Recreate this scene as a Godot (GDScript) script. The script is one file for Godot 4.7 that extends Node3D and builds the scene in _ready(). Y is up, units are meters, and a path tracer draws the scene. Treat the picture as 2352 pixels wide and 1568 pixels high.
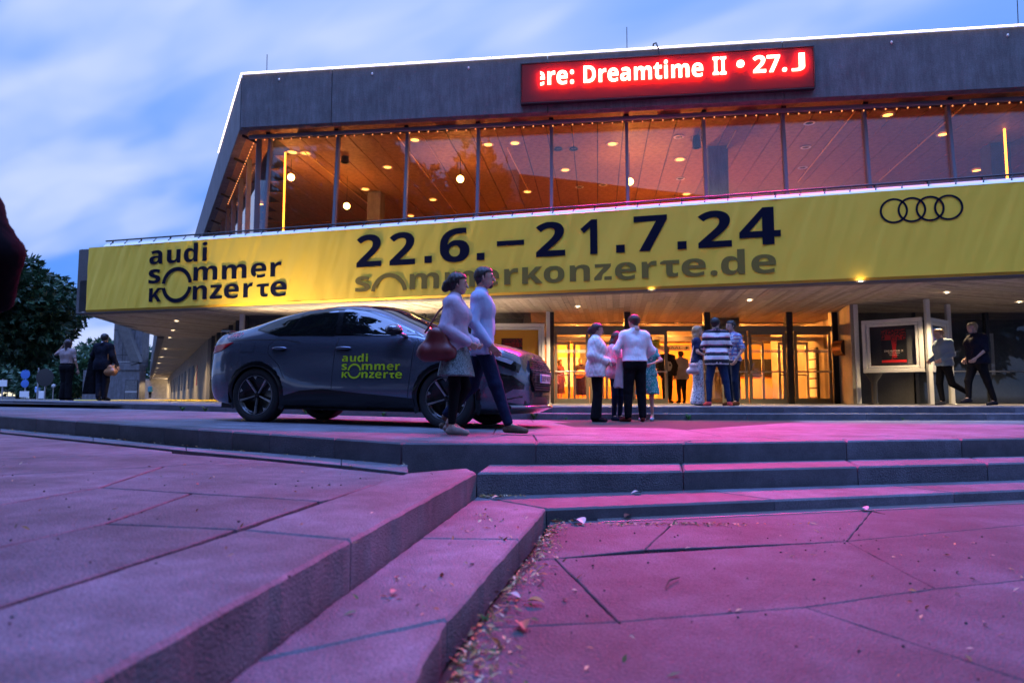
extends Node3D

# ---------------------------------------------------------------- mesh builder
class Mb:
	var v := PackedVector3Array()
	var n := PackedVector3Array()
	var c := PackedColorArray()
	var uv := PackedVector2Array()
	var col := Color.WHITE
	var use_c := false
	var use_uv := false

	func tint(k: Color) -> void:
		col = k
		use_c = true

	func tri_n(a: Vector3, b: Vector3, d: Vector3, na: Vector3, nb: Vector3, nd: Vector3) -> void:
		if (d - a).cross(b - a).dot(na + nb + nd) >= 0.0:
			v.append(a); v.append(b); v.append(d)
			n.append(na); n.append(nb); n.append(nd)
		else:
			v.append(a); v.append(d); v.append(b)
			n.append(na); n.append(nd); n.append(nb)
		c.append(col); c.append(col); c.append(col)

	func tri(a: Vector3, b: Vector3, d: Vector3) -> void:   # clockwise seen from outside
		var m := (d - a).cross(b - a).normalized()
		v.append(a); v.append(b); v.append(d)
		n.append(m); n.append(m); n.append(m)
		c.append(col); c.append(col); c.append(col)

	func quad(a: Vector3, b: Vector3, d: Vector3, e: Vector3) -> void:
		tri(a, b, d)
		tri(a, d, e)

	func face(a: Vector3, b: Vector3, d: Vector3, e: Vector3, out: Vector3) -> void:  # quad turned to face "out"
		var m := (d - a).cross(b - a)
		if m.length_squared() < 1e-14:
			m = (e - a).cross(d - a)
		m = m.normalized()
		if m.dot(out) < 0.0:
			m = -m
		tri_n(a, b, d, m, m, m)
		tri_n(a, d, e, m, m, m)

	func uvquad(a: Vector3, b: Vector3, d: Vector3, e: Vector3, out: Vector3) -> void:  # bottom left, bottom right, top right, top left
		use_uv = true
		var m := out.normalized()
		for t in [[a, d, b, Vector2(0, 1), Vector2(1, 0), Vector2(1, 1)], [a, e, d, Vector2(0, 1), Vector2(0, 0), Vector2(1, 0)]]:
			for k in 3:
				v.append(t[k]); n.append(m); c.append(col); uv.append(t[3 + k])

	func box(o: Vector3, s: Vector3, b := Basis.IDENTITY, bev := 0.0) -> void:
		var h := s * 0.5
		var e: float = minf(bev, minf(h.x, minf(h.y, h.z)) * 0.9)
		var p := func(x: float, y: float, z: float) -> Vector3: return o + b * Vector3(x, y, z)
		for ax in 3:
			for sg in [-1.0, 1.0]:
				var q := []
				for k in [[-1, -1], [1, -1], [1, 1], [-1, 1]]:
					var w := Vector3.ZERO
					w[ax] = h[ax] * sg
					w[(ax + 1) % 3] = (h[(ax + 1) % 3] - e) * k[0]
					w[(ax + 2) % 3] = (h[(ax + 2) % 3] - e) * k[1]
					q.append(o + b * w)
				var out := Vector3.ZERO
				out[ax] = sg
				face(q[0], q[1], q[2], q[3], b * out)
		if e <= 0.0:
			return
		for ax in 3:
			var i := (ax + 1) % 3
			var j := (ax + 2) % 3
			for si in [-1.0, 1.0]:
				for sj in [-1.0, 1.0]:
					var q := []
					for k in [[-1.0, 0], [1.0, 0], [1.0, 1], [-1.0, 1]]:
						var w := Vector3.ZERO
						w[ax] = (h[ax] - e) * k[0]
						w[i] = (h[i] - (0.0 if k[1] == 0 else e)) * si
						w[j] = (h[j] - (e if k[1] == 0 else 0.0)) * sj
						q.append(o + b * w)
					var out := Vector3.ZERO
					out[i] = si
					out[j] = sj
					face(q[0], q[1], q[2], q[3], b * out)
		for sx in [-1.0, 1.0]:
			for sy in [-1.0, 1.0]:
				for sz in [-1.0, 1.0]:
					var a: Vector3 = p.call(h.x * sx, (h.y - e) * sy, (h.z - e) * sz)
					var d: Vector3 = p.call((h.x - e) * sx, h.y * sy, (h.z - e) * sz)
					var g: Vector3 = p.call((h.x - e) * sx, (h.y - e) * sy, h.z * sz)
					var m: Vector3 = (b * Vector3(sx, sy, sz)).normalized()
					tri_n(a, d, g, m, m, m)

	func bar(a: Vector3, d: Vector3, w: float, t: float, up := Vector3.UP, bev := 0.0) -> void:  # a box from a to d
		var z := (d - a).normalized()
		var x := up.cross(z)
		if x.length() < 1e-4:
			x = Vector3.RIGHT.cross(z)
		x = x.normalized()
		box((a + d) * 0.5, Vector3(w, t, a.distance_to(d)), Basis(x, z.cross(x), z), bev)

	func prism(poly: PackedVector2Array, y0: float, y1: float) -> void:   # a polygon in x, z
		var k := Geometry2D.triangulate_polygon(poly)
		for i in range(0, k.size(), 3):
			for y in [y0, y1]:
				var a := Vector3(poly[k[i]].x, y, poly[k[i]].y)
				var b := Vector3(poly[k[i + 1]].x, y, poly[k[i + 1]].y)
				var d := Vector3(poly[k[i + 2]].x, y, poly[k[i + 2]].y)
				var m := Vector3.UP if y == y1 else Vector3.DOWN
				tri_n(a, b, d, m, m, m)
		var cw := Geometry2D.is_polygon_clockwise(poly)
		for i in poly.size():
			var a := poly[i]
			var b := poly[(i + 1) % poly.size()]
			var o := Vector3((b - a).y, 0, -(b - a).x) * (-1.0 if cw else 1.0)
			face(Vector3(a.x, y0, a.y), Vector3(b.x, y0, b.y), Vector3(b.x, y1, b.y), Vector3(a.x, y1, a.y), o)

	func grid(rows: Array, wrap := false, flip := false) -> void:  # rows of equally many points, smooth
		var h := rows.size()
		var w: int = rows[0].size()
		var nr := []
		for i in h:
			var line := PackedVector3Array()
			for j in w:
				var a: Vector3 = rows[mini(i + 1, h - 1)][j] - rows[maxi(i - 1, 0)][j]
				var j1 := (j + 1) % w if wrap else mini(j + 1, w - 1)
				var j0 := (j + w - 1) % w if wrap else maxi(j - 1, 0)
				var b: Vector3 = rows[i][j1] - rows[i][j0]
				var m := a.cross(b)
				if m.length_squared() < 1e-16:
					var i2 := i + 1 if i == 0 else i - 1
					b = rows[i2][j1] - rows[i2][j0]
					m = a.cross(b)
				m = m.normalized()
				line.append(-m if flip else m)
			nr.append(line)
		for i in h - 1:
			for j in (w if wrap else w - 1):
				var j1 := (j + 1) % w
				tri_n(rows[i][j], rows[i][j1], rows[i + 1][j1], nr[i][j], nr[i][j1], nr[i + 1][j1])
				tri_n(rows[i][j], rows[i + 1][j1], rows[i + 1][j], nr[i][j], nr[i + 1][j1], nr[i + 1][j])

	func tube(path: Array, r: Variant, sides := 8, caps := true) -> void:
		var rows := []
		var x := Vector3.ZERO
		for i in path.size():
			var d: Vector3 = (path[mini(i + 1, path.size() - 1)] - path[maxi(i - 1, 0)]).normalized()
			if x == Vector3.ZERO:
				x = d.cross(Vector3.UP if absf(d.y) < 0.9 else Vector3.RIGHT).normalized()
			x = (x - d * x.dot(d)).normalized()
			var y := d.cross(x)
			var rr: float = r[i] if r is Array else r
			var line := PackedVector3Array()
			for k in sides:
				var t := TAU * k / sides
				line.append(path[i] + (x * cos(t) + y * sin(t)) * rr)
			rows.append(line)
		grid(rows, true, true)
		if caps:
			for e in [0, path.size() - 1]:
				var o: Vector3 = path[0] - path[1] if e == 0 else path[e] - path[e - 1]
				var m := o.normalized()
				for k in range(1, sides - 1):
					tri_n(rows[e][0], rows[e][k], rows[e][k + 1], m, m, m)

	func lathe(prof: Array, segs: int, o := Vector3.ZERO, b := Basis.IDENTITY, flip := false) -> void:  # (radius, height) pairs
		var rows := []
		for q in prof:
			var line := PackedVector3Array()
			for k in segs:
				var t := TAU * k / segs
				line.append(o + b * Vector3(cos(t) * q[0], q[1], sin(t) * q[0]))
			rows.append(line)
		grid(rows, true, flip)

	func ball(o: Vector3, r: Vector3, segs := 12, rings := 8, b := Basis.IDENTITY) -> void:
		var rows := []
		for i in rings + 1:
			var a := PI * i / rings
			var line := PackedVector3Array()
			for k in segs:
				var t := TAU * k / segs
				line.append(o + b * (Vector3(sin(a) * cos(t), cos(a), sin(a) * sin(t)) * r))
			rows.append(line)
		var nb := n.size()
		grid(rows, true, true)
		for i in range(nb, n.size()):
			var l: Vector3 = b.inverse() * (v[i] - o)
			n[i] = (b * (l / (r * r))).normalized()

	func slab(poly: PackedVector2Array, top: Callable, thick: float, bev: float) -> void:  # a convex paving stone with a chamfer
		var ctr := Vector2.ZERO
		for q in poly:
			ctr += q / poly.size()
		var inn := PackedVector2Array()
		var np := poly.size()
		for i in np:
			var a := (poly[i] - poly[(i + np - 1) % np]).normalized()
			var b := (poly[(i + 1) % np] - poly[i]).normalized()
			var na := Vector2(-a.y, a.x)
			var nb := Vector2(-b.y, b.x)
			if na.dot(ctr - poly[i]) < 0.0:
				na = -na
			if nb.dot(ctr - poly[i]) < 0.0:
				nb = -nb
			var m := (na + nb)
			inn.append(poly[i] + m * (bev / maxf(0.3, 1.0 + na.dot(nb))))
		var k := Geometry2D.triangulate_polygon(inn)
		for i in range(0, k.size(), 3):
			var t := []
			for j in 3:
				t.append(Vector3(inn[k[i + j]].x, top.call(inn[k[i + j]]), inn[k[i + j]].y))
			tri_n(t[0], t[1], t[2], Vector3.UP, Vector3.UP, Vector3.UP)
		for i in np:
			var j := (i + 1) % np
			var a := Vector3(poly[i].x, top.call(poly[i]) - bev, poly[i].y)
			var b := Vector3(poly[j].x, top.call(poly[j]) - bev, poly[j].y)
			var ia := Vector3(inn[i].x, top.call(inn[i]), inn[i].y)
			var ib := Vector3(inn[j].x, top.call(inn[j]), inn[j].y)
			var o := Vector3((poly[i] + poly[j]).x * 0.5 - ctr.x, 0, (poly[i] + poly[j]).y * 0.5 - ctr.y).normalized()
			face(a, b, ib, ia, o + Vector3.UP)
			face(a, b, b - Vector3(0, thick, 0), a - Vector3(0, thick, 0), o)

	func mesh() -> ArrayMesh:
		var arr := []
		arr.resize(Mesh.ARRAY_MAX)
		arr[Mesh.ARRAY_VERTEX] = v
		arr[Mesh.ARRAY_NORMAL] = n
		if use_c:
			arr[Mesh.ARRAY_COLOR] = c
		if use_uv and uv.size() == v.size():
			arr[Mesh.ARRAY_TEX_UV] = uv
		var m := ArrayMesh.new()
		m.add_surface_from_arrays(Mesh.PRIMITIVE_TRIANGLES, arr)
		return m

# ---------------------------------------------------------------- scene helpers
var used := {}
var M := {}
const EYE := Vector3(0, 0.36, 0)

func numbered(called: String) -> String:
	var k: int = used.get(called, 0)
	used[called] = k + 1
	return called if k == 0 else "%s_%03d" % [called, k]

func tag(o: Node, label: String, category: String, group := "") -> void:
	o.set_meta("label", label)
	o.set_meta("category", category)
	if group:
		o.set_meta("group", group)

func thing(called: String, label: String, category: String, at := Vector3.ZERO, turn := 0.0, group := "") -> Node3D:
	var o := Node3D.new()
	o.name = numbered(called)
	add_child(o)
	o.position = at
	o.rotation.y = turn
	tag(o, label, category, group)
	return o

func setting(called: String, at := Vector3.ZERO) -> Node3D:
	var o := Node3D.new()
	o.name = numbered(called)
	add_child(o)
	o.position = at
	o.set_meta("kind", "structure")
	return o

func child_name(par: Node, called: String) -> String:
	var key := str(par.get_instance_id()) + called
	var k: int = used.get(key, 0)
	used[key] = k + 1
	return called if k == 0 else "%s_%03d" % [called, k]

func part(par: Node3D, called: String, what: Variant, m: Material, world := false) -> MeshInstance3D:
	var o := MeshInstance3D.new()
	o.name = child_name(par, called)
	o.mesh = what.mesh() if what is Mb else what
	o.material_override = m
	par.add_child(o, true)
	if world:
		o.global_transform = Transform3D.IDENTITY
	return o

func single(called: String, what: Variant, m: Material, label: String, category: String, group := "") -> MeshInstance3D:
	var o := MeshInstance3D.new()
	o.name = numbered(called)
	o.mesh = what.mesh() if what is Mb else what
	o.material_override = m
	add_child(o)
	if label:
		tag(o, label, category, group)
	return o

func copy_of(o: Node3D, label := "", group := "") -> Node3D:
	var base := str(o.name)
	var rx := RegEx.create_from_string("_\\d{3}$")
	var r: Node3D = o.duplicate()
	r.name = numbered(rx.sub(base, ""))
	add_child(r)
	if label:
		r.set_meta("label", label)
	if group:
		r.set_meta("group", group)
	return r

# the surveyed lens: a point of the 2352 x 1568 survey sheet at a given depth, height or plane
const PITCH := 0.082719
func ray(x: float, y: float) -> Vector3:
	var q := (784.0 - y) / 1568.0
	var f := cos(PITCH) - q * sin(PITCH)
	return Vector3((x - 1176.0) / 1568.0 / f, (sin(PITCH) + q * cos(PITCH)) / f, -1.0)

func at(x: float, y: float, depth: float) -> Vector3:
	return EYE + ray(x, y) * depth

func on(x: float, y: float, height: float) -> Vector3:
	var r := ray(x, y)
	return EYE + r * ((height - EYE.y) / r.y)

func on_plane(x: float, y: float, o: Vector3, nrm: Vector3) -> Vector3:
	var r := ray(x, y)
	return EYE + r * ((o - EYE).dot(nrm) / r.dot(nrm))

func xz(p: Vector3) -> Vector2:
	return Vector2(p.x, p.z)

func terrace_y(x: float) -> float:
	return -0.04 - 0.018 * minf(x - 1.0, 0.0) if x > -12.0 else 0.194

func lin(r: float, g: float, b: float) -> Color:   # a linear base colour
	return Color(r, g, b).linear_to_srgb()

func mat(col: Color, rough := 0.8, metal := 0.0, tex: Texture2D = null, scale := 1.0, bump: Texture2D = null, bump_cm := 0.3) -> StandardMaterial3D:
	var m := StandardMaterial3D.new()
	m.albedo_color = col
	m.roughness = rough
	m.metallic = metal
	if tex or bump:
		m.uv1_triplanar = true
		m.uv1_world_triplanar = true
		m.uv1_scale = Vector3.ONE * scale
	if tex:
		m.albedo_texture = tex
	if bump:
		m.heightmap_enabled = true
		m.heightmap_texture = bump
		m.heightmap_scale = bump_cm
	return m

func glow(col: Color, energy: float) -> StandardMaterial3D:
	var m := mat(Color(0.2, 0.2, 0.2), 0.5)
	m.emission_enabled = true
	m.emission = col
	m.emission_energy_multiplier = energy
	return m

func noise_bytes(size: int, sd: int, freq: float, oct := 4, kind := FastNoiseLite.TYPE_SIMPLEX_SMOOTH) -> PackedByteArray:
	var f := FastNoiseLite.new()
	f.seed = sd
	f.frequency = freq
	f.noise_type = kind
	f.fractal_octaves = oct
	return f.get_seamless_image(size, size).get_data()

func mottled(size: int, sd: int, f1: float, f2: float, lo: Color, hi: Color, fine: float, specks := 0.0) -> ImageTexture:
	var a := noise_bytes(size, sd, f1)
	var b := noise_bytes(size, sd + 7, f2, 3)
	var rng := RandomNumberGenerator.new()
	rng.seed = sd
	var d := PackedByteArray()
	d.resize(size * size * 3)
	for i in size * size:
		var t := a[i] / 255.0 * (1.0 - fine) + b[i] / 255.0 * fine
		if specks > 0.0:
			t += rng.randf_range(-specks, specks)
		t = clampf((t - 0.5) * 1.7 + 0.5, 0.0, 1.0)
		d[i * 3] = int(255.0 * lerpf(lo.r, hi.r, t))
		d[i * 3 + 1] = int(255.0 * lerpf(lo.g, hi.g, t))
		d[i * 3 + 2] = int(255.0 * lerpf(lo.b, hi.b, t))
	return ImageTexture.create_from_image(Image.create_from_data(size, size, false, Image.FORMAT_RGB8, d))

func height_tex(size: int, sd: int, freq: float, specks: float) -> ImageTexture:
	return mottled(size, sd, freq, freq * 5.0, Color.BLACK, Color.WHITE, 0.4, specks)

# ---------------------------------------------------------------- lettering
var fonts := {}
func font(bold: bool) -> Font:
	if not fonts.has(bold):
		var f := SystemFont.new()
		f.font_names = PackedStringArray(["Droid Sans"])
		f.font_weight = 700 if bold else 400
		fonts[bold] = f
	return fonts[bold]

# lettering fitted between (0,0) and (w,h); every point goes through "place" (Vector2 -> Vector3)
func letters(mb: Mb, text: String, bold: bool, x0: float, y0: float, w: float, h: float, place: Callable, out: Vector3, cut := -1e9, thick := 0.0) -> void:
	var t := TextMesh.new()
	t.text = text
	t.font = font(bold)
	t.font_size = 64
	t.pixel_size = 0.01
	t.depth = thick
	t.curve_step = 2.0
	var arr := t.get_mesh_arrays()
	var p: PackedVector3Array = arr[Mesh.ARRAY_VERTEX]
	var idx: PackedInt32Array = arr[Mesh.ARRAY_INDEX] if arr[Mesh.ARRAY_INDEX] != null else PackedInt32Array(range(p.size()))
	var lo := Vector2(1e9, 1e9)
	var hi := -lo
	for q in p:
		lo = lo.min(Vector2(q.x, q.y))
		hi = hi.max(Vector2(q.x, q.y))
	var sc := Vector2(w, h) / (hi - lo)
	for i in range(0, idx.size(), 3):
		var poly := PackedVector3Array()
		for k in 3:
			var q := p[idx[i + k]]
			poly.append(Vector3(x0 + (q.x - lo.x) * sc.x, y0 + (q.y - lo.y) * sc.y, q.z))
		if cut > -1e8:
			var cl := PackedVector3Array()
			for k in poly.size():
				var a := poly[k]
				var b := poly[(k + 1) % poly.size()]
				if a.x >= cut:
					cl.append(a)
				if (a.x - cut) * (b.x - cut) < 0.0:
					cl.append(a.lerp(b, (cut - a.x) / (b.x - a.x)))
			poly = cl
		for k in range(1, poly.size() - 1):
			var a3: Vector3 = place.call(Vector2(poly[0].x, poly[0].y)) + out * (poly[0].z + thick * 0.5)
			var b3: Vector3 = place.call(Vector2(poly[k].x, poly[k].y)) + out * (poly[k].z + thick * 0.5)
			var c3: Vector3 = place.call(Vector2(poly[k + 1].x, poly[k + 1].y)) + out * (poly[k + 1].z + thick * 0.5)
			if (c3 - a3).cross(b3 - a3).length_squared() < 1e-16:
				continue
			if thick == 0.0:
				mb.tri_n(a3, b3, c3, out, out, out)
			else:
				mb.tri(a3, b3, c3)

# a ring or an arc, mapped the same way
func arc(mb: Mb, cx: float, cy: float, rx: float, ry: float, wd: float, a0: float, a1: float, place: Callable, out: Vector3) -> void:
	var k := maxi(8, int(absf(a1 - a0) * 9.0))
	for i in k:
		var q := []
		for e in [[i, 0.0], [i + 1, 0.0], [i + 1, wd], [i, wd]]:
			var t: float = lerpf(a0, a1, float(e[0]) / k)
			q.append(place.call(Vector2(cx + cos(t) * (rx - e[1]), cy + sin(t) * (ry - e[1]))))
		mb.tri_n(q[0], q[1], q[2], out, out, out)
		mb.tri_n(q[0], q[2], q[3], out, out, out)

func strokes(mb: Mb, pts: Array, wd: float, place: Callable, out: Vector3) -> void:  # mitreless polyline of flat strokes
	for i in pts.size() - 1:
		var a: Vector2 = pts[i]
		var b: Vector2 = pts[i + 1]
		var s := (b - a).normalized().orthogonal() * wd * 0.5
		var q := [place.call(a + s), place.call(b + s), place.call(b - s), place.call(a - s)]
		mb.tri_n(q[0], q[1], q[2], out, out, out)
		mb.tri_n(q[0], q[2], q[3], out, out, out)

func _ready() -> void:
	# ---- camera
	var cam := Camera3D.new()
	cam.name = "camera"
	cam.position = EYE
	cam.rotation.x = PITCH
	cam.fov = 53.13
	cam.near = 0.05
	cam.far = 3000.0
	var lens := CameraAttributesPhysical.new()
	lens.frustum_focal_length = 24.0
	lens.frustum_near = 0.05
	lens.frustum_far = 3000.0
	lens.frustum_focus_distance = 10.0
	lens.exposure_aperture = 2.0
	cam.attributes = lens
	add_child(cam)
	cam.current = true
	# ---- sky, low evening daylight, exposure
	var we := WorldEnvironment.new()
	we.name = "evening_air"
	var e := Environment.new()
	e.background_mode = Environment.BG_SKY
	e.tonemap_mode = Environment.TONE_MAPPER_LINEAR
	e.tonemap_exposure = 1.6
	e.background_energy_multiplier = 0.82
	e.sdfgi_enabled = true
	e.ssao_enabled = true
	e.ssil_enabled = true
	var sky := Sky.new()
	var pm := PanoramaSkyMaterial.new()
	pm.panorama = sky_picture()
	sky.sky_material = pm
	e.sky = sky
	we.environment = e
	add_child(we)
	var sun := DirectionalLight3D.new()
	sun.name = "dusk_light"
	sun.light_energy = 1.35
	sun.light_color = Color(0.44, 0.60, 1.0)
	sun.light_angular_distance = 60.0
	sun.shadow_enabled = true
	add_child(sun)
	sun.look_at_from_position(Vector3(-3, 30, -4), Vector3(0, 0, -8))
	materials()
	ground()
	steps()
	hall()
	surroundings()
	led_board()
	banner()
	lamps()
	fittings()
	car()
	people()
	litter()

func sky_picture() -> ImageTexture:
	var w := 1536
	var h := 768
	var f := FastNoiseLite.new()
	f.seed = 12
	f.frequency = 0.85
	f.fractal_octaves = 4
	f.fractal_gain = 0.45
	f.noise_type = FastNoiseLite.TYPE_SIMPLEX_SMOOTH
	f.domain_warp_enabled = true
	f.domain_warp_amplitude = 0.9
	f.domain_warp_frequency = 0.35
	f.domain_warp_fractal_octaves = 2
	var g := FastNoiseLite.new()
	g.seed = 5
	g.frequency = 0.28
	g.fractal_octaves = 2
	g.noise_type = FastNoiseLite.TYPE_SIMPLEX_SMOOTH
	var d := PackedFloat32Array()
	d.resize(w * h * 3)
	var at_ := 0
	for j in h:
		var el := PI * (0.5 - (j + 0.5) / h)
		var sy := sin(el)
		for i in w:
			var r := 0.16
			var gg := 0.17
			var b := 0.24
			if sy > -0.02:
				var az := TAU * ((i + 0.5) / w - 0.5)
				var x := sin(az) * cos(el)
				var z := -cos(az) * cos(el)
				var k := 1.0 / (maxf(sy, 0.0) + 0.16)
				var px := x * k
				var pz := z * k
				# streaks drawn out along one wind direction
				var u := px * 0.86 + pz * 0.5
				var q := -px * 0.5 + pz * 0.86
				var n1 := f.get_noise_2d(u * 0.6 + 3.0, q * 1.7 + 1.0)
				var n2 := g.get_noise_2d(u * 2.2 + 9.0, q * 3.6)
				var n3 := f.get_noise_2d(u * 1.6 + 40.0, q * 4.2 + 7.0)
				var t := clampf(0.48 + n1 * 0.85 + n2 * 0.5 + n3 * 0.28, 0.0, 1.0)
				t = t * t * (3.0 - 2.0 * t)
				var up := clampf(sy / 0.6, 0.0, 1.0)
				var low := clampf(1.0 - sy / 0.09, 0.0, 1.0)
				var br := lerpf(0.06, 0.18, up) + 0.20 * low
				var bg := lerpf(0.23, 0.34, up) + 0.18 * low
				var bb := lerpf(0.76, 0.86, up) - 0.02 * low
				var tt := t * 0.92
				r = lerpf(br, 0.50, tt)
				gg = lerpf(bg, 0.58, tt)
				b = lerpf(bb, 0.88, tt)
			d[at_] = r
			d[at_ + 1] = gg
			d[at_ + 2] = b
			at_ += 3
	return ImageTexture.create_from_image(Image.create_from_data(w, h, false, Image.FORMAT_RGBF, d.to_byte_array()))

func over(m: StandardMaterial3D, tex: Texture2D, scale: Vector3) -> void:   # a second, larger pattern multiplied in
	m.detail_enabled = true
	m.detail_albedo = tex
	m.detail_blend_mode = BaseMaterial3D.BLEND_MODE_MUL
	m.detail_uv_layer = BaseMaterial3D.DETAIL_UV_2
	m.uv2_triplanar = true
	m.uv2_world_triplanar = true
	m.uv2_scale = scale

func materials() -> void:
	var grain := mottled(512, 3, 0.012, 0.45, Color(0.6, 0.6, 0.62), Color(1, 1, 1), 0.72, 0.3)
	var grain_h := mottled(512, 9, 0.2, 0.5, Color.BLACK, Color.WHITE, 0.6, 0.4)
	var conc := mottled(512, 21, 0.012, 0.2, Color(0.8, 0.79, 0.78), Color(1, 1, 1), 0.55, 0.15)
	var conc_h := height_tex(512, 31, 0.04, 0.1)
	M.slab = mat(lin(0.225, 0.225, 0.265), 0.72, 0, grain, 0.55, grain_h, 0.4)
	M.floor_slab = mat(lin(0.135, 0.135, 0.165), 0.75, 0, grain, 0.5, grain_h, 0.5)
	M.floor_slab_dark = mat(lin(0.115, 0.115, 0.142), 0.75, 0, grain, 0.47, grain_h, 0.5)
	M.slab_light = mat(lin(0.265, 0.265, 0.31), 0.7, 0, grain, 0.62, grain_h, 0.4)
	M.slab_dark = mat(lin(0.19, 0.19, 0.225), 0.72, 0, grain, 0.5, grain_h, 0.45)
	M.kerb = mat(lin(0.17, 0.17, 0.2), 0.7, 0, grain, 0.9, grain_h, 0.25)
	# stains on the paving, rain streaks on the concrete
	var stain := mottled(512, 91, 0.006, 0.03, Color(0.74, 0.73, 0.72), Color(1, 1, 1), 0.35)
	for k in ["slab", "slab_light", "slab_dark", "kerb", "floor_slab", "floor_slab_dark"]:
		over(M[k], stain, Vector3(0.31, 0.31, 0.31))
	M.joint = mat(lin(0.05, 0.045, 0.04), 0.95, 0, grain, 2.0)
	M.asphalt = mat(lin(0.07, 0.07, 0.072), 0.9, 0, grain, 1.2)
	M.concrete = mat(lin(0.19, 0.19, 0.205), 0.85, 0, conc, 0.22, conc_h, 0.35)
	over(M.concrete, mottled(512, 93, 0.02, 0.09, Color(0.8, 0.79, 0.78), Color(1, 1, 1), 0.4), Vector3(0.3, 0.045, 0.3))
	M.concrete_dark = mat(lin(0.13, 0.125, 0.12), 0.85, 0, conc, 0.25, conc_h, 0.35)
	M.concrete_tan = mat(lin(0.33, 0.30, 0.25), 0.85, 0, conc, 0.25, conc_h, 0.35)
	M.board = mat(Color.WHITE, 0.85, 0, conc, 0.7, conc_h, 0.2)
	M.board.vertex_color_use_as_albedo = true
	M.plain_vc = mat(Color.WHITE, 0.8)
	M.plain_vc.vertex_color_use_as_albedo = true
	M.alu = mat(lin(0.42, 0.42, 0.43), 0.38, 0.6)
	M.alu_light = mat(lin(0.62, 0.62, 0.60), 0.42, 0.2)
	M.bronze = mat(lin(0.22, 0.20, 0.15), 0.4, 0.5)
	M.dark_metal = mat(lin(0.03, 0.03, 0.033), 0.45, 0.3)
	M.mullion = mat(lin(0.13, 0.14, 0.17), 0.65, 0.0)
	M.black = mat(lin(0.012, 0.012, 0.014), 0.5)
	M.white = mat(lin(0.75, 0.75, 0.74), 0.55)
	M.glass = mat(Color(0.02, 0.02, 0.02, 0.0), 0.0, 0.0)
	M.glass.transparency = BaseMaterial3D.TRANSPARENCY_ALPHA
	M.door_glass = mat(Color(0.02, 0.02, 0.02, 0.0), 0.0, 0.0)
	M.door_glass.transparency = BaseMaterial3D.TRANSPARENCY_ALPHA
	M.dark_glass = mat(Color(0.25, 0.27, 0.3, 0.45), 0.0, 0.04)
	M.dark_glass.transparency = BaseMaterial3D.TRANSPARENCY_ALPHA
	M.ceiling = mat(lin(0.36, 0.20, 0.09), 0.6, 0, mottled(256, 77, 0.02, 0.1, Color(0.8, 0.78, 0.76), Color(1, 1, 1), 0.4, 0.04), 0.8)
	M.orange = mat(lin(0.62, 0.27, 0.05), 0.6)
	M.orange_light = mat(lin(0.75, 0.47, 0.15), 0.6)
	M.wood_floor = mat(lin(0.42, 0.16, 0.05), 0.45, 0, conc, 0.8)
	M.yellow_paint = mat(lin(0.72, 0.52, 0.02), 0.7)
	M.warm_glow = glow(Color(1.0, 0.6, 0.26), 4.5)
	M.warm_dim = glow(Color(1.0, 0.5, 0.16), 3.0)
	M.white_glow = glow(Color(1.0, 0.9, 0.75), 14.0)
	M.roof_glow = glow(Color(1.0, 0.87, 0.83), 3.0)

func low_y(x: float) -> float:      # the paved level left of the diagonal steps
	return terrace_y(x) - 0.17

func upper_y(x: float) -> float:    # the platform in front of the doors, rising to the left
	return 0.2 + 0.075 * clampf((-6.0 - x) / 5.0, 0.0, 1.0)

func onf(x: float, y: float, f: Callable) -> Vector2:
	var p := on(x, y, -0.1)
	for i in 5:
		p = on(x, y, f.call(p.x))
	return xz(p)

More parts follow.
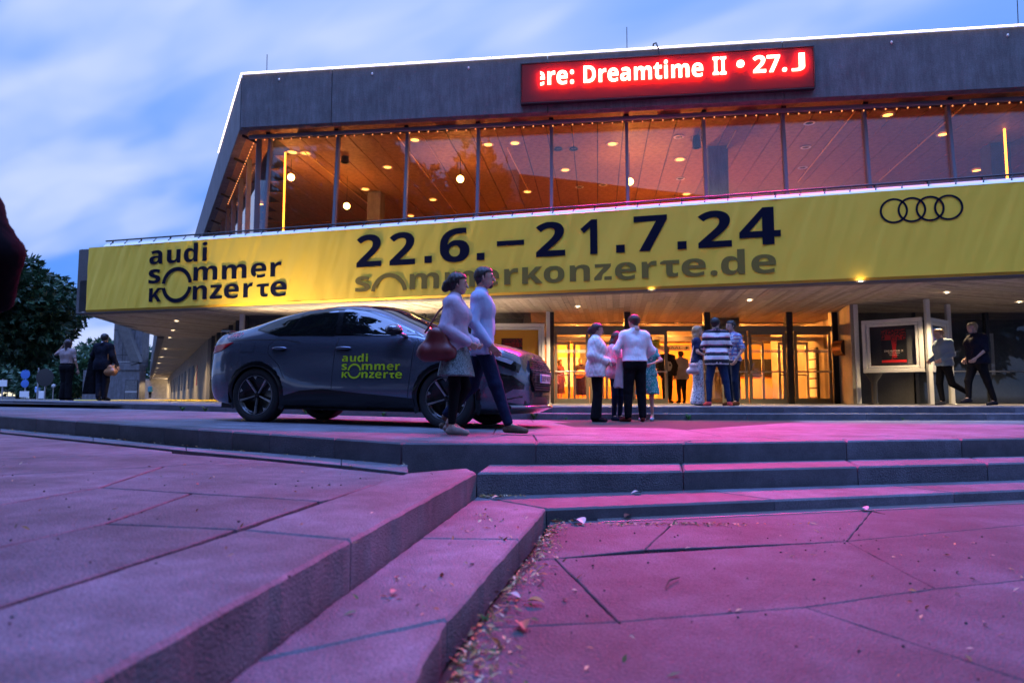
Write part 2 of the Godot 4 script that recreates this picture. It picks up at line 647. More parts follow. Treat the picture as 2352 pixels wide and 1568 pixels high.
func ground() -> void:
	var near := Mb.new()
	near.face(Vector3(-90, -0.52, 90), Vector3(90, -0.52, 90), Vector3(90, -0.52, -13.5), Vector3(-90, -0.52, -13.5), Vector3.UP)
	part(setting("ground"), "bedding", near, M.joint)
	var far := Mb.new()
	var xs := [-900.0, -120.0, -40.0, -16.0, -11.0, -6.0, 16.0, 120.0, 900.0]
	for i in xs.size() - 1:
		far.face(Vector3(xs[i], upper_y(xs[i]) - 0.03, -14.6), Vector3(xs[i + 1], upper_y(xs[i + 1]) - 0.03, -14.6), Vector3(xs[i + 1], upper_y(xs[i + 1]) - 0.03, -1500), Vector3(xs[i], upper_y(xs[i]) - 0.03, -1500), Vector3.UP)
	part(setting("square"), "asphalt", far, M.asphalt)
	# --- paving right of the diagonal steps
	var floor_y := func(_x: float) -> float: return -0.445
	var right := setting("pavement", Vector3(2, -0.445, -3))
	var sheets := [
		[[1262, 1199], [1560, 1189], [1480, 1262], [1230, 1287]],
		[[1560, 1189], [2010, 1165], [1945, 1243], [1480, 1262]],
		[[2010, 1165], [2500, 1138], [3300, 1100], [3300, 1150], [2352, 1205], [1945, 1243]],
		[[1230, 1287], [1275, 1283], [1420, 1428], [1100, 1442]],
		[[1275, 1283], [1945, 1243], [2150, 1352], [1850, 1394], [1420, 1428]],
		[[1945, 1243], [2352, 1205], [3300, 1150], [3300, 1240], [2150, 1352]],
		[[1100, 1442], [1420, 1428], [1850, 1394], [2420, 1585], [2700, 1900], [900, 1900]],
		[[1850, 1394], [2150, 1352], [3300, 1240], [3300, 1590], [2420, 1585]],
	]
	var mats := [M.floor_slab, M.floor_slab, M.floor_slab_dark, M.floor_slab_dark, M.floor_slab, M.floor_slab_dark, M.floor_slab, M.floor_slab]
	for i in sheets.size():
		stone(right, sheets[i], floor_y, mats[i], 0.005, 0.1)
	# paving behind the lens, out to the trees
	var rng := RandomNumberGenerator.new()
	rng.seed = 4
	var back := Mb.new()
	back.face(Vector3(-60, -0.447, 60), Vector3(60, -0.447, 60), Vector3(60, -0.447, -1.0), Vector3(-60, -0.447, -1.0), Vector3.UP)
	back.face(Vector3(5.2, -0.449, -1.0), Vector3(60, -0.449, -1.0), Vector3(60, -0.449, -12), Vector3(5.2, -0.449, -8), Vector3.UP)
	part(right, "far_paving", back, M.slab)
	# --- paving left of the steps
	var left := setting("plaza", Vector3(-3, -0.15, -5))
	var tiles := [
		[[-300, 968], [0, 996], [397, 1037], [397, 1041], [0, 1053], [-300, 1063]],
		[[-300, 1063], [0, 1053], [397, 1041], [600, 1057], [376, 1071], [0, 1091], [-300, 1108]],
		[[-300, 1108], [0, 1091], [376, 1071], [230, 1119.6], [0, 1159], [-300, 1212]],
		[[376, 1071], [600, 1057], [930, 1091], [760, 1146], [734, 1151], [230, 1119.6]],
		[[-300, 1212], [0, 1159], [230, 1119.6], [440, 1133], [239, 1203], [0, 1256], [-300, 1330]],
		[[440, 1133], [734, 1151], [545, 1216], [239, 1203]],
		[[-300, 1330], [0, 1256], [239, 1203], [545, 1216], [0, 1394], [-300, 1512]],
	]
	var tm := [M.slab_light, M.slab, M.slab_light, M.slab, M.slab, M.slab_dark, M.slab_dark]
	for i in tiles.size():
		stone(left, tiles[i], low_y, tm[i], 0.02, 0.3)
	var top_edge := [[-300, 957], [0, 984], [213, 1004], [427, 1027], [784, 1052], [937, 1067]]
	var low_edge := [[-300, 964], [0, 992], [213, 1013], [427, 1035], [784, 1068], [937, 1085]]
	for i in 5:
		stone(left, [top_edge[i], top_edge[i + 1], low_edge[i + 1], low_edge[i]], func(x: float) -> float: return low_y(x) - 0.004, M.slab_light, 0.006, 0.3)
	var wide := Mb.new()
	wide.face(Vector3(-60, -0.1, 40), Vector3(-3.6, -0.18, 40), Vector3(-3.6, -0.16, -1.2), Vector3(-60, -0.1, -1.2), Vector3.UP)
	wide.face(Vector3(-60, -0.1, -1.2), Vector3(-4.3, -0.16, -1.2), Vector3(-9.3, -0.1, -9.3), Vector3(-60, -0.1, -20), Vector3.UP)
	part(left, "far_paving", wide, M.slab)
	# --- terrace where the car stands
	var ter := setting("terrace", Vector3(0, 0, -9))
	var rows := [-5.6, -7.6, -9.6, -11.4, -13.2, -15.2, -17.6]
	var front := PackedVector2Array([Vector2(-20, -18.5), Vector2(-16, -17.6), Vector2(-5.7, -13.9), Vector2(-1.5, -12.6), Vector2(18, -12.6), Vector2(18, -9.9), Vector2(13.73, -8.97), Vector2(-0.71, -5.94), Vector2(-9.41, -11.54), Vector2(-20, -18.3)])
	var tone := [M.slab_light, M.slab, M.slab_light]
	for i in rows.size() - 1:
		var x := -20.0
		while x < 17.0:
			var wd := rng.randf_range(1.3, 2.6)
			var sk := rng.randf_range(-0.3, 0.3)
			var cell := PackedVector2Array([Vector2(x, rows[i] + 0.4), Vector2(x + wd, rows[i] + 0.4 + sk * 0.2), Vector2(x + wd, rows[i + 1] + 0.4), Vector2(x, rows[i + 1] + 0.4)])
			if i == 0:
				cell[0].y = -4.0
				cell[1].y = -4.0
			for q in Geometry2D.intersect_polygons(cell, front):
				for s in Geometry2D.offset_polygon(q, -0.006):
					if s.size() > 2:
						var mb := Mb.new()
						mb.slab(s, func(p: Vector2) -> float: return terrace_y(p.x), 0.06, 0.006)
						part(ter, "paving_slab", mb, tone[rng.randi() % 3], true)
			x += wd
	var bed := Mb.new()
	var tri := Geometry2D.triangulate_polygon(front)
	for i in range(0, tri.size(), 3):
		var q := []
		for k in 3:
			var p := front[tri[i + k]]
			q.append(Vector3(p.x, terrace_y(p.x) - 0.03, p.y))
		bed.tri_n(q[0], q[1], q[2], Vector3.UP, Vector3.UP, Vector3.UP)
	part(ter, "joint_bed", bed, M.joint, true)
	# yellow kerb line along the square
	var line := setting("road_marking", Vector3(-12, 0.27, -22))
	var ym := Mb.new()
	ym.box(Vector3(-24, 0.235, -22.6), Vector3(34, 0.14, 0.14), Basis.IDENTITY, 0.02)
	part(line, "painted_kerb", ym, M.yellow_paint, true)

# chips and wear: an outline broken up a little along its edges
func worn(poly: PackedVector2Array, amp: float, every: float) -> PackedVector2Array:
	var rng := RandomNumberGenerator.new()
	rng.seed = int(absf(poly[0].x * 977.0 + poly[0].y * 331.0))
	var out := PackedVector2Array()
	for i in poly.size():
		var a := poly[i]
		var b := poly[(i + 1) % poly.size()]
		var k := clampi(int(a.distance_to(b) / every), 1, 60)
		var nn := (b - a).normalized().orthogonal()
		for j in k:
			var p := a.lerp(b, float(j) / k)
			if j > 0:
				p += nn * rng.randf_range(-amp, amp)
			out.append(p)
	return out

func stone(par: Node3D, px: Array, f: Callable, m: Material, gap: float, thick: float) -> void:
	var poly := PackedVector2Array()
	for q in px:
		poly.append(onf(q[0], q[1], f))
	for s in Geometry2D.offset_polygon(poly, -gap * 0.5):
		var mb := Mb.new()
		mb.slab(worn(s, 0.004, 0.11), func(p: Vector2) -> float: return f.call(p.x), thick, 0.004)
		part(par, "paving_slab", mb, m, true)

# a stretch of step: blocks between a front line and a back line
func step_run(par: Node3D, a: Vector2, b: Vector2, ab: Vector2, bb: Vector2, cuts: Array, top: Callable, high: float, m: Array, bev := 0.014) -> void:
	for i in cuts.size() - 1:
		var t0: float = cuts[i]
		var t1: float = cuts[i + 1]
		var g := 0.004 / a.distance_to(b)
		var q := PackedVector2Array([a.lerp(b, t0 + g), a.lerp(b, t1 - g), ab.lerp(bb, t1 - g), ab.lerp(bb, t0 + g)])
		var mb := Mb.new()
		mb.slab(worn(q, 0.003, 0.1), top, high, bev)
		part(par, "step_block", mb, m[i % m.size()], true)

func steps() -> void:
	var ks := [M.kerb, M.slab_dark, M.kerb, M.slab]
	var ty := func(p: Vector2) -> float: return terrace_y(p.x) + 0.002
	# kerb of the terrace: to the left and to the right of its corner
	var st := setting("terrace_steps", Vector3(0, -0.3, -6))
	var c0 := Vector2(-0.9, -5.65)
	var left := Vector2(-9.6, -11.25)
	var out := Vector2(-0.545, 0.838) * 0.02
	step_run(st, c0 + out, left + out, c0 + Vector2(0.19, -0.29), left + Vector2(0.19, -0.29), [0.0, 0.075, 0.16, 0.215, 0.27, 0.33, 0.42, 0.52, 0.62, 0.74, 0.87, 1.0], ty, 0.34, ks)
	var r1 := Vector2(5.15, -6.89)
	var dr := (r1 - c0).normalized()
	var far := c0 + dr * 15.0
	step_run(st, c0 + Vector2(0.0, 0.02), far, c0 + Vector2(0.19, -0.29), far + Vector2(-0.07, -0.34), [0.0, 0.075, 0.165, 0.275, 0.36, 0.46, 0.56, 0.7, 0.85, 1.0], ty, 0.34, ks)
	# first tread and its diagonal branch
	var a0 := onf(1095, 1085, low_y)
	var a1 := xz(on(1568, 1075.5, -0.21))
	var a2 := xz(on(2352, 1058.5, -0.21))
	var ae := a1 + (a2 - a1).normalized() * 12.0
	var t1y := func(p: Vector2) -> float: return low_y(p.x) + 0.001
	step_run(st, a0, ae, Vector2(-0.2, -5.7), far + Vector2(0.0, 0.1), [0.0, 0.12, 0.235, 0.33, 0.44, 0.56, 0.7, 0.85, 1.0], t1y, 0.3, [M.slab, M.kerb, M.slab_dark])
	var am := onf(808, 1240, low_y)
	var an := onf(210, 1568, low_y)
	var ax := an + (an - am).normalized() * 2.2
	var i0 := onf(932, 1087, low_y)
	var i1 := onf(556, 1217, low_y)
	var i2 := onf(0, 1396, low_y)
	var ix := i2 + (i2 - i1).normalized() * 2.2
	for q in [[a0, am, i1, i0, Vector2(-0.35, -5.4)], [am, ax, ix, i1]]:
		for s in Geometry2D.offset_polygon(PackedVector2Array(q), -0.004):
			var mb := Mb.new()
			mb.slab(worn(s, 0.004, 0.07), t1y, 0.32, 0.012)
			part(st, "step_block", mb, M.slab_light, true)
	# second tread and its diagonal branch
	var b0 := xz(on(1255, 1168, -0.36))
	var b1 := xz(on(1568, 1152.5, -0.36))
	var b2 := xz(on(2352, 1122.5, -0.36))
	var be := b1 + (b2 - b1).normalized() * 12.0
	var t2y := func(_p: Vector2) -> float: return -0.36
	step_run(st, b0, be, a0 + Vector2(0.0, 0.0), ae + Vector2(0, 0.03), [0.0, 0.13, 0.25, 0.36, 0.47, 0.6, 0.75, 1.0], t2y, 0.13, [M.kerb, M.slab, M.slab_dark])
	var bj := xz(on(1194, 1238, -0.36))
	var bk := xz(on(1030, 1421, -0.36))
	var bx := xz(on(950, 1568, -0.36))
	bx += (bx - bk).normalized() * 1.6
	var f1 := a0.lerp(am, 0.62)
	var f2 := am.lerp(an, 0.55)
	var fx := ax
	for q in [[b0, bj, f1, a0], [bj, bk, f2, am, f1], [bk, bx, fx, f2]]:
		for s in Geometry2D.offset_polygon(PackedVector2Array(q), -0.004):
			var mb := Mb.new()
			mb.slab(worn(s, 0.004, 0.07), t2y, 0.13, 0.011)
			part(st, "step_block", mb, M.slab_light, true)
	# two steps up to the doors
	var up := setting("door_steps", Vector3(2, 0.1, -12.6))
	var s1 := func(p: Vector2) -> float: return terrace_y(p.x) + 0.12
	var s2 := func(p: Vector2) -> float: return upper_y(p.x)
	var fr := [Vector2(18, -12.4), Vector2(-1.5, -12.4), Vector2(-5.7, -13.7), Vector2(-16, -17.3)]
	var bk2 := [Vector2(18, -12.78), Vector2(-1.4, -12.78), Vector2(-5.6, -14.5), Vector2(-12, -17.8)]
	var bk3 := [Vector2(18, -13.2), Vector2(-1.3, -13.2), Vector2(-5.5, -15.0), Vector2(-12, -18.3)]
	var n := [9, 3, 6]
	for k in 3:
		var cuts := []
		for i in n[k] + 1:
			cuts.append(float(i) / n[k])
		var shift := []
		for i in cuts.size():
			shift.append(cuts[i] if i == 0 or i == cuts.size() - 1 else cuts[i] + 0.35 / n[k])
		step_run(up, fr[k], fr[k + 1], bk2[k], bk2[k + 1], shift, s1, 0.16, ks, 0.01)
		if k < 2:
			step_run(up, bk2[k], bk2[k + 1], bk3[k], bk3[k + 1], cuts, s2, 0.16, ks, 0.01)
	# platform paving
	var pl := setting("platform", Vector3(2, 0.2, -16))
	var zone := PackedVector2Array([Vector2(18, -13.2), Vector2(-1.3, -13.2), Vector2(-5.5, -15.0), Vector2(-12, -18.3), Vector2(-14, -22.4), Vector2(-14, -29), Vector2(18, -29)])
	var z := -13.2
	while z > -29.0:
		var x := -14.0
		while x < 18.0:
			var cell := PackedVector2Array([Vector2(x, z), Vector2(x + 2.0, z), Vector2(x + 2.0, z - 2.0), Vector2(x, z - 2.0)])
			for q in Geometry2D.intersect_polygons(cell, zone):
				for s in Geometry2D.offset_polygon(q, -0.004):
					if s.size() > 2:
						var mb := Mb.new()
						mb.slab(s, s2, 0.05, 0.004)
						part(pl, "paving_slab", mb, M.slab if (int(x) + int(z)) % 3 else M.slab_dark, true)
			x += 2.0
		z -= 2.0
	# drain slot along the lowest step
	var dr2 := (be - b0).normalized()
	var dn := Vector2(-dr2.y, dr2.x)
	if dn.y < 0.0:
		dn = -dn
	var g := thing("drain_grate", "narrow metal drain grate along the foot of the lowest step", "drain", Vector3(b0.x, -0.45, b0.y))
	var bars := Mb.new()
	var p := b0 + dr2 * 0.35
	for i in 330:
		var q := p + dr2 * (i * 0.025)
		var a := q + dn * 0.02
		var b := q + dn * 0.11
		bars.bar(Vector3(a.x, -0.448, a.y), Vector3(b.x, -0.448, b.y), 0.011, 0.012)
	var bo := part(g, "grate_bars", bars, M.alu, true)
	bo.set_meta("kind", "stuff")
	for e in [0.012, 0.118]:
		var rail := Mb.new()
		var a: Vector2 = p + dn * e
		var b: Vector2 = a + dr2 * 8.3
		rail.bar(Vector3(a.x, -0.446, a.y), Vector3(b.x, -0.446, b.y), 0.012, 0.016)
		part(g, "rail", rail, M.alu, true)

const HO := Vector3(-8.21, 0, -20)
const HX := Vector3(0.9923, 0, 0.1241)
const HB := Vector3(0.1241, 0, -0.9923)
const HS := Vector3(-0.4714, 0, -0.8819)      # along the flank
const HN := Vector3(-0.8819, 0, 0.4714)       # out of the flank
const BA := Vector3(-12.56, 0, -19.6)         # left end of the balcony front
const BX := Vector3(0.9655, 0, 0.2603)
const BN := Vector3(-0.2603, 0, 0.9655)
const SOFFIT := 2.82

func hp(u: float, y: float, w: float) -> Vector3:
	return HO + HX * u + Vector3(0, y, 0) + HB * w

func bp(u: float, y: float, f := 0.0) -> Vector3:
	return BA + BX * u + Vector3(0, y, 0) + BN * f

func hbox(mb: Mb, u0: float, u1: float, y0: float, y1: float, w0: float, w1: float, bev := 0.0) -> void:
	mb.box(hp((u0 + u1) * 0.5, (y0 + y1) * 0.5, (w0 + w1) * 0.5), Vector3(absf(u1 - u0), absf(y1 - y0), absf(w1 - w0)), Basis(HX, Vector3.UP, -HB), bev)

func wbox(x0: float, x1: float, y0: float, y1: float, z0: float, z1: float, bev := 0.0) -> Mb:
	var mb := Mb.new()
	mb.box(Vector3((x0 + x1) * 0.5, (y0 + y1) * 0.5, (z0 + z1) * 0.5), Vector3(absf(x1 - x0), absf(y1 - y0), absf(z1 - z0)), Basis.IDENTITY, bev)
	return mb

func wall_between(a: Vector2, b: Vector2, y0: float, y1: float, t: float, bev := 0.0) -> Mb:   # thickness t to the right of a -> b
	var mb := Mb.new()
	var d := (b - a).normalized()
	var nn := Vector2(-d.y, d.x)
	var c := (a + b) * 0.5 + nn * (t * 0.5)
	mb.box(Vector3(c.x, (y0 + y1) * 0.5, c.y), Vector3(a.distance_to(b), y1 - y0, absf(t)), Basis(Vector3(d.x, 0, d.y), Vector3.UP, Vector3(-d.y, 0, d.x)), bev)
	return mb

var H: Node3D

func hall() -> void:
	H = thing("concert_hall", "brutalist concrete concert hall with glazed upper foyer and cantilevered balcony", "building", Vector3(0, 0.2, -20))
	upper_storey()
	soffit()
	entrance()
	foyer()
	arcade()

func upper_storey() -> void:
	var yb := 8.49
	var yt := 10.15
	# roof edge, cast in long panels
	var cuts := [0.0, 2.86, 9.3, 15.78, 22.3, 29.0]
	for i in 5:
		var mb := Mb.new()
		hbox(mb, cuts[i] + 0.008, cuts[i + 1] - 0.008, yb, yt, 0.0, 0.28, 0.012)
		part(H, "fascia_panel", mb, M.concrete, true)
	var fl := [0.0, 7.5, 15.5, 24.0, 34.0]
	for i in 4:
		var a: Vector3 = HO + HS * (fl[i] + 0.01) + HN * 0.0
		var b: Vector3 = HO + HS * (fl[i + 1] - 0.01)
		if i == 0:
			a += HS * 0.18
		var mb := wall_between(xz(a), xz(b), yb, yt, 0.28, 0.012)
		part(H, "fascia_panel", mb, M.concrete, true)
	var roof := Mb.new()
	var rp := PackedVector2Array([xz(hp(0.2, 0, 0.2)), xz(hp(29, 0, 0.2)), xz(hp(29, 0, 24)), xz(HO + HS * 34.0 + Vector3(12, 0, -4)), xz(HO + HS * 34.0 + Vector3(0.3, 0, 0))])
	roof.prism(rp, 9.2, 9.9)
	part(H, "roof", roof, M.concrete_dark, true)
	# soffit between roof edge and glass, timber lined
	var so := Mb.new()
	so.prism(PackedVector2Array([xz(hp(0.1, 0, 0.27)), xz(hp(29, 0, 0.27)), xz(hp(29, 0, 0.95)), xz(hp(0.6, 0, 0.95)), xz(HO + HS * 34.0 + HN * -0.95), xz(HO + HS * 34.0 + HN * -0.25)]), 8.52, 8.6)
	part(H, "eaves_lining", so, M.ceiling, true)
	var y0 := 4.2
	var yh := 8.36
	var us := [0.63]
	for i in 11:
		us.append(2.83 + 2.178 * i)
	# mullions and panes lean back a little towards the top
	var wa := func(y: float) -> float: return 0.5 + (y - 5.8) * 0.075
	for i in us.size():
		var mb := Mb.new()
		mb.bar(hp(us[i], y0, wa.call(y0)), hp(us[i], yh, wa.call(yh)), 0.085, 0.16, -HB, 0.006)
		part(H, "mullion", mb, M.mullion, true)
		var br := Mb.new()
		hbox(br, us[i] - 0.06, us[i] + 0.06, 8.36, 8.52, 0.5, 0.8)
		part(H, "bracket", br, M.dark_metal, true)
		if i + 1 < us.size():
			var pane := Mb.new()
			for s in [0.0, 0.03, 0.06]:
				pane.face(hp(us[i] + 0.05, y0, wa.call(y0) + s), hp(us[i + 1] - 0.05, y0, wa.call(y0) + s), hp(us[i + 1] - 0.05, yh, wa.call(yh) + s), hp(us[i] + 0.05, yh, wa.call(yh) + s), -HB)
			part(H, "window_pane", pane, M.glass, true)
			if i % 3 != 1:
				var vent := Mb.new()
				hbox(vent, us[i] + 0.9, us[i] + 1.5, 8.40, 8.5, 0.62, 0.75)
				part(H, "vent", vent, M.black, true)
	var fr := Mb.new()                     # one opening sash with a bottom rail
	fr.bar(hp(us[8] + 0.05, 5.02, wa.call(5.02) - 0.03), hp(us[9] - 0.05, 5.02, wa.call(5.02) - 0.03), 0.06, 0.14, Vector3.UP, 0.005)
	part(H, "sash_rail", fr, M.mullion, true)
	# corner bay and flank glazing
	var gc := HO + HS * 0.55 + HN * -0.62
	var cp := Mb.new()
	for q in [[hp(0.63, 0, 0.5), gc]]:
		var a: Vector3 = q[0]
		var b: Vector3 = q[1]
		cp.face(a + Vector3(0, y0, 0) - HB * 0.12, b + Vector3(0, y0, 0), b + Vector3(0, yh, 0), a + Vector3(0, yh, 0) + HB * 0.18, HN)
	part(H, "window_pane", cp, M.glass, true)
	var prev := gc
	for i in 13:
		var q := gc + HS * (i * 2.3)
		var mb := Mb.new()
		mb.bar(q + Vector3(0, y0, 0), q + Vector3(0, 8.5, 0), 0.09, 0.16, HN, 0.006)
		part(H, "mullion", mb, M.mullion, true)
		var ar := Mb.new()
		ar.bar(q + Vector3(0, 8.3, 0), q + HN * 0.5 + Vector3(0, 8.46, 0), 0.05, 0.08)
		part(H, "bracket", ar, M.dark_metal, true)
		if i:
			var pane := Mb.new()
			pane.face(prev + Vector3(0, y0, 0), q + Vector3(0, y0, 0), q + Vector3(0, yh, 0), prev + Vector3(0, yh, 0), HN)
			part(H, "window_pane", pane, M.glass, true)
		prev = q
	# head rail along the glass
	var hr := Mb.new()
	hr.bar(hp(0.05, 8.36, 0.44), hp(28, 8.36, 0.44), 0.11, 0.11, Vector3.UP, 0.02)
	part(H, "head_rail", hr, M.mullion, true)
	# floor of the foyer and its back wall
	var fp := PackedVector2Array([xz(hp(0.7, 0, 0.4)), xz(hp(29, 0, 0.4)), xz(hp(29, 0, 14.2)), xz(hp(-6.5, 0, 14.2)), xz(HO + HS * 0.6 + HN * -0.6)])
	var flo := Mb.new()
	flo.prism(fp, 3.75, 4.1)
	part(H, "upper_floor", flo, M.wood_floor, true)
	var bw := Mb.new()
	hbox(bw, -7.0, 29, 4.1, 9.2, 14.0, 14.3)
	part(H, "back_wall", bw, M.orange, true)
	var ew := Mb.new()
	hbox(ew, 28.7, 29, 4.1, 9.2, 0.9, 14.0)
	part(H, "end_wall", ew, M.orange, true)
	# ceiling of long timber panels running back from the glass
	var top := Mb.new()
	top.prism(PackedVector2Array([xz(hp(0.6, 0, 0.95)), xz(hp(29, 0, 0.95)), xz(hp(29, 0, 14.2)), xz(hp(-7.2, 0, 14.2))]), 8.5, 8.62)
	part(H, "ceiling_void", top, M.black, true)
	for i in 47:
		var u := -7.0 + i * 0.77
		var w0 := 0.98 if u > 0.7 else 0.98 + (0.7 - u) * 1.72
		if w0 > 10.6:
			continue
		var mb := Mb.new()
		hbox(mb, u + 0.014, u + 0.756, 8.455, 8.5, w0, 10.6, 0.003)
		part(H, "ceiling_panel", mb, M.ceiling, true)
	for k in 4:
		for i in 9:
			var mb := Mb.new()
			hbox(mb, -7.0 + i * 4.0 + 0.008, -3.0 + i * 4.0 - 0.008, 8.43, 8.5, 10.68 + k * 0.85, 11.5 + k * 0.85, 0.003)
			part(H, "ceiling_panel", mb, M.ceiling, true)
	# columns
	for q in [[14.55, 3.2, 0.64, M.concrete], [23.4, 4.0, 0.6, M.concrete_dark], [2.0, 6.5, 0.55, M.concrete]]:
		var mb := Mb.new()
		hbox(mb, q[0] - q[2] * 0.5, q[0] + q[2] * 0.5, 4.1, 8.45, q[1], q[1] + q[2], 0.02)
		part(H, "column", mb, q[3], true)

# board-marked concrete: boards of slightly different tone and depth, clipped to a zone
func boards(called: String, zone: PackedVector2Array, dir: Vector2, width: float, y: float, sd: int, tone: Color) -> void:
	var rng := RandomNumberGenerator.new()
	rng.seed = sd
	var nn := Vector2(-dir.y, dir.x)
	var lo := 1e9
	var hi := -1e9
	var l0 := 1e9
	var l1 := -1e9
	for q in zone:
		lo = minf(lo, q.dot(nn)); hi = maxf(hi, q.dot(nn))
		l0 = minf(l0, q.dot(dir)); l1 = maxf(l1, q.dot(dir))
	var mb := Mb.new()
	var s := lo
	while s < hi:
		var w := width * rng.randf_range(0.8, 1.25)
		var l := l0 - rng.randf_range(0.0, 3.0)
		while l < l1:
			var ln := rng.randf_range(2.5, 5.0)
			var dy := rng.randf_range(-0.006, 0.006)
			var k := rng.randf_range(0.72, 1.12)
			mb.tint(Color(tone.r * k, tone.g * k * rng.randf_range(0.97, 1.02), tone.b * k * rng.randf_range(0.93, 1.03)))
			var cell := PackedVector2Array([nn * s + dir * l, nn * (s + w - 0.006) + dir * l, nn * (s + w - 0.006) + dir * (l + ln - 0.004), nn * s + dir * (l + ln - 0.004)])
			for q in Geometry2D.intersect_polygons(cell, zone):
				if q.size() > 2:
					mb.prism(q, y + dy, y + 0.03)
			l += ln
		s += w
	var o := part(H, called, mb, M.board, true)
	o.set_meta("kind", "stuff")

func soffit() -> void:
	var f0 := Vector2(-12.77, -28.55)
	var f1 := Vector2(-7.96, -20.29)
	var p := Vector2(-14.18, -27.13)
	var bl := xz(bp(0.02, 0, 0))
	var front := func(x: float) -> Vector2: return Vector2(x, BA.z + (x - BA.x) * 0.2696)
	var split: Vector2 = front.call(-1.6)
	var split2: Vector2 = front.call(9.2)
	var tan_ := Color(0.52, 0.45, 0.37)
	boards("board_marked_soffit", PackedVector2Array([bl, split, Vector2(-1.2, -20.0), f1, f0, p]), Vector2(0.48, -0.877), 0.11, SOFFIT, 5, tan_)
	boards("board_marked_soffit", PackedVector2Array([split, split2, Vector2(8.95, -19.5), Vector2(12, -22.1), Vector2(-4, -22.1), Vector2(-1.2, -20.0)]), Vector2(0.15, -0.988), 0.14, SOFFIT, 6, tan_)
	boards("board_marked_soffit", PackedVector2Array([split2, front.call(16.0), Vector2(17, -22), Vector2(12.0, -22.1), Vector2(8.95, -19.5)]), Vector2(0.93, -0.36), 0.12, SOFFIT, 7, tan_)
	var core := Mb.new()
	core.prism(PackedVector2Array([bl, front.call(17.0), Vector2(20, -31), Vector2(-9.0, -31), f0, p]), SOFFIT + 0.02, 3.75)
	part(H, "balcony_slab", core, M.concrete_dark, true)
	# parapet behind the banner
	var pp := Mb.new()
	pp.box(bp(15.2, 3.73, -0.15), Vector3(30.6, 1.9, 0.3), Basis(BX, Vector3.UP, BN), 0.02)
	part(H, "parapet", pp, M.concrete_dark, true)
	var ps := wall_between(bl, p, SOFFIT, 4.68, 0.28)
	part(H, "parapet", ps, M.concrete_dark, true)
	var rail := Mb.new()
	var pts := []
	for i in 31:
		pts.append(bp(0.75 + i, 4.9, -0.12))
	rail.tube(pts, 0.022, 6)
	for i in 30:
		rail.bar(bp(1.0 + i, 4.66, -0.12), bp(1.0 + i, 4.9, -0.12), 0.03, 0.03)
	part(H, "handrail", rail, M.dark_metal, true)

func door_leaf(a: Vector2, b: Vector2, y0: float, y1: float, m: Material, band := true, words := "") -> void:
	var d := (b - a).normalized()
	var bs := Basis(Vector3(d.x, 0, d.y), Vector3.UP, Vector3(-d.y, 0, d.x))
	var out := Vector3(-d.y, 0, d.x)
	if out.z < 0.0 and absf(out.z) > 0.2:
		out = -out
	var w := a.distance_to(b)
	var o := Vector3(a.x, 0, a.y)
	var p := func(x: float, y: float, f: float) -> Vector3: return o + bs.x * x + Vector3(0, y, 0) + out * f
	var fr := Mb.new()
	var st := 0.085
	for x in [st * 0.5, w - st * 0.5]:
		fr.box(p.call(x, (y0 + y1) * 0.5, 0), Vector3(st, y1 - y0, 0.05), bs, 0.006)
	fr.box(p.call(w * 0.5, y1 - 0.05, 0), Vector3(w - 2 * st, 0.1, 0.05), bs, 0.004)
	fr.box(p.call(w * 0.5, y0 + 0.07, 0), Vector3(w - 2 * st, 0.14, 0.05), bs, 0.004)
	var door := part(H, "door", fr, m, true)
	var pane := Mb.new()
	pane.face(p.call(st, y0 + 0.14, 0), p.call(w - st, y0 + 0.14, 0), p.call(w - st, y1 - 0.1, 0), p.call(st, y1 - 0.1, 0), out)
	part(door, "pane", pane, M.door_glass, true)
	var bar := Mb.new()
	bar.tube([p.call(0.02, y0 + 0.9, 0.07), p.call(w - 0.02, y0 + 0.9, 0.07)], 0.019, 8)
	for x in [0.05, w - 0.05]:
		bar.box(p.call(x, y0 + 0.9, 0.04), Vector3(0.04, 0.07, 0.05), bs, 0.004)
	part(door, "push_bar", bar, M.alu, true)
	if band:
		var bd := Mb.new()
		bd.face(p.call(st, y0 + 1.44, 0.003), p.call(w - st, y0 + 1.44, 0.003), p.call(w - st, y0 + 1.53, 0.003), p.call(st, y0 + 1.53, 0.003), out)
		var bm: StandardMaterial3D = M.band
		part(door, "film_strip", bd, bm, true)
		if words:
			var tx := Mb.new()
			letters(tx, words, false, w * 0.3, y0 + 1.455, w * 0.38, 0.058, func(q: Vector2) -> Vector3: return p.call(q.x, q.y, 0.008), out)
			part(door, "lettering", tx, M.black, true)

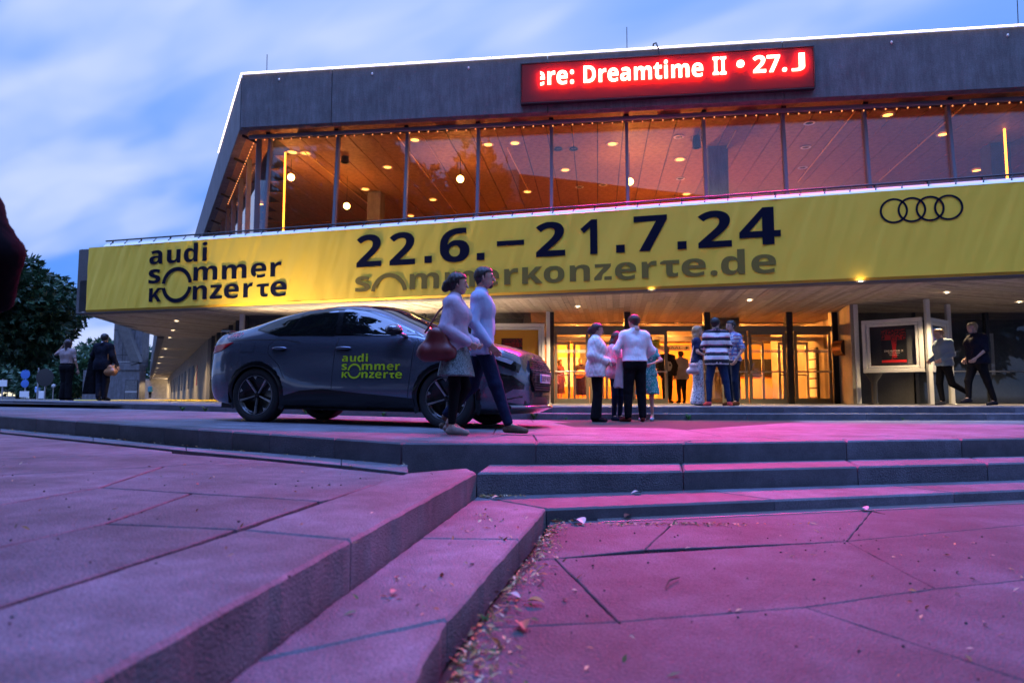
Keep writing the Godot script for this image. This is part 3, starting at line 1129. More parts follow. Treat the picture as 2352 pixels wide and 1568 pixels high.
func entrance() -> void:
	M.band = mat(Color(0.9, 0.88, 0.84, 0.55), 0.6)
	M.band.transparency = BaseMaterial3D.TRANSPARENCY_ALPHA
	var y0 := 0.21
	var y1 := 2.27
	var z := -19.5
	var xs := [1.11, 3.31, 5.6, 7.95, 9.25]
	for i in 5:
		part(H, "door_post", wbox(xs[i] - 0.09, xs[i] + 0.09, 0.2, SOFFIT, z - 0.14, z + 0.08, 0.008), M.dark_metal, true)
		if i < 4:
			part(H, "door_header", wbox(xs[i] + 0.09, xs[i + 1] - 0.09, 2.27, 2.42, z - 0.06, z + 0.05, 0.006), M.bronze, true)
			var tr := Mb.new()
			tr.face(Vector3(xs[i] + 0.09, 2.42, z), Vector3(xs[i + 1] - 0.09, 2.42, z), Vector3(xs[i + 1] - 0.09, SOFFIT, z), Vector3(xs[i] + 0.09, SOFFIT, z), Vector3(0, 0, 1))
			part(H, "transom_pane", tr, M.door_glass, true)
			part(H, "door_sill", wbox(xs[i] + 0.09, xs[i + 1] - 0.09, 0.19, 0.215, z - 0.07, z + 0.07), M.alu, true)
	var leaf := func(a: float, b: float, words: String) -> void: door_leaf(Vector2(a, z), Vector2(b, z), y0, y1, M.bronze, true, words)
	leaf.call(1.21, 2.2, "THEATER")
	leaf.call(2.22, 3.21, "THEATER")
	leaf.call(3.41, 4.45, "THEATER")
	door_leaf(Vector2(5.5, z), Vector2(5.72, z + 0.98), y0, y1, M.bronze, true, "")
	leaf.call(5.7, 6.74, "FESTSAAL")
	leaf.call(6.78, 7.84, "FESTSAAL")
	leaf.call(8.08, 9.14, "FESTSAAL")
	# second row of doors behind a lobby
	var z2 := -22.3
	for q in [[0.9, 1.9], [2.0, 3.0], [3.05, 4.05], [6.2, 7.2], [7.25, 8.25], [8.7, 9.7]]:
		door_leaf(Vector2(q[0], z2), Vector2(q[1], z2), y0, 2.2, M.alu_light, false)
	part(H, "lobby_header", wbox(0.6, 10.5, 2.22, 2.36, z2 - 0.06, z2 + 0.06), M.alu_light, true)
	# pier between doors and display case, with its forward return
	var pier := Mb.new()
	pier.prism(PackedVector2Array([Vector2(9.33, -19.45), Vector2(8.86, -17.76), Vector2(9.02, -17.74), Vector2(9.62, -19.45), Vector2(9.62, -19.7), Vector2(9.33, -19.7)]), 0.2, SOFFIT)
	part(H, "pier", pier, M.concrete_tan, true)
	# dark recess to the right of the pier
	var z3 := -19.6
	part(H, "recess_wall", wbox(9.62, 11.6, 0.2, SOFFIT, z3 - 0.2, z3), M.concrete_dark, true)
	for i in 3:
		var x := 11.6 + i * 2.1
		part(H, "mullion", wbox(x - 0.05, x + 0.05, 0.2, SOFFIT, z3 - 0.1, z3 + 0.05, 0.006), M.dark_metal, true)
		var g := Mb.new()
		g.face(Vector3(x + 0.05, 0.2, z3), Vector3(x + 2.05, 0.2, z3), Vector3(x + 2.05, SOFFIT, z3), Vector3(x + 0.05, SOFFIT, z3), Vector3(0, 0, 1))
		part(H, "window_pane", g, M.dark_glass, true)
	var rr := Mb.new()
	rr.tube([Vector3(11.7, 1.12, z3 + 0.06), Vector3(18, 1.12, z3 + 0.06)], 0.018, 6)
	part(H, "push_bar", rr, M.alu, true)
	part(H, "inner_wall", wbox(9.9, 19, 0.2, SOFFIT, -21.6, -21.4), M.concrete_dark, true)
	# dark glazing left of the doors and the slanting bay beside the arcade
	var f0 := Vector2(-12.77, -28.55)
	var f1 := Vector2(-7.96, -20.29)
	var f2 := Vector2(1.02, -19.5)
	for q in [[f1, f2, 5], [f0 + Vector2(0.9, 1.55), f1, 5]]:
		for i in q[2]:
			var a: Vector2 = q[0].lerp(q[1], float(i) / q[2])
			var b: Vector2 = q[0].lerp(q[1], float(i + 1) / q[2])
			var pane := Mb.new()
			pane.face(Vector3(a.x, 0.2, a.y), Vector3(b.x, 0.2, b.y), Vector3(b.x, SOFFIT, b.y), Vector3(a.x, SOFFIT, a.y), Vector3(0, 0, 1))
			part(H, "window_pane", pane, M.dark_glass, true)
			part(H, "mullion", wbox(a.x - 0.05, a.x + 0.05, 0.2, SOFFIT, a.y - 0.1, a.y + 0.06, 0.006), M.dark_metal, true)
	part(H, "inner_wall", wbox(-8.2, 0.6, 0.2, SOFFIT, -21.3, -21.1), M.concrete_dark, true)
	part(H, "light_post", wbox(-8.0, -7.88, 0.2, SOFFIT, -20.02, -19.9, 0.008), M.alu_light, true)

func foyer() -> void:
	part(H, "foyer_floor", wbox(0.6, 19, 0.16, 0.205, -31, -22.0), M.wood_floor, true)
	part(H, "foyer_ceiling", wbox(-6, 19, 2.95, 3.1, -31.2, -22.1), M.orange, true)
	part(H, "ceiling_beam", wbox(-6, 19, 2.78, 3.0, -22.3, -22.1), M.concrete_tan, true)
	part(H, "foyer_wall", wbox(-0.5, 19, 0.2, 3.0, -31.2, -31.0), M.orange_light, true)
	part(H, "foyer_wall", wbox(0.35, 0.55, 0.2, SOFFIT, -31, -19.75), M.concrete_tan, true)
	# panels of different tone along the back wall
	for q in [[0.9, 2.0, 0.2, 2.6, M.orange], [2.1, 3.0, 0.5, 2.2, M.white], [3.1, 3.6, 0.2, 2.9, M.concrete_dark], [5.0, 6.5, 0.9, 2.3, M.orange_light], [6.6, 8.3, 0.2, 2.9, M.orange], [9.3, 11.0, 0.2, 2.1, M.orange]]:
		part(H, "wall_panel", wbox(q[0], q[1], q[2], q[3], -30.98, -30.9, 0.01), q[4], true)
	# short orange flight of stairs on the left
	for i in 4:
		part(H, "stair", wbox(1.6, 5.2, 0.2, 0.36 + i * 0.16, -28.0 - i * 0.32, -28.34 - i * 0.32, 0.006), M.orange, true)
	# column between the halves of the foyer
	part(H, "column", wbox(6.15, 7.0, 0.2, 2.95, -21.6, -20.9, 0.015), M.concrete_dark, true)
	# counter with a dark back panel on the right
	part(H, "counter", wbox(8.0, 11.4, 0.2, 1.2, -27.2, -26.5, 0.02), M.orange_light, true)
	part(H, "counter_top", wbox(7.95, 11.45, 1.2, 1.25, -27.25, -26.4, 0.01), M.black, true)
	part(H, "bar_shelf", wbox(8.0, 11.4, 1.35, 2.0, -29.0, -28.8, 0.01), M.black, true)
	# concrete cheek seen through the right-hand door
	part(H, "foyer_wall", wbox(9.9, 10.2, 0.2, 2.95, -26.0, -19.8), M.concrete_tan, true)
	part(H, "notice_frame", wbox(9.84, 9.9, 0.3, 2.0, -22.6, -22.0), M.black, true)
	for k in 5:
		part(H, "notice", wbox(9.82, 9.84, 0.4 + k * 0.31, 0.66 + k * 0.31, -22.55, -22.05), M.white, true)
	# hanging direction sign
	var sg := part(H, "direction_sign", wbox(3.5, 6.1, 1.98, 2.16, -23.3, -23.25, 0.005), M.white, true)
	var tx := Mb.new()
	var pl := func(q: Vector2) -> Vector3: return Vector3(q.x, q.y, -23.244)
	letters(tx, "THEATER", false, 3.8, 2.03, 0.85, 0.085, pl, Vector3.BACK)
	letters(tx, "FESTSAAL", false, 4.85, 2.03, 0.95, 0.085, pl, Vector3.BACK)
	strokes(tx, [Vector2(4.74, 1.99), Vector2(4.74, 2.15)], 0.012, pl, Vector3.BACK)
	for s in [[3.56, 3.66], [6.04, 5.94]]:
		tx.tri_n(pl.call(Vector2(s[0], 2.07)), pl.call(Vector2(s[1], 2.12)), pl.call(Vector2(s[1], 2.02)), Vector3.BACK, Vector3.BACK, Vector3.BACK)
	part(sg, "lettering", tx, M.black, true)
	var y1 := Mb.new()
	y1.box(Vector3(4.05, 1.9, -19.44), Vector3(0.36, 0.26, 0.006))
	var ys := part(H, "yellow_notice", y1, M.yellow_paint, true)
	var yt := Mb.new()
	var yp := func(q: Vector2) -> Vector3: return Vector3(q.x, q.y, -19.434)
	for k in 3:
		strokes(yt, [Vector2(3.93, 1.98 - k * 0.07), Vector2(4.17 - k * 0.03, 1.98 - k * 0.07)], 0.018, yp, Vector3.BACK)
	part(ys, "print", yt, M.black, true)

func arcade() -> void:
	# covered walk along the flank
	var s := Vector2(-0.4714, -0.8819)
	var wall0 := Vector2(-12.77, -28.55)
	var edge0 := Vector2(-14.18, -27.13)
	var len := 72.0
	part(H, "arcade_wall", wall_between(wall0, wall0 + s * 62.0, 0.0, SOFFIT, 0.4), M.concrete_tan, true)
	part(H, "arcade_end", wall_between(wall0, wall0 + Vector2(0.95, 1.6), 0.1, SOFFIT, -0.15), M.concrete_dark, true)
	var k := 0
	var t := 0.0
	while t < len:
		var a := edge0 + s * t
		var b := edge0 + s * minf(t + 4.0, len)
		var w := Vector2(1.95, -1.05)
		var mb := Mb.new()
		mb.prism(PackedVector2Array([a, b, b + w, a + w]), SOFFIT + (0.02 if k % 2 else 0.0), SOFFIT + 0.5)
		part(H, "arcade_ceiling", mb, M.concrete_tan, true)
		t += 4.0
		k += 1
	part(H, "arcade_beam", wall_between(edge0, edge0 + s * len, SOFFIT - 0.08, 4.6, 0.25), M.concrete_dark, true)
	var endp := edge0 + s * len
	part(H, "arcade_end", wall_between(endp + Vector2(-0.6, 0), endp + Vector2(13, 0), 0.0, SOFFIT + 0.1, -0.3), M.concrete_tan, true)
	var walk := setting("covered_walk", Vector3(-20, 0.27, -45))
	var wm := Mb.new()
	var w2 := Vector2(1.9, -1.0)
	wm.prism(PackedVector2Array([edge0, endp, endp + w2, edge0 + w2]), 0.2, 0.262)
	part(walk, "floor_slab", wm, M.concrete_tan, true)
	# dark poster frames down the wall
	for i in 9:
		var a := wall0 + s * (9.0 + i * 4.4) + Vector2(-0.8819, 0.4714) * 0.02
		part(H, "poster_frame", wall_between(a, a + s * 1.5, 0.9, 2.1, 0.05), M.black, true)
	var sg := wall0 + s * 6.2 + Vector2(-0.8819, 0.4714) * 0.02
	part(H, "wall_sign", wall_between(sg, sg + s * 0.3, 1.0, 2.0, 0.03), mat(lin(0.5, 0.05, 0.06), 0.5), true)
	part(H, "litter_bin", wbox(-46.9, -46.4, 0.2, 1.0, -92.6, -92.1, 0.05), M.black, true)

func led_board() -> void:
	var sg := thing("led_sign", "wide dark display board with glowing red-rimmed running text on the roof edge", "sign", hp(12.5, 8.7, -0.1))
	var bx := Mb.new()
	hbox(bx, 8.56, 16.53, 8.72, 9.86, -0.16, -0.01, 0.02)
	part(sg, "display_panel", bx, mat(lin(0.15, 0.004, 0.001), 0.8), true)
	var lip := Mb.new()
	hbox(lip, 8.54, 16.55, 8.69, 8.72, -0.17, -0.01, 0.005)
	part(sg, "lower_lip", lip, M.dark_metal, true)
	var fr := Mb.new()
	for u in [8.545, 16.545]:
		hbox(fr, u - 0.015, u + 0.015, 8.72, 9.86, -0.175, -0.01, 0.004)
	hbox(fr, 8.53, 16.56, 9.86, 9.885, -0.175, -0.01, 0.004)
	part(sg, "case_rim", fr, M.dark_metal, true)
	var led := glow(Color(1.0, 0.24, 0.2), 48.0)
	var place := func(q: Vector2) -> Vector3: return hp(q.x, q.y, -0.215)
	var out := -HB
	# words of the running line: text, left, baseline, width, height
	var words := [["ere:", 8.93, 9.17, 1.13, 0.40, 9.11], ["Dreamtime", 10.33, 9.165, 3.27, 0.53, -1e9], ["II", 13.86, 9.19, 0.36, 0.5, -1e9], ["•", 14.5, 9.36, 0.2, 0.2, -1e9], ["27.", 14.93, 9.17, 0.88, 0.49, -1e9], ["J", 15.94, 9.17, 0.34, 0.49, -1e9]]
	for w in words:
		var mb := Mb.new()
		letters(mb, w[0], true, w[1], w[2], w[3], w[4], place, out, w[5], 0.03)
		part(sg, "lit_word", mb, led, true)
	# the light of the diodes, thrown forward over the square
	for i in 18:
		spot(sg, hp(9.3 + i * 0.41, 8.78, -0.42), -HB * 0.5 + Vector3(0, -0.87, 0), Color(1.0, 0.04, 0.54), 18.0, 52.0, 1.0)

func banner() -> void:
	var b := thing("banner", "long yellow cloth banner with concert dates stretched along the balcony front", "banner", bp(12, 2.82, 0.02))
	var cloth := mat(lin(0.88, 0.56, 0.035), 0.6)
	cloth.rim_enabled = true
	cloth.rim = 0.2
	var f := FastNoiseLite.new()
	f.seed = 8
	f.frequency = 1.0
	f.fractal_octaves = 3
	var wr := func(u: float, y: float) -> float:
		var amp := 0.006 + 0.007 * clampf(1.0 - absf(u - 2.2) / 2.6, 0.0, 1.0) + 0.004 * clampf(1.0 - absf(u - 7.5) / 2.0, 0.0, 1.0)
		return f.get_noise_2d(u * 1.9 - y * 0.55, y * 0.28) * amp * 2.6 + f.get_noise_2d(u * 0.3 + 50.0, y * 0.4) * 0.01
	var rows := []
	var y0 := 2.88
	var y1 := 4.70
	for j in 25:
		var line := PackedVector3Array()
		var y := lerpf(y0, y1, j / 24.0)
		for i in 601:
			var u := 0.3 + i * 0.05
			line.append(bp(u, y, 0.03 + wr.call(u, y)))
		rows.append(line)
	var mb := Mb.new()
	mb.grid(rows, false, false)
	part(b, "cloth", mb, cloth, true)
	var hem := Mb.new()
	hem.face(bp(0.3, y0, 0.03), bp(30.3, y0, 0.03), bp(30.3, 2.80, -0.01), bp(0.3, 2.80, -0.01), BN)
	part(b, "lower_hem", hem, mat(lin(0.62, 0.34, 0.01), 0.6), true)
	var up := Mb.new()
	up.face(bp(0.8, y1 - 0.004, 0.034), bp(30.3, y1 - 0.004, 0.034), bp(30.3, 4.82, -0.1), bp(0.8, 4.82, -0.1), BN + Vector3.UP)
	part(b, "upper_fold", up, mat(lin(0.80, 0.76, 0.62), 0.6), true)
	var lash := Mb.new()
	for i in 58:
		var u := 1.0 + i * 0.5
		lash.tube([bp(u, 4.78, -0.05), bp(u + 0.04, 4.88, -0.1), bp(u + 0.1, 4.9, -0.13)], 0.009, 4)
		lash.ball(bp(u, 4.775, -0.04), Vector3.ONE * 0.018, 6, 4)
	part(b, "lashing", lash, M.dark_metal, true).set_meta("kind", "stuff")
	var ink := mat(lin(0.008, 0.009, 0.022), 0.8)
	ink.metallic_specular = 0.15
	var grey := mat(lin(0.20, 0.15, 0.035), 0.8)
	grey.metallic_specular = 0.2
	var place := func(q: Vector2) -> Vector3: return bp(q.x, q.y, 0.044)
	festival_logo(b, ink, 2.46, 3.03, 1.0, place, BN)
	var d := Mb.new()
	for w in [["2", 8.89, 3.69, 0.70, 0.835], ["2", 9.81, 3.69, 0.70, 0.835], ["6", 11.17, 3.685, 0.77, 0.85], ["2", 13.61, 3.70, 0.71, 0.83], ["1", 14.68, 3.70, 0.40, 0.82], ["7", 15.92, 3.70, 0.75, 0.82], ["2", 17.34, 3.70, 0.72, 0.83], ["4", 18.22, 3.70, 0.86, 0.83]]:
		letters(d, w[0], true, w[1], w[2], w[3], w[4], place, BN)
	for u in [10.76, 12.13, 15.51, 16.89]:
		strokes(d, [Vector2(u, 3.79), Vector2(u + 0.2, 3.79)], 0.18, place, BN)
	strokes(d, [Vector2(12.64, 4.08), Vector2(13.32, 4.08)], 0.12, place, BN)
	part(b, "date_print", d, ink, true)
	var g := Mb.new()
	letters(g, "s", true, 8.87, 3.05, 0.42, 0.40, place, BN)
	arc(g, 9.81, 2.97, 0.50, 0.53, 0.11, 0.17, PI - 0.17, place, BN)
	letters(g, "mm", true, 10.37, 3.06, 1.72, 0.40, place, BN)
	letters(g, "er", true, 12.2, 3.06, 0.97, 0.40, place, BN)
	letters(g, "κ", true, 13.27, 3.07, 0.5, 0.40, place, BN)
	letters(g, "onzer", true, 13.8, 3.065, 2.62, 0.40, place, BN)
	letters(g, "τ", true, 16.5, 3.08, 0.42, 0.38, place, BN)
	letters(g, "e", true, 16.97, 3.07, 0.52, 0.40, place, BN)
	letters(g, ".", true, 17.59, 3.065, 0.15, 0.12, place, BN)
	letters(g, "de", true, 17.82, 3.065, 1.14, 0.565, place, BN)
	part(b, "address_print", g, grey, true)
	var r := Mb.new()
	for k in 4:
		arc(r, 21.305 + k * 0.338, 4.265, 0.268, 0.268, 0.042, 0.0, TAU, place, BN)
	part(b, "four_ring_emblem", r, ink, true)

# the three-line festival lettering; s scales it, (x, y) is its lower left
func festival_logo(par: Node3D, m: Material, x: float, y: float, s: float, place: Callable, out: Vector3, world := true) -> void:
	var mb := Mb.new()
	var w := func(t: String, a: float, b: float, ww: float, hh: float) -> void: letters(mb, t, true, x + a * s, y + b * s, ww * s, hh * s, place, out)
	w.call("audi", 0.0, 1.06, 1.91, 0.545)
	w.call("s", 0.0, 0.52, 0.40, 0.405)
	w.call("mmer", 1.49, 0.525, 2.75, 0.405)
	w.call("κ", 0.04, 0.005, 0.42, 0.385)
	w.call("nzer", 1.49, 0.0, 1.93, 0.405)
	w.call("τ", 3.50, 0.005, 0.38, 0.35)
	w.call("e", 3.93, 0.0, 0.49, 0.405)
	arc(mb, x + 0.955 * s, y + 0.45 * s, 0.50 * s, 0.50 * s, 0.115 * s, 0.10, PI - 0.10, place, out)
	arc(mb, x + 0.955 * s, y + 0.45 * s, 0.50 * s, 0.50 * s, 0.115 * s, PI + 0.16, TAU - 0.16, place, out)
	strokes(mb, [Vector2(x + 0.34 * s, y + 0.36 * s), Vector2(x + 0.5 * s, y + 0.36 * s)], 0.05 * s, place, out)
	part(par, "festival_lettering", mb, m, world)

const NTH := ["first", "second", "third", "fourth", "fifth", "sixth", "seventh", "eighth", "ninth", "tenth", "eleventh", "twelfth", "thirteenth", "fourteenth", "fifteenth", "sixteenth", "seventeenth", "eighteenth", "nineteenth", "twentieth"]

# gives the members of a group labels by their order across the photo, from the left
func count_off(group: String, wording: String) -> void:
	var all := []
	for o in get_children():
		if o.has_meta("group") and o.get_meta("group") == group:
			var p: Vector3 = o.position
			all.append([-p.z if group.begins_with("arcade") else p.x / -p.z, o])
	all.sort_custom(func(a: Array, b: Array) -> bool: return a[0] < b[0])
	for i in all.size():
		all[i][1].set_meta("label", wording % NTH[mini(i, 19)])

func spot(par: Node3D, p: Vector3, towards: Vector3, col: Color, energy: float, angle: float, soft := 0.6) -> void:
	var l := SpotLight3D.new()
	l.name = "beam"
	l.light_color = col
	l.light_energy = energy
	l.spot_angle = angle
	l.spot_angle_attenuation = soft
	l.spot_range = 30.0
	l.spot_attenuation = 2.0
	l.light_size = 0.03
	l.shadow_enabled = true
	par.add_child(l, true)
	l.look_at_from_position(p, p + towards, Vector3.RIGHT if absf(towards.normalized().y) > 0.9 else Vector3.UP)

func omni(par: Node3D, p: Vector3, col: Color, energy: float, size := 0.05) -> void:
	var l := OmniLight3D.new()
	l.name = "bulb_light"
	l.light_color = col
	l.light_energy = energy
	l.light_size = size
	l.omni_range = 40.0
	l.omni_attenuation = 2.0
	l.shadow_enabled = true
	par.add_child(l, true)
	l.global_position = p

func downlight(p: Vector3, m: Material, r: float, label: String, group: String, energy := 0.0, col := Color(1, 0.85, 0.62), angle := 52.0) -> Node3D:
	var o := thing("ceiling_light", label, "ceiling light", p, 0.0, group)
	var ring := Mb.new()
	ring.lathe([[r * 1.5, 0.0], [r * 1.5, -0.012], [r * 1.05, -0.016], [r, 0.0]], 14)
	part(o, "trim_ring", ring, M.alu_light)
	var disc := Mb.new()
	disc.lathe([[0.001, -0.008], [r * 0.6, -0.008], [r, -0.004]], 14)
	part(o, "lit_lens", disc, m)
	if energy > 0.0:
		spot(o, p + Vector3(0, -0.03, 0), Vector3.DOWN, col, energy, angle)
	return o

func lamps() -> void:
	var cool := Color(1.0, 0.86, 0.66)
	# row of small lamps leading into the arcade
	for q in [[418, 711.4], [404.6, 737.3], [396.3, 759], [389.3, 775.6], [378.7, 802], [370, 820.6], [364.3, 834.6], [360, 845.6], [356.7, 854], [353.5, 859.5], [351.2, 863.5], [349, 866.8], [347.5, 869]]:
		var p := on(q[0], q[1], SOFFIT - 0.012)
		downlight(p, M.white_glow, 0.055 if q[1] < 800 else 0.075, "small round lamp in the row that leads into the covered walk", "arcade ceiling lamps", 8.0 if q[1] < 862 else 22.0, cool, 60.0 if q[1] < 862 else 78.0)
	for q in [[729.6, 698, "round soffit lamp above the roof of the parked car"], [1327, 704, "round soffit lamp above the theatre door and the display case"], [1497, 665.7, "round soffit lamp at the banner hem above the white-shirted man"], [1722, 689.4, "round soffit lamp over the right half of the doors"], [1978, 645, "round soffit lamp tucked under the banner above the pier"], [2176, 671.5, "round soffit lamp above the narrow display case"], [2343, 693.5, "round soffit lamp at the right edge of the photo"]]:
		var p := on(q[0], q[1], SOFFIT - 0.012)
		downlight(p, M.white_glow, 0.06, q[2], "lamps in the canopy soffit", 11.0, cool, 60.0)
	# floodlight that washes the soffit behind the car
	for x in [-6.6, -3.6]:
		var fl := thing("floodlight", "low floodlight on the platform aimed up at the soffit, " + ("left" if x < -5 else "right") + " one behind the car", "floodlight", Vector3(x, 0.2, -17.2))
		var bx := Mb.new()
		for e in [-1.0, 1.0]:
			bx.box(Vector3(0, 0.14, e * 0.11), Vector3(0.34, 0.28, 0.02))
			bx.box(Vector3(e * 0.16, 0.14, 0), Vector3(0.02, 0.28, 0.2))
		bx.box(Vector3(0, 0.06, 0), Vector3(0.3, 0.06, 0.2))
		part(fl, "housing", bx, M.dark_metal)
		var lens_ := Mb.new()
		lens_.box(Vector3(0, 0.1, 0), Vector3(0.26, 0.012, 0.16))
		part(fl, "lit_lens", lens_, M.white_glow)
		spot(fl, Vector3(x, 0.5, -17.2), Vector3(0.25, 1, 0.1), Color(1.0, 0.88, 0.72), 26.0, 62.0)
	# foyer behind the doors
	var wm := Color(1.0, 0.62, 0.26)
	for q in [[1318, 744.6], [1394, 744], [1479, 743], [1556.6, 741], [1691, 735]]:
		var p := on(q[0], q[1], 2.765)
		downlight(p, M.warm_glow, 0.07, "warm lamp inside above the glass doors", "lamps inside the entrance", 1.2, wm, 65.0)
	var n := 0
	for q in [Vector3(2.4, 2.93, -25.0), Vector3(5.2, 2.93, -25.2), Vector3(8.2, 2.93, -24.6), Vector3(3.0, 2.93, -28.6), Vector3(6.6, 2.93, -28.6), Vector3(10.4, 2.93, -23.4)]:
		var o := downlight(q, M.warm_glow, 0.11, "round warm lamp in the orange foyer ceiling", "foyer ceiling lamps")
		omni(o, q - Vector3(0, 0.22, 0), wm, 14.0, 0.08)
		n += 1
	# upper foyer: round recessed lamps on the timber ceiling
	for q in [[545, 803, 2], [635, 810, 2], [1200, 906, 2], [1046, 1058, 2], [1388, 718, 2], [1513, 1130, 2], [1893, 750, 2], [2078, 740, 2], [2165, 1075, 2], [320, 1160, 2], [1360, 1241, 2]]:
		var p := on((600 + q[0] / 2.45) / 1.2245, (100 + q[1] / 2.45) / 1.2245, 8.43)
		downlight(p, M.warm_glow, 0.13, "round warm lamp in the timber ceiling of the upper foyer", "upper foyer ceiling lamps")
	for q in [[778, 855], [1237, 960], [1282, 1195], [458, 1032]]:
		var p := on((1400 + q[0] / 2.4125) / 1.2245, (50 + q[1] / 2.4125) / 1.2245, 8.43)
		downlight(p, M.warm_glow, 0.13, "round warm lamp in the timber ceiling of the upper foyer", "upper foyer ceiling lamps")
	for q in [[960, 658], [1335, 790], [1563, 1035]]:
		var p := on((2100 + q[0] / 2.4128) / 1.2245, (50 + q[1] / 2.4128) / 1.2245, 8.43)
		downlight(p, M.warm_glow, 0.13, "round warm lamp in the timber ceiling of the upper foyer", "upper foyer ceiling lamps")
	for q in [[2117, 713], [2092, 878], [2070, 1016], [1230, 807], [1240, 1090], [555, 1148], [715, 1133]]:
		var p := on((1400 + q[0] / 2.4125) / 1.2245, (50 + q[1] / 2.4125) / 1.2245, 8.43)
		downlight(p, M.black, 0.11, "unlit recessed lamp in the timber ceiling of the upper foyer", "unlit upper foyer lamps")
	var ew := thing("bulkhead_lamp", "round bulkhead lamp that washes the far end wall of the covered walk", "ceiling light", Vector3(-43.6, 2.72, -87.2))
	var eb := Mb.new()
	eb.ball(Vector3.ZERO, Vector3(0.12, 0.08, 0.12))
	part(ew, "lit_lens", eb, M.white_glow)
	omni(ew, Vector3(-43.6, 2.72, -87.2), cool, 14.0, 0.05)
	count_off("arcade ceiling lamps", "small round lamp in the row leading into the covered walk, %s from the near end")
	count_off("upper foyer ceiling lamps", "round warm lamp in the upper foyer's timber ceiling, %s lit one from the left")
	count_off("unlit upper foyer lamps", "unlit recessed lamp in the upper foyer's timber ceiling, %s dark one from the left")
	count_off("foyer ceiling lamps", "round warm lamp in the orange ceiling behind the doors, %s from the left")
	count_off("lamps inside the entrance", "warm lamp on the beam inside above the glass doors, %s from the left")
	# pendant globes
	var gl := [["hanging globe lamp beside the bright tube at the left corner", 668, 407, 22.6], ["hanging globe lamp low in the second window bay", 796, 473, 24.4], ["hanging globe lamp in the third window bay", 1057, 411, 22.3], ["hanging globe lamp on the mullion below the red sign", 1447, 417, 22.0]]
	for q in gl:
		var p := at(q[1], q[2], q[3])
		var o := thing("globe_lamp", q[0], "lamp", p)
		var mb := Mb.new()
		mb.ball(Vector3.ZERO, Vector3.ONE * 0.12)
		part(o, "glowing_globe", mb, glow(Color(1, 0.72, 0.36), 16.0))
		var cord := Mb.new()
		cord.tube([Vector3(0, 0.12, 0), Vector3(0, 8.45 - p.y, 0)], 0.008, 5)
		part(o, "cord", cord, M.black)
		omni(o, p, Color(1, 0.6, 0.26), 1.6, 0.08)
	# warm wash over the middle of the ceiling
	for q in [[13.4, 5.2, 7.0, 9.0], [18.5, 5.2, 8.0, 3.0], [6.0, 5.0, 9.0, 1.2]]:
		var p := hp(q[0], q[1], q[2])
		var o := thing("uplighter", "standing uplighter in the upper foyer, hidden by the balcony banner", "lamp", hp(q[0], 4.1, q[2]), 0.0, "standing uplighters in the upper foyer")
		var mb := Mb.new()
		mb.tube([Vector3(0, 0, 0), Vector3(0, 1.0, 0)], 0.02, 6)
		part(o, "stem", mb, M.dark_metal)
		var bowl := Mb.new()
		bowl.lathe([[0.02, 0.98], [0.16, 1.06], [0.15, 1.05], [0.001, 1.0]], 12)
		part(o, "glowing_bowl", bowl, M.warm_glow)
		omni(o, p + Vector3(0, 0.12, 0), Color(1, 0.56, 0.22), q[3], 0.06)
	count_off("standing uplighters in the upper foyer", "standing uplighter in the upper foyer behind the banner, %s from the left")
	# upright light tubes
	for q in [["tall warm light tube at the left end of the glass front", 655, 350, 525, 21.6], ["short warm light tube behind the glass corner", 590, 470, 530, 22.5], ["tall warm light tube at the right edge of the upper glass", 2306, 265, 400, 20.0]]:
		var a := at(q[1], q[2], q[4])
		var b := at(q[1] - 3, q[3], q[4])
		var o := thing("light_tube", q[0], "lamp", Vector3(a.x, 4.1, a.z))
		var mb := Mb.new()
		mb.tube([Vector3(a.x, b.y - 0.6, a.z), a], 0.03, 8)
		part(o, "glowing_tube", mb, glow(Color(1, 0.55, 0.14), 5.0), true)
	# light line along the roof edge
	var rl := thing("roof_light_line", "thin white light line along the edge of the roof", "light strip", hp(0, 10.15, 0))
	var mb2 := Mb.new()
	var g := 0.0
	while g < 28.0:
		var l := 7.7
		mb2.bar(hp(g, 10.18, -0.02), hp(g + l - 0.03, 10.18, -0.02), 0.034, 0.034)
		g += l
	part(rl, "front_glowing_strip", mb2, M.roof_glow, true)
	var mb3 := Mb.new()
	mb3.bar(HO + Vector3(0, 10.18, 0) + HN * 0.02, HO + HS * 7.6 + Vector3(0, 10.18, 0) + HN * 0.02, 0.034, 0.034)
	part(rl, "side_glowing_strip", mb3, M.roof_glow, true)
	# party lights under the head rail
	var sl := thing("string_lights", "string of tiny warm bulbs under the head rail of the upper windows", "string lights", hp(0.3, 8.27, 0.42))
	var wire := Mb.new()
	wire.tube([hp(0.1, 8.275, 0.42), hp(24, 8.275, 0.42)], 0.006, 4)
	part(sl, "wire", wire, M.black, true)
	var bulb := Mb.new()
	bulb.ball(Vector3.ZERO, Vector3(0.02, 0.026, 0.02), 8, 6)
	var bmesh := bulb.mesh()
	var bm := glow(Color(1, 0.6, 0.34), 1.0)
	for i in 82:
		var o := part(sl, "glowing_bulb", bmesh, bm)
		o.global_position = hp(0.3 + i * 0.285, 8.25 - 0.01 * (i % 3), 0.40)
	for i in 26:
		var o := part(sl, "glowing_bulb", bmesh, bm)
		o.global_position = HO + HN * -0.45 + HS * (0.5 + i * 0.3) + Vector3(0, 8.25, 0)

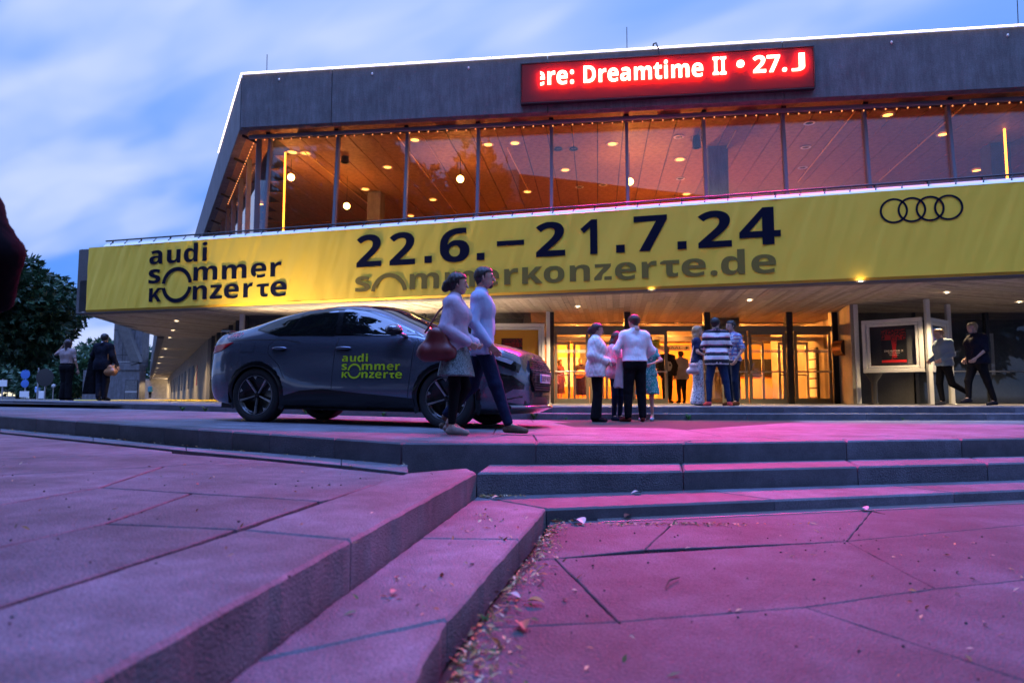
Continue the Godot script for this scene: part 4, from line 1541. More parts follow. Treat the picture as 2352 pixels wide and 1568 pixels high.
# a tree: tapered trunk, limbs, and a crown of leaf sprays gathered in clumps
func tree(called: String, label: String, group: String, base: Vector3, height: float, radius: float, crown_base: float, sprays: int, leaf: float, sd: int, tone: Color) -> Node3D:
	var rng := RandomNumberGenerator.new()
	rng.seed = sd
	var o := thing(called, label, "tree", base, 0.0, group)
	var tr := Mb.new()
	var r0 := height * 0.022 + 0.05
	var pts := []
	var rad := []
	for i in 7:
		var t := i / 6.0
		pts.append(Vector3(sin(t * 3.0 + sd) * 0.03 * height * t, height * 0.8 * t, cos(t * 2.3 + sd) * 0.02 * height * t))
		rad.append(r0 * (1.25 - t) + 0.02)
	tr.tube(pts, rad, 9)
	var cy := (height + crown_base) * 0.5
	var ch := (height - crown_base) * 0.5
	var clumps := []
	for i in 34:
		var d := Vector3(rng.randfn(), rng.randfn() * 0.9 + 0.12, rng.randfn()).normalized()
		var k := rng.randf_range(0.45, 0.95)
		var c := Vector3(d.x * radius * k, cy + d.y * ch * k, d.z * radius * k)
		clumps.append([c, radius * rng.randf_range(0.24, 0.4)])
		if i < 14:
			var a := Vector3(0, crown_base + (c.y - crown_base) * 0.45, 0)
			tr.tube([a, a.lerp(c, 0.5) + Vector3(0, 0.1 * radius, 0), c], [r0 * 0.4, r0 * 0.22, 0.02], 6)
	part(o, "trunk", tr, M.bark)
	var lf := Mb.new()          # one spray: three pointed leaflets
	for k in [[0.0, 1.0], [0.75, 0.75], [-0.75, 0.75]]:
		var dr: Vector3 = Vector3(sin(k[0]), 0, cos(k[0])) * k[1]
		var sdw: Vector3 = Vector3(dr.z, 0, -dr.x) * 0.2
		lf.tri(Vector3.ZERO, dr * 0.5 + sdw + Vector3(0, 0.08, 0), dr)
		lf.tri(Vector3.ZERO, dr, dr * 0.5 - sdw + Vector3(0, 0.08, 0))
	var mm := MultiMesh.new()
	mm.transform_format = MultiMesh.TRANSFORM_3D
	mm.use_colors = true
	mm.mesh = lf.mesh()
	mm.instance_count = sprays
	for i in sprays:
		var c: Array = clumps[i % clumps.size()]
		var d := Vector3(rng.randfn(), rng.randfn(), rng.randfn()).normalized()
		var p: Vector3 = c[0] + d * c[1] * pow(rng.randf(), 0.4)
		var outw := (p - Vector3(0, cy, 0)).normalized()
		var z := (outw + Vector3(rng.randfn(), rng.randfn() - 0.3, rng.randfn()) * 0.6).normalized()
		var x := z.cross(Vector3(rng.randfn(), rng.randfn(), rng.randfn())).normalized()
		var s := leaf * rng.randf_range(0.6, 1.3)
		mm.set_instance_transform(i, Transform3D(Basis(x, z.cross(x), z) * s, p))
		var k := rng.randf_range(0.65, 1.35)
		mm.set_instance_color(i, Color(tone.r * k, tone.g * k, tone.b * k * rng.randf_range(0.8, 1.2)))
	var mi := MultiMeshInstance3D.new()
	mi.name = "crown"
	mi.multimesh = mm
	mi.material_override = M.leaf
	mi.set_meta("kind", "stuff")
	o.add_child(mi, true)
	return o

func pole_sign(label: String, x: float, y_top: float, depth: float, discs: Array, m: Material) -> void:
	var b := at(x, 917, depth)
	var t := at(x, y_top, depth)
	b.y = 0.2
	var o := thing("sign_post", label, "sign", b)
	var mb := Mb.new()
	mb.tube([Vector3.ZERO, Vector3(0, t.y - 0.2, 0)], 0.05, 6)
	part(o, "post", mb, M.alu)
	for q in discs:
		var d := Mb.new()
		if q[1] > 0.0:
			d.lathe([[0.001, 0.03], [q[1], 0.03], [q[1], 0.0], [0.001, 0.0]], 16, Vector3(0, t.y - 0.2 - q[0], 0.06), Basis(Vector3.RIGHT, Vector3.BACK, Vector3.DOWN))
		else:
			d.box(Vector3(0, t.y - 0.2 - q[0], 0.07), Vector3(0.7, 0.45, 0.04))
		part(o, "sign_plate", d, q[2])

func surroundings() -> void:
	M.bark = mat(lin(0.05, 0.04, 0.032), 0.9)
	M.leaf = mat(Color.WHITE, 0.55)
	M.leaf.vertex_color_use_as_albedo = true
	M.leaf.backlight_enabled = true
	M.leaf.backlight = Color(0.35, 0.35, 0.35)
	var green := Color(0.022, 0.07, 0.028)
	var gy := 0.25
	# the square to the left
	tree("tree", "large dark feathery tree at the left edge beyond the plaza", "", Vector3(-24.4, gy, -31), 6.5, 4.5, 1.9, 15000, 0.34, 3, green)
	var row := [[-62.0, -104.0, 8.5, 4.2], [-56.0, -96.0, 8.4, 4.6], [-70.0, -100.0, 7.5, 4.4], [-78.0, -108.0, 9.5, 5.0], [-48.0, -74.0, 4.6, 2.4], [-53.0, -82.0, 5.4, 3.0], [-60.0, -88.0, 5.6, 3.2], [-85.0, -100.0, 7.0, 4.5]]
	var where := ["behind the yellow van", "above the man in the dark suit", "behind the woman in the beige top", "at the far left end of the row", "low beside the concrete wing", "low between the two walkers", "low behind the globe lamp", "behind the lit kiosk"]
	for i in row.size():
		var q: Array = row[i]
		tree("tree", "mid green tree of the far row, " + where[i], "trees beyond the square", Vector3(q[0], gy - 0.1, q[1]), q[2], q[3], q[2] * 0.12, 3600, 0.75, 40 + i, Color(0.035, 0.095, 0.045))
	# trees and a gabled hall behind the lens, mirrored in the upper windows and the car
	var back := [[-17.0, 10.0, 27.0, 7.0], [-25.0, 8.0, 26.0, 7.5], [-36.0, 10.0, 21.0, 7.0], [13.0, 19.0, 13.0, 6.0], [24.0, 15.0, 14.0, 6.0], [-12.8, -4.8, 17.5, 5.4], [-7.0, -0.4, 18.0, 5.0], [-21.0, 9.0, 13.0, 5.5], [-12.5, 8.5, 14.0, 5.5], [-3.5, 9.5, 13.5, 5.5], [4.5, 8.8, 14.0, 5.5], [12.0, 8.6, 13.0, 5.5], [20.0, 9.2, 14.0, 6.0], [28.0, 8.0, 13.0, 6.0]]
	var bl := ["tall lime tree behind the camera, nearest the old hall", "tall lime tree behind the camera, in the middle of three", "tall lime tree behind the camera, far left", "round tree behind the camera to the right", "round tree behind the camera, far right", "spreading tree beside the camera, out of the frame on the left", "high-crowned tree beside the camera, just out of the frame on the left"]
	for i in 7:
		bl.append("round tree of the avenue behind the camera, %s from the left" % NTH[i])
	for i in back.size():
		var q: Array = back[i]
		tree("tree", bl[i], "trees behind the camera", Vector3(q[0], -0.45, q[1]), q[2], q[3], 4.6 if i == 6 else 2.2, 6000, 0.75, 70 + i, green)
	var gh := thing("gabled_hall", "old gabled hall with chimneys opposite, seen only as a reflection", "building", Vector3(12, -0.45, 34))
	var wl := Mb.new()
	wl.box(Vector3(-27, 14, 6), Vector3(64, 28, 12))
	part(gh, "wall", wl, mat(lin(0.5, 0.45, 0.38), 0.9))
	var rf := Mb.new()
	var apex := Vector3(-27.7, 36, 0)
	for z in [-0.3, 12.3]:
		var nn := Vector3(0, 0, -1 if z < 0.0 else 1)
		rf.tri_n(Vector3(-62, 28, z), Vector3(7, 28, z), apex + Vector3(0, 0, z), nn, nn, nn)
	rf.face(Vector3(7, 28, -0.3), Vector3(7, 28, 12.3), apex + Vector3(0, 0, 12.3), apex + Vector3(0, 0, -0.3), Vector3(1, 3, 0))
	rf.face(Vector3(-62, 28, -0.3), Vector3(-62, 28, 12.3), apex + Vector3(0, 0, 12.3), apex + Vector3(0, 0, -0.3), Vector3(-1, 3, 0))
	part(gh, "roof", rf, mat(lin(0.09, 0.04, 0.03), 0.8))
	for q in [[-31.0, 35.0, 1.6], [-29.6, 37.0, 1.8], [-28.0, 36.0, 1.6], [-25.8, 35.2, 1.5]]:
		var c := Mb.new()
		c.box(Vector3(q[0], q[1] * 0.5 + 12.0, -1.2), Vector3(q[2], q[1] - 24.0, 1.4), Basis.IDENTITY, 0.05)
		part(gh, "chimney", c, mat(lin(0.4, 0.36, 0.3), 0.9))
	# concrete wing at the end of the walk
	var w := thing("concrete_wing", "pale grey concrete wing with a slanting dark fin at the end of the walk", "building", Vector3(-39, 0.1, -70))
	part(w, "upper_block", wbox(-41.4, -38.4, 3.6, 14.0, -72.0, -70.6, 0.03), M.concrete, true)
	part(w, "lower_block", wbox(-44.0, -38.2, 0.0, 3.2, -71.2, -70.0, 0.03), M.concrete, true)
	part(w, "parapet_block", wbox(-41.0, -38.2, 3.2, 3.85, -71.2, -69.9, 0.03), M.concrete, true)
	for x in [-40.4, -39.2]:
		part(w, "form_joint", wbox(x - 0.03, x + 0.03, 3.9, 14, -70.62, -70.59), M.black, true)
	for y in [4.8, 7.4]:
		part(w, "form_joint", wbox(-41.4, -38.4, y - 0.03, y + 0.03, -70.625, -70.59), M.black, true)
	var fin := Mb.new()
	fin.bar(Vector3(-40.4, 8.2, -70.2), Vector3(-38.6, 3.9, -70.2), 0.9, 0.7, Vector3.BACK)
	part(w, "slanting_fin", fin, M.concrete_dark, true)
	part(w, "doorway", wbox(-39.6, -38.3, 0.2, 2.2, -70.02, -69.95), M.black, true)
	var gb := Mb.new()
	for i in 12:
		gb.box(Vector3(-39.5 + i * 0.1, 1.2, -69.92), Vector3(0.03, 1.9, 0.03))
	gb.box(Vector3(-38.95, 1.0, -69.9), Vector3(1.2, 0.16, 0.03))
	part(w, "barred_gate", gb, M.alu, true).set_meta("kind", "stuff")
	part(w, "handrail", wbox(-40.6, -38.0, 4.05, 4.1, -69.9, -69.85), M.alu, true)
	# street furniture and vehicles of the square
	var gb2 := at(122, 886, 72)
	var gl := thing("globe_street_lamp", "white globe lamp on a short post beside the woman in the beige top", "street lamp", Vector3(gb2.x, 0.2, gb2.z))
	var pm := Mb.new()
	pm.tube([Vector3.ZERO, Vector3(0, gb2.y - 0.35, 0)], 0.05, 6)
	part(gl, "post", pm, M.alu)
	var gm := Mb.new()
	gm.ball(Vector3(0, gb2.y - 0.2, 0), Vector3.ONE * 0.22)
	part(gl, "globe", gm, M.white)
	var blue := mat(lin(0.05, 0.16, 0.5), 0.5)
	pole_sign("slim post with two round blue signs and a small plate near the left edge", 55.6, 852, 52, [[0.25, 0.36, blue], [0.95, 0.3, blue], [1.75, 0.0, M.white]], M.alu)
	pole_sign("tall bare grey post behind the woman in the beige top", 84, 838, 50, [], M.alu)
	pole_sign("post with a big dark round sign under the tree", 101, 848, 46, [[0.55, 0.6, M.dark_metal]], M.alu)
	pole_sign("pale post with a narrow plate at the very left edge", 3, 870, 48, [[0.3, 0.0, M.white]], M.alu)
	var pb := at(94.5, 910, 60)
	var pan := thing("information_panel", "small white information panel standing on the square", "sign", Vector3(pb.x, 0.2, pb.z))
	var pp := Mb.new()
	pp.box(Vector3(0, 0.45, 0), Vector3(0.52, 0.66, 0.05), Basis.IDENTITY, 0.01)
	part(pan, "board", pp, M.white)
	var pf := Mb.new()
	for x in [-0.28, 0.28]:
		pf.box(Vector3(x, 0.4, 0), Vector3(0.04, 0.8, 0.05))
	part(pan, "frame", pf, M.alu)
	var kb := at(26, 910, 112)
	var ks := thing("kiosk", "low pale kiosk with lit windows under the tree at the far left", "kiosk", Vector3(kb.x, 0.1, kb.z))
	var kk := Mb.new()
	kk.box(Vector3(0, 0.75, 0), Vector3(3.4, 1.5, 2))
	part(ks, "wall", kk, mat(lin(0.5, 0.5, 0.48), 0.8))
	var kr := Mb.new()
	kr.box(Vector3(0, 1.6, 0), Vector3(3.9, 0.12, 2.4))
	part(ks, "roof", kr, M.concrete)
	for i in 4:
		var kw := Mb.new()
		kw.box(Vector3(-1.2 + i * 0.8, 0.9, 1.0), Vector3(0.6, 0.6, 0.04))
		part(ks, "lit_window", kw, glow(Color(1.0, 0.95, 0.8), 0.9))
	van("yellow box van parked behind the white van", at(171, 916, 100), Vector3(2.6, 2.35, 6.0), mat(lin(0.75, 0.62, 0.05), 0.4), 0.15)
	van("small white van parked in front of the yellow van", at(186, 916.4, 92), Vector3(2.0, 1.45, 4.2), M.white, 1.2)
	van("pale blue low van parked left of the white van", at(135, 917, 90), Vector3(1.8, 0.75, 4.2), mat(lin(0.3, 0.45, 0.55), 0.4), 1.4)

func van(label: String, p: Vector3, s: Vector3, m: Material, turn: float) -> void:
	var o := thing("parked_van", label, "van", Vector3(p.x, 0.15, p.z), turn)
	var mb := Mb.new()
	var pr := PackedVector2Array([Vector2(-0.5, 0.12), Vector2(0.5, 0.12), Vector2(0.5, 0.45), Vector2(0.38, 0.55), Vector2(0.22, 0.98), Vector2(-0.48, 1.0), Vector2(-0.5, 0.9)])
	var rows := []
	for k in [[-0.5, 0.93], [-0.44, 1.0], [0.44, 1.0], [0.5, 0.93]]:
		var line := PackedVector3Array()
		for q in pr:
			line.append(Vector3(k[0] * s.x, q.y * s.y, q.x * s.z * k[1]))
		rows.append(line)
	mb.grid(rows, true)
	for e in [0, 3]:
		var nn := Vector3(-1 if e == 0 else 1, 0, 0)
		for k in range(1, pr.size() - 1):
			mb.tri_n(rows[e][0], rows[e][k], rows[e][k + 1], nn, nn, nn)
	part(o, "body", mb, m)
	for sx in [-1.0, 1.0]:
		var w := Mb.new()
		w.face(Vector3(sx * (s.x * 0.5 + 0.01), s.y * 0.55, s.z * 0.1), Vector3(sx * (s.x * 0.5 + 0.01), s.y * 0.55, s.z * 0.33), Vector3(sx * (s.x * 0.48 + 0.01), s.y * 0.9, s.z * 0.22), Vector3(sx * (s.x * 0.48 + 0.01), s.y * 0.9, s.z * 0.1), Vector3(sx, 0, 0))
		part(o, "window", w, M.black)
		for z in [-0.3, 0.32]:
			var t := Mb.new()
			t.lathe([[0.001, 0.1], [0.26, 0.1], [0.3, 0.06], [0.3, -0.06], [0.26, -0.1], [0.001, -0.1]], 16, Vector3(sx * s.x * 0.46, 0.3, z * s.z), Basis(Vector3.UP, Vector3.RIGHT, Vector3.FORWARD))
			part(o, "wheel", t, M.black)

# a glazed poster case between two corner points
func poster_case(label: String, a: Vector3, b: Vector3, y0: float, y1: float, back: Material) -> Array:
	var d := (b - a); d.y = 0
	var w := d.length()
	var bs := Basis(d.normalized(), Vector3.UP, d.normalized().cross(Vector3.UP))
	if bs.z.z < 0.0:
		bs.z = -bs.z
	var o := thing("poster_case", label, "display case", Vector3(a.x, 0.2, a.z))
	var p := func(x: float, y: float, f: float) -> Vector3: return Vector3(a.x, 0, a.z) + bs.x * x + Vector3(0, y, 0) + bs.z * f
	var h := y1 - y0
	var bx := Basis(bs.x, Vector3.UP, bs.x.cross(Vector3.UP))
	var fr := Mb.new()
	for q in [[0.05, 0.1], [0.14, 0.07]]:
		var i: float = q[0] - q[1] * 0.5
		var t: float = q[1]
		var f := 0.0 if t > 0.08 else -0.02
		fr.box(p.call(w * 0.5, y1 - i - t * 0.5, f), Vector3(w - i * 2, t, 0.08), bx, 0.012)
		fr.box(p.call(w * 0.5, y0 + i + t * 0.5, f), Vector3(w - i * 2, t, 0.08), bx, 0.012)
		for x in [i + t * 0.5, w - i - t * 0.5]:
			fr.box(p.call(x, (y0 + y1) * 0.5, f + 0.001), Vector3(t, h - i * 2 - t * 2, 0.08), bx, 0.012)
	part(o, "frame", fr, M.alu_light, true)
	var bk := Mb.new()
	bk.box(p.call(w * 0.5, (y0 + y1) * 0.5, -0.1), Vector3(w - 0.06, h - 0.06, 0.02), bx)
	part(o, "back_board", bk, back, true)
	var gl := Mb.new()
	gl.face(p.call(0.17, y0 + 0.17, -0.03), p.call(w - 0.17, y0 + 0.17, -0.03), p.call(w - 0.17, y1 - 0.17, -0.03), p.call(0.17, y1 - 0.17, -0.03), bs.z)
	part(o, "pane", gl, M.door_glass, true)
	return [o, p, w, bs.z]

func poster_print(sd: int) -> ImageTexture:
	# red sky with dark leafy shadows and two dark flanks round a pale red trunk
	var w := 256
	var h := 340
	var f := FastNoiseLite.new()
	f.seed = sd
	f.frequency = 0.05
	f.fractal_octaves = 4
	var im := Image.create(w, h, false, Image.FORMAT_RGB8)
	for y in h:
		for x in w:
			var u := float(x) / w
			var t := float(y) / h
			var n := f.get_noise_2d(x, y)
			var c := Color(0.62, 0.03, 0.03)
			if t > 0.32 and absf(u - 0.52) > 0.07 + 0.28 * pow(absf(t - 0.62), 1.4):
				c = Color(0.02, 0.05, 0.07)
			if minf(minf(u, 1.0 - u), minf(t, 1.0 - t)) < 0.16 and n > -0.12:
				c = Color(0.02, 0.01, 0.02)
			if absf(u - 0.58) < 0.2 and absf(t - 0.28) < 0.14 and n > 0.08:
				c = Color(0.04, 0.02, 0.02)
			if t > 0.92:
				c = Color(0.7, 0.08, 0.07)
			im.set_pixel(x, y, c)
	return ImageTexture.create_from_image(im)

func fittings() -> void:
	var floor_ := 0.2
	# posts of the zigzag display
	var posts := [[Vector3(9.0, 0, -17.77), "pale post between the pier and the large poster case"], [Vector3(10.26, 0, -16.75), "tall pale post at the corner of the two poster cases"], [Vector3(11.37, 0, -17.68), "pale post behind the man in the grey jacket"], [Vector3(1.02, 0, -19.2), "pale post between the orange display case and the doors"]]
	for q in posts:
		var o := thing("post", q[1], "post", q[0] + Vector3(0, floor_, 0))
		var mb := Mb.new()
		mb.box(Vector3(0, 1.3, 0), Vector3(0.11, 2.6, 0.11), Basis.IDENTITY, 0.012)
		part(o, "shaft", mb, M.alu_light)
		var ft := Mb.new()
		ft.box(Vector3(0, 0.01, 0), Vector3(0.18, 0.02, 0.18), Basis.IDENTITY, 0.004)
		part(o, "foot_plate", ft, M.alu)
	var pr := mat(Color.WHITE, 0.5)
	pr.albedo_texture = poster_print(4)
	var c1 := poster_case("large tilted-looking poster case with a red and black concert poster", Vector3(9.1, 0, -17.66), Vector3(10.17, 0, -16.8), 1.0, 2.36, M.black)
	var p: Callable = c1[1]
	var ob: Node3D = c1[0]
	var pb := Mb.new()
	pb.uvquad(p.call(0.42, 1.26, -0.085), p.call(0.98, 1.26, -0.085), p.call(0.98, 2.1, -0.085), p.call(0.42, 2.1, -0.085), c1[3])
	var po := part(ob, "poster", pb, pr, true)
	var tx := Mb.new()
	var pl := func(q: Vector2) -> Vector3: return p.call(q.x, q.y, -0.08)
	letters(tx, "DREAMTIME II", false, 0.49, 1.53, 0.42, 0.045, pl, c1[3])
	letters(tx, "Teatro Danza", false, 0.57, 1.485, 0.26, 0.026, pl, c1[3])
	letters(tx, "Musik und Tanz", false, 0.6, 1.44, 0.2, 0.022, pl, c1[3])
	part(po, "lettering", tx, mat(lin(0.7, 0.6, 0.5), 0.6), true)
	var sh := Mb.new()
	sh.face(p.call(1.0, 1.2, -0.086), p.call(1.16, 1.2, -0.086), p.call(1.16, 2.08, -0.086), p.call(1.0, 2.08, -0.086), c1[3])
	part(ob, "grey_sheet", sh, mat(lin(0.06, 0.06, 0.065), 0.7), true)
	var c2 := poster_case("narrow poster case turned away behind the man in the grey jacket", Vector3(10.36, 0, -16.85), Vector3(11.28, 0, -17.6), 1.0, 2.36, M.black)
	var p2: Callable = c2[1]
	var sb := Mb.new()
	sb.face(p2.call(0.25, 1.3, -0.085), p2.call(0.6, 1.3, -0.085), p2.call(0.6, 2.1, -0.085), p2.call(0.25, 2.1, -0.085), c2[3])
	part(c2[0], "poster", sb, mat(lin(0.35, 0.04, 0.12), 0.6), true)
	var pr2 := mat(Color.WHITE, 0.5)
	pr2.albedo_texture = poster_print(19)
	var c3 := poster_case("display case with an orange back and a dark red print behind the walking man", Vector3(-0.72, 0, -19.2), Vector3(0.92, 0, -19.2), 0.75, 2.46, mat(lin(0.62, 0.30, 0.02), 0.6))
	var p3: Callable = c3[1]
	var ob3 := Mb.new()
	ob3.uvquad(p3.call(0.42, 1.25, -0.085), p3.call(1.02, 1.25, -0.085), p3.call(1.02, 2.05, -0.085), p3.call(0.42, 2.05, -0.085), c3[3])
	part(c3[0], "poster", ob3, pr2, true)
	# funnel ashtray below the large case
	var ash := thing("ashtray_stand", "black funnel-topped ashtray stand below the large poster case", "ashtray", Vector3(9.12, floor_, -17.2))
	var am := Mb.new()
	am.lathe([[0.001, 0.0], [0.18, 0.0], [0.18, 0.02], [0.07, 0.03], [0.065, 0.56], [0.2, 0.76], [0.2, 0.79], [0.17, 0.79], [0.001, 0.72]], 18)
	part(ash, "stand", am, M.dark_metal)
	# half-round copper sconce on the pier
	var sn := Vector3(8.97, 1.72, -18.6)
	var so := thing("wall_lamp", "half-round copper wall lamp on the concrete pier", "wall lamp", sn)
	var rows := []
	for i in 9:
		var a := PI * i / 8.0
		var line := PackedVector3Array()
		for k in 2:
			line.append(Vector3(-sin(a) * 0.13, -cos(a) * 0.21, (k - 0.5) * 0.34))
		rows.append(line)
	var sm := Mb.new()
	sm.grid(rows)
	var cp := mat(lin(0.75, 0.36, 0.14), 0.25, 0.9)
	var b1 := part(so, "copper_shade", sm, cp)
	b1.rotation.y = 0.27
	var se := Mb.new()
	for s in [-0.17, 0.17]:
		for i in range(1, 8):
			se.tri_n(rows[0][0] * Vector3(1, 1, 0) + Vector3(0, 0, s), rows[i][0] * Vector3(1, 1, 0) + Vector3(0, 0, s), rows[i + 1][0] * Vector3(1, 1, 0) + Vector3(0, 0, s), Vector3(0, 0, s).normalized(), Vector3(0, 0, s).normalized(), Vector3(0, 0, s).normalized())
	part(so, "end_cap", se, M.dark_metal).rotation.y = 0.27
	# notice behind the dark glass on the right
	var nb := thing("notice_board", "pale notice board behind the dark glass at the right edge", "notice board", Vector3(13.6, 1.0, -19.75))
	var nm := Mb.new()
	nm.box(Vector3(0, 0.63, 0), Vector3(0.78, 1.2, 0.03), Basis.IDENTITY, 0.006)
	part(nb, "frame", nm, M.alu_light)
	var ns := Mb.new()
	ns.box(Vector3(-0.02, 0.55, 0.02), Vector3(0.62, 0.9, 0.012))
	part(nb, "sheet", ns, mat(lin(0.35, 0.36, 0.36), 0.7))
	# lightning rods on the roof
	for q in [[613, 125, 162, "thin lightning rod near the left corner of the roof"], [1440, 62, 112, "thin lightning rod above the red sign"], [2338, 0, 58, "thin lightning rod at the right edge of the roof"]]:
		var b := on_plane(q[0], q[2], hp(0, 0, 1.2), HB)
		var t := on_plane(q[0], q[1], hp(0, 0, 1.2), HB)
		var o := thing("lightning_rod", q[3], "lightning rod", Vector3(b.x, 9.9, b.z))
		var mb := Mb.new()
		mb.tube([Vector3(0, 0, 0), Vector3(t.x - b.x, t.y - 9.9, 0)], 0.012, 5)
		part(o, "rod", mb, M.dark_metal)
		var bs := Mb.new()
		bs.box(Vector3(0, 0.03, 0), Vector3(0.25, 0.06, 0.25))
		part(o, "base", bs, M.concrete)
	# conduit bow over the roof edge above the sign
	var cd := thing("cable_conduit", "short bent conduit rising over the roof edge above the red sign", "conduit", hp(12.4, 9.9, -0.05))
	var cm := Mb.new()
	cm.tube([hp(12.45, 9.87, -0.1), hp(12.42, 10.1, -0.1), hp(12.36, 10.3, -0.05), hp(12.3, 10.33, 0.05), hp(12.28, 10.2, 0.15)], 0.022, 6)
	part(cd, "pipe", cm, M.dark_metal, true)
	# theatre spotlights hung behind the glass
	var sl := [["pair of dark theatre spotlights hanging behind the fifth pane", 1240, 300, 21.4, 2], ["second pair of dark theatre spotlights hanging right of the first", 1300, 330, 21.6, 2], ["large black theatre spotlight beside a mullion under the red sign", 1600, 325, 20.6, 1], ["lit theatre spotlight left of the grey column", 1668, 292, 20.8, 3], ["lit theatre spotlight right of the grey column", 1741, 288, 20.6, 3], ["black theatre spotlight in the second window bay", 792, 360, 22.4, 1]]
	for q in sl:
		var c := at(q[1], q[2], q[3])
		var o := thing("theatre_spotlight", q[0], "spotlight", c)
		var bar := Mb.new()
		bar.box(Vector3(0, 0.42, 0), Vector3(0.9 if q[4] == 2 else 0.35, 0.04, 0.04))
		bar.tube([Vector3(0, 0.42, 0), Vector3(0, 8.45 - c.y, 0)], 0.015, 5)
		part(o, "hanging_bar", bar, M.black)
		for k in (2 if q[4] == 2 else 1):
			var off := Vector3((k - 0.5) * 0.5 if q[4] == 2 else 0.0, 0, 0)
			var bd := Mb.new()
			bd.lathe([[0.001, 0.2], [0.1, 0.19], [0.12, 0.05], [0.13, -0.16], [0.15, -0.2], [0.1, -0.2]], 14, off)
			part(o, "lamp_body", bd, M.black)
			var yk := Mb.new()
			yk.tube([off + Vector3(-0.16, 0.0, 0), off + Vector3(-0.16, 0.3, 0), off + Vector3(0, 0.42, 0), off + Vector3(0.16, 0.3, 0), off + Vector3(0.16, 0, 0)], 0.012, 5)
			part(o, "yoke", yk, M.black)
			if q[4] == 3:
				var ln := Mb.new()
				ln.lathe([[0.001, -0.2], [0.12, -0.2], [0.13, -0.19]], 14, off)
				part(o, "lit_lens", ln, M.warm_glow)
	# light tracks running back under the ceiling
	for q in [[910, 310, 1048, 490], [700, 350, 845, 468], [1165, 340, 1215, 440], [1690, 300, 1625, 425], [1965, 255, 1833, 418], [2230, 230, 2020, 415]]:
		var a := on(q[0], q[1], 8.36)
		var b := on(q[2], q[3], 8.36)
		var o := thing("light_track", "thin brass light track under the timber ceiling of the upper foyer", "light track", a, 0.0, "light tracks under the ceiling")
		var mb := Mb.new()
		mb.tube([a, b], 0.022, 6)
		for k in 3:
			var m := a.lerp(b, 0.15 + 0.35 * k)
			mb.tube([m, m + Vector3(0, 0.1, 0)], 0.01, 4)
		part(o, "rail", mb, mat(lin(0.8, 0.55, 0.2), 0.3, 0.6), true)
	count_off("light tracks under the ceiling", "thin brass light track under the upper foyer's timber ceiling, %s from the left")
	# bolts with lamps along the roof edge
	for i in 8:
		var o := thing("roof_bolt", "small white anchor bolt below the light line of the roof edge", "bolt", hp(1.2 + i * 2.9, 9.92, -0.01), 0.0, "anchor bolts below the roof light line")
		var mb := Mb.new()
		mb.ball(Vector3.ZERO, Vector3(0.03, 0.045, 0.03), 8, 6)
		part(o, "cap", mb, M.white)
	count_off("anchor bolts below the roof light line", "small white anchor bolt below the roof's light line, %s from the left")

# ---- parked coupe-like electric car: x forward, y up, z to its right
const CAR_X := [-2.32, -2.26, -2.17, -2.0, -1.7, -1.2, -0.6, 0.0, 0.35, 0.65, 0.95, 1.15, 1.5, 1.9, 2.12, 2.25, 2.34]
const CAR_Y := [
	[0.46, 0.48, 0.52, 0.57, 0.62, 0.67, 0.70, 0.73, 0.75, 0.76], [0.36, 0.40, 0.50, 0.64, 0.80, 0.92, 0.98, 1.03, 1.06, 1.08],
	[0.29, 0.33, 0.47, 0.68, 0.93, 1.06, 1.13, 1.19, 1.225, 1.24], [0.24, 0.29, 0.46, 0.71, 0.97, 1.10, 1.18, 1.245, 1.28, 1.29],
	[0.22, 0.27, 0.45, 0.72, 1.0, 1.14, 1.235, 1.31, 1.36, 1.38], [0.20, 0.25, 0.44, 0.72, 1.01, 1.16, 1.31, 1.44, 1.515, 1.535],
	[0.20, 0.25, 0.44, 0.72, 1.01, 1.155, 1.36, 1.535, 1.61, 1.63], [0.20, 0.25, 0.44, 0.72, 1.0, 1.15, 1.36, 1.54, 1.62, 1.645],
	[0.20, 0.25, 0.44, 0.72, 0.995, 1.145, 1.31, 1.45, 1.56, 1.60], [0.20, 0.25, 0.44, 0.72, 0.99, 1.14, 1.24, 1.33, 1.44, 1.49],
	[0.20, 0.25, 0.44, 0.72, 0.985, 1.12, 1.16, 1.21, 1.31, 1.355], [0.20, 0.25, 0.44, 0.72, 0.975, 1.09, 1.12, 1.14, 1.18, 1.195],
	[0.20, 0.26, 0.45, 0.72, 0.96, 1.06, 1.085, 1.10, 1.125, 1.135], [0.21, 0.27, 0.45, 0.70, 0.91, 1.0, 1.03, 1.05, 1.07, 1.08],
	[0.21, 0.27, 0.44, 0.67, 0.86, 0.945, 0.975, 0.995, 1.01, 1.015], [0.23, 0.28, 0.44, 0.64, 0.80, 0.87, 0.905, 0.93, 0.945, 0.95],
	[0.28, 0.32, 0.44, 0.58, 0.68, 0.74, 0.77, 0.79, 0.80, 0.81]]
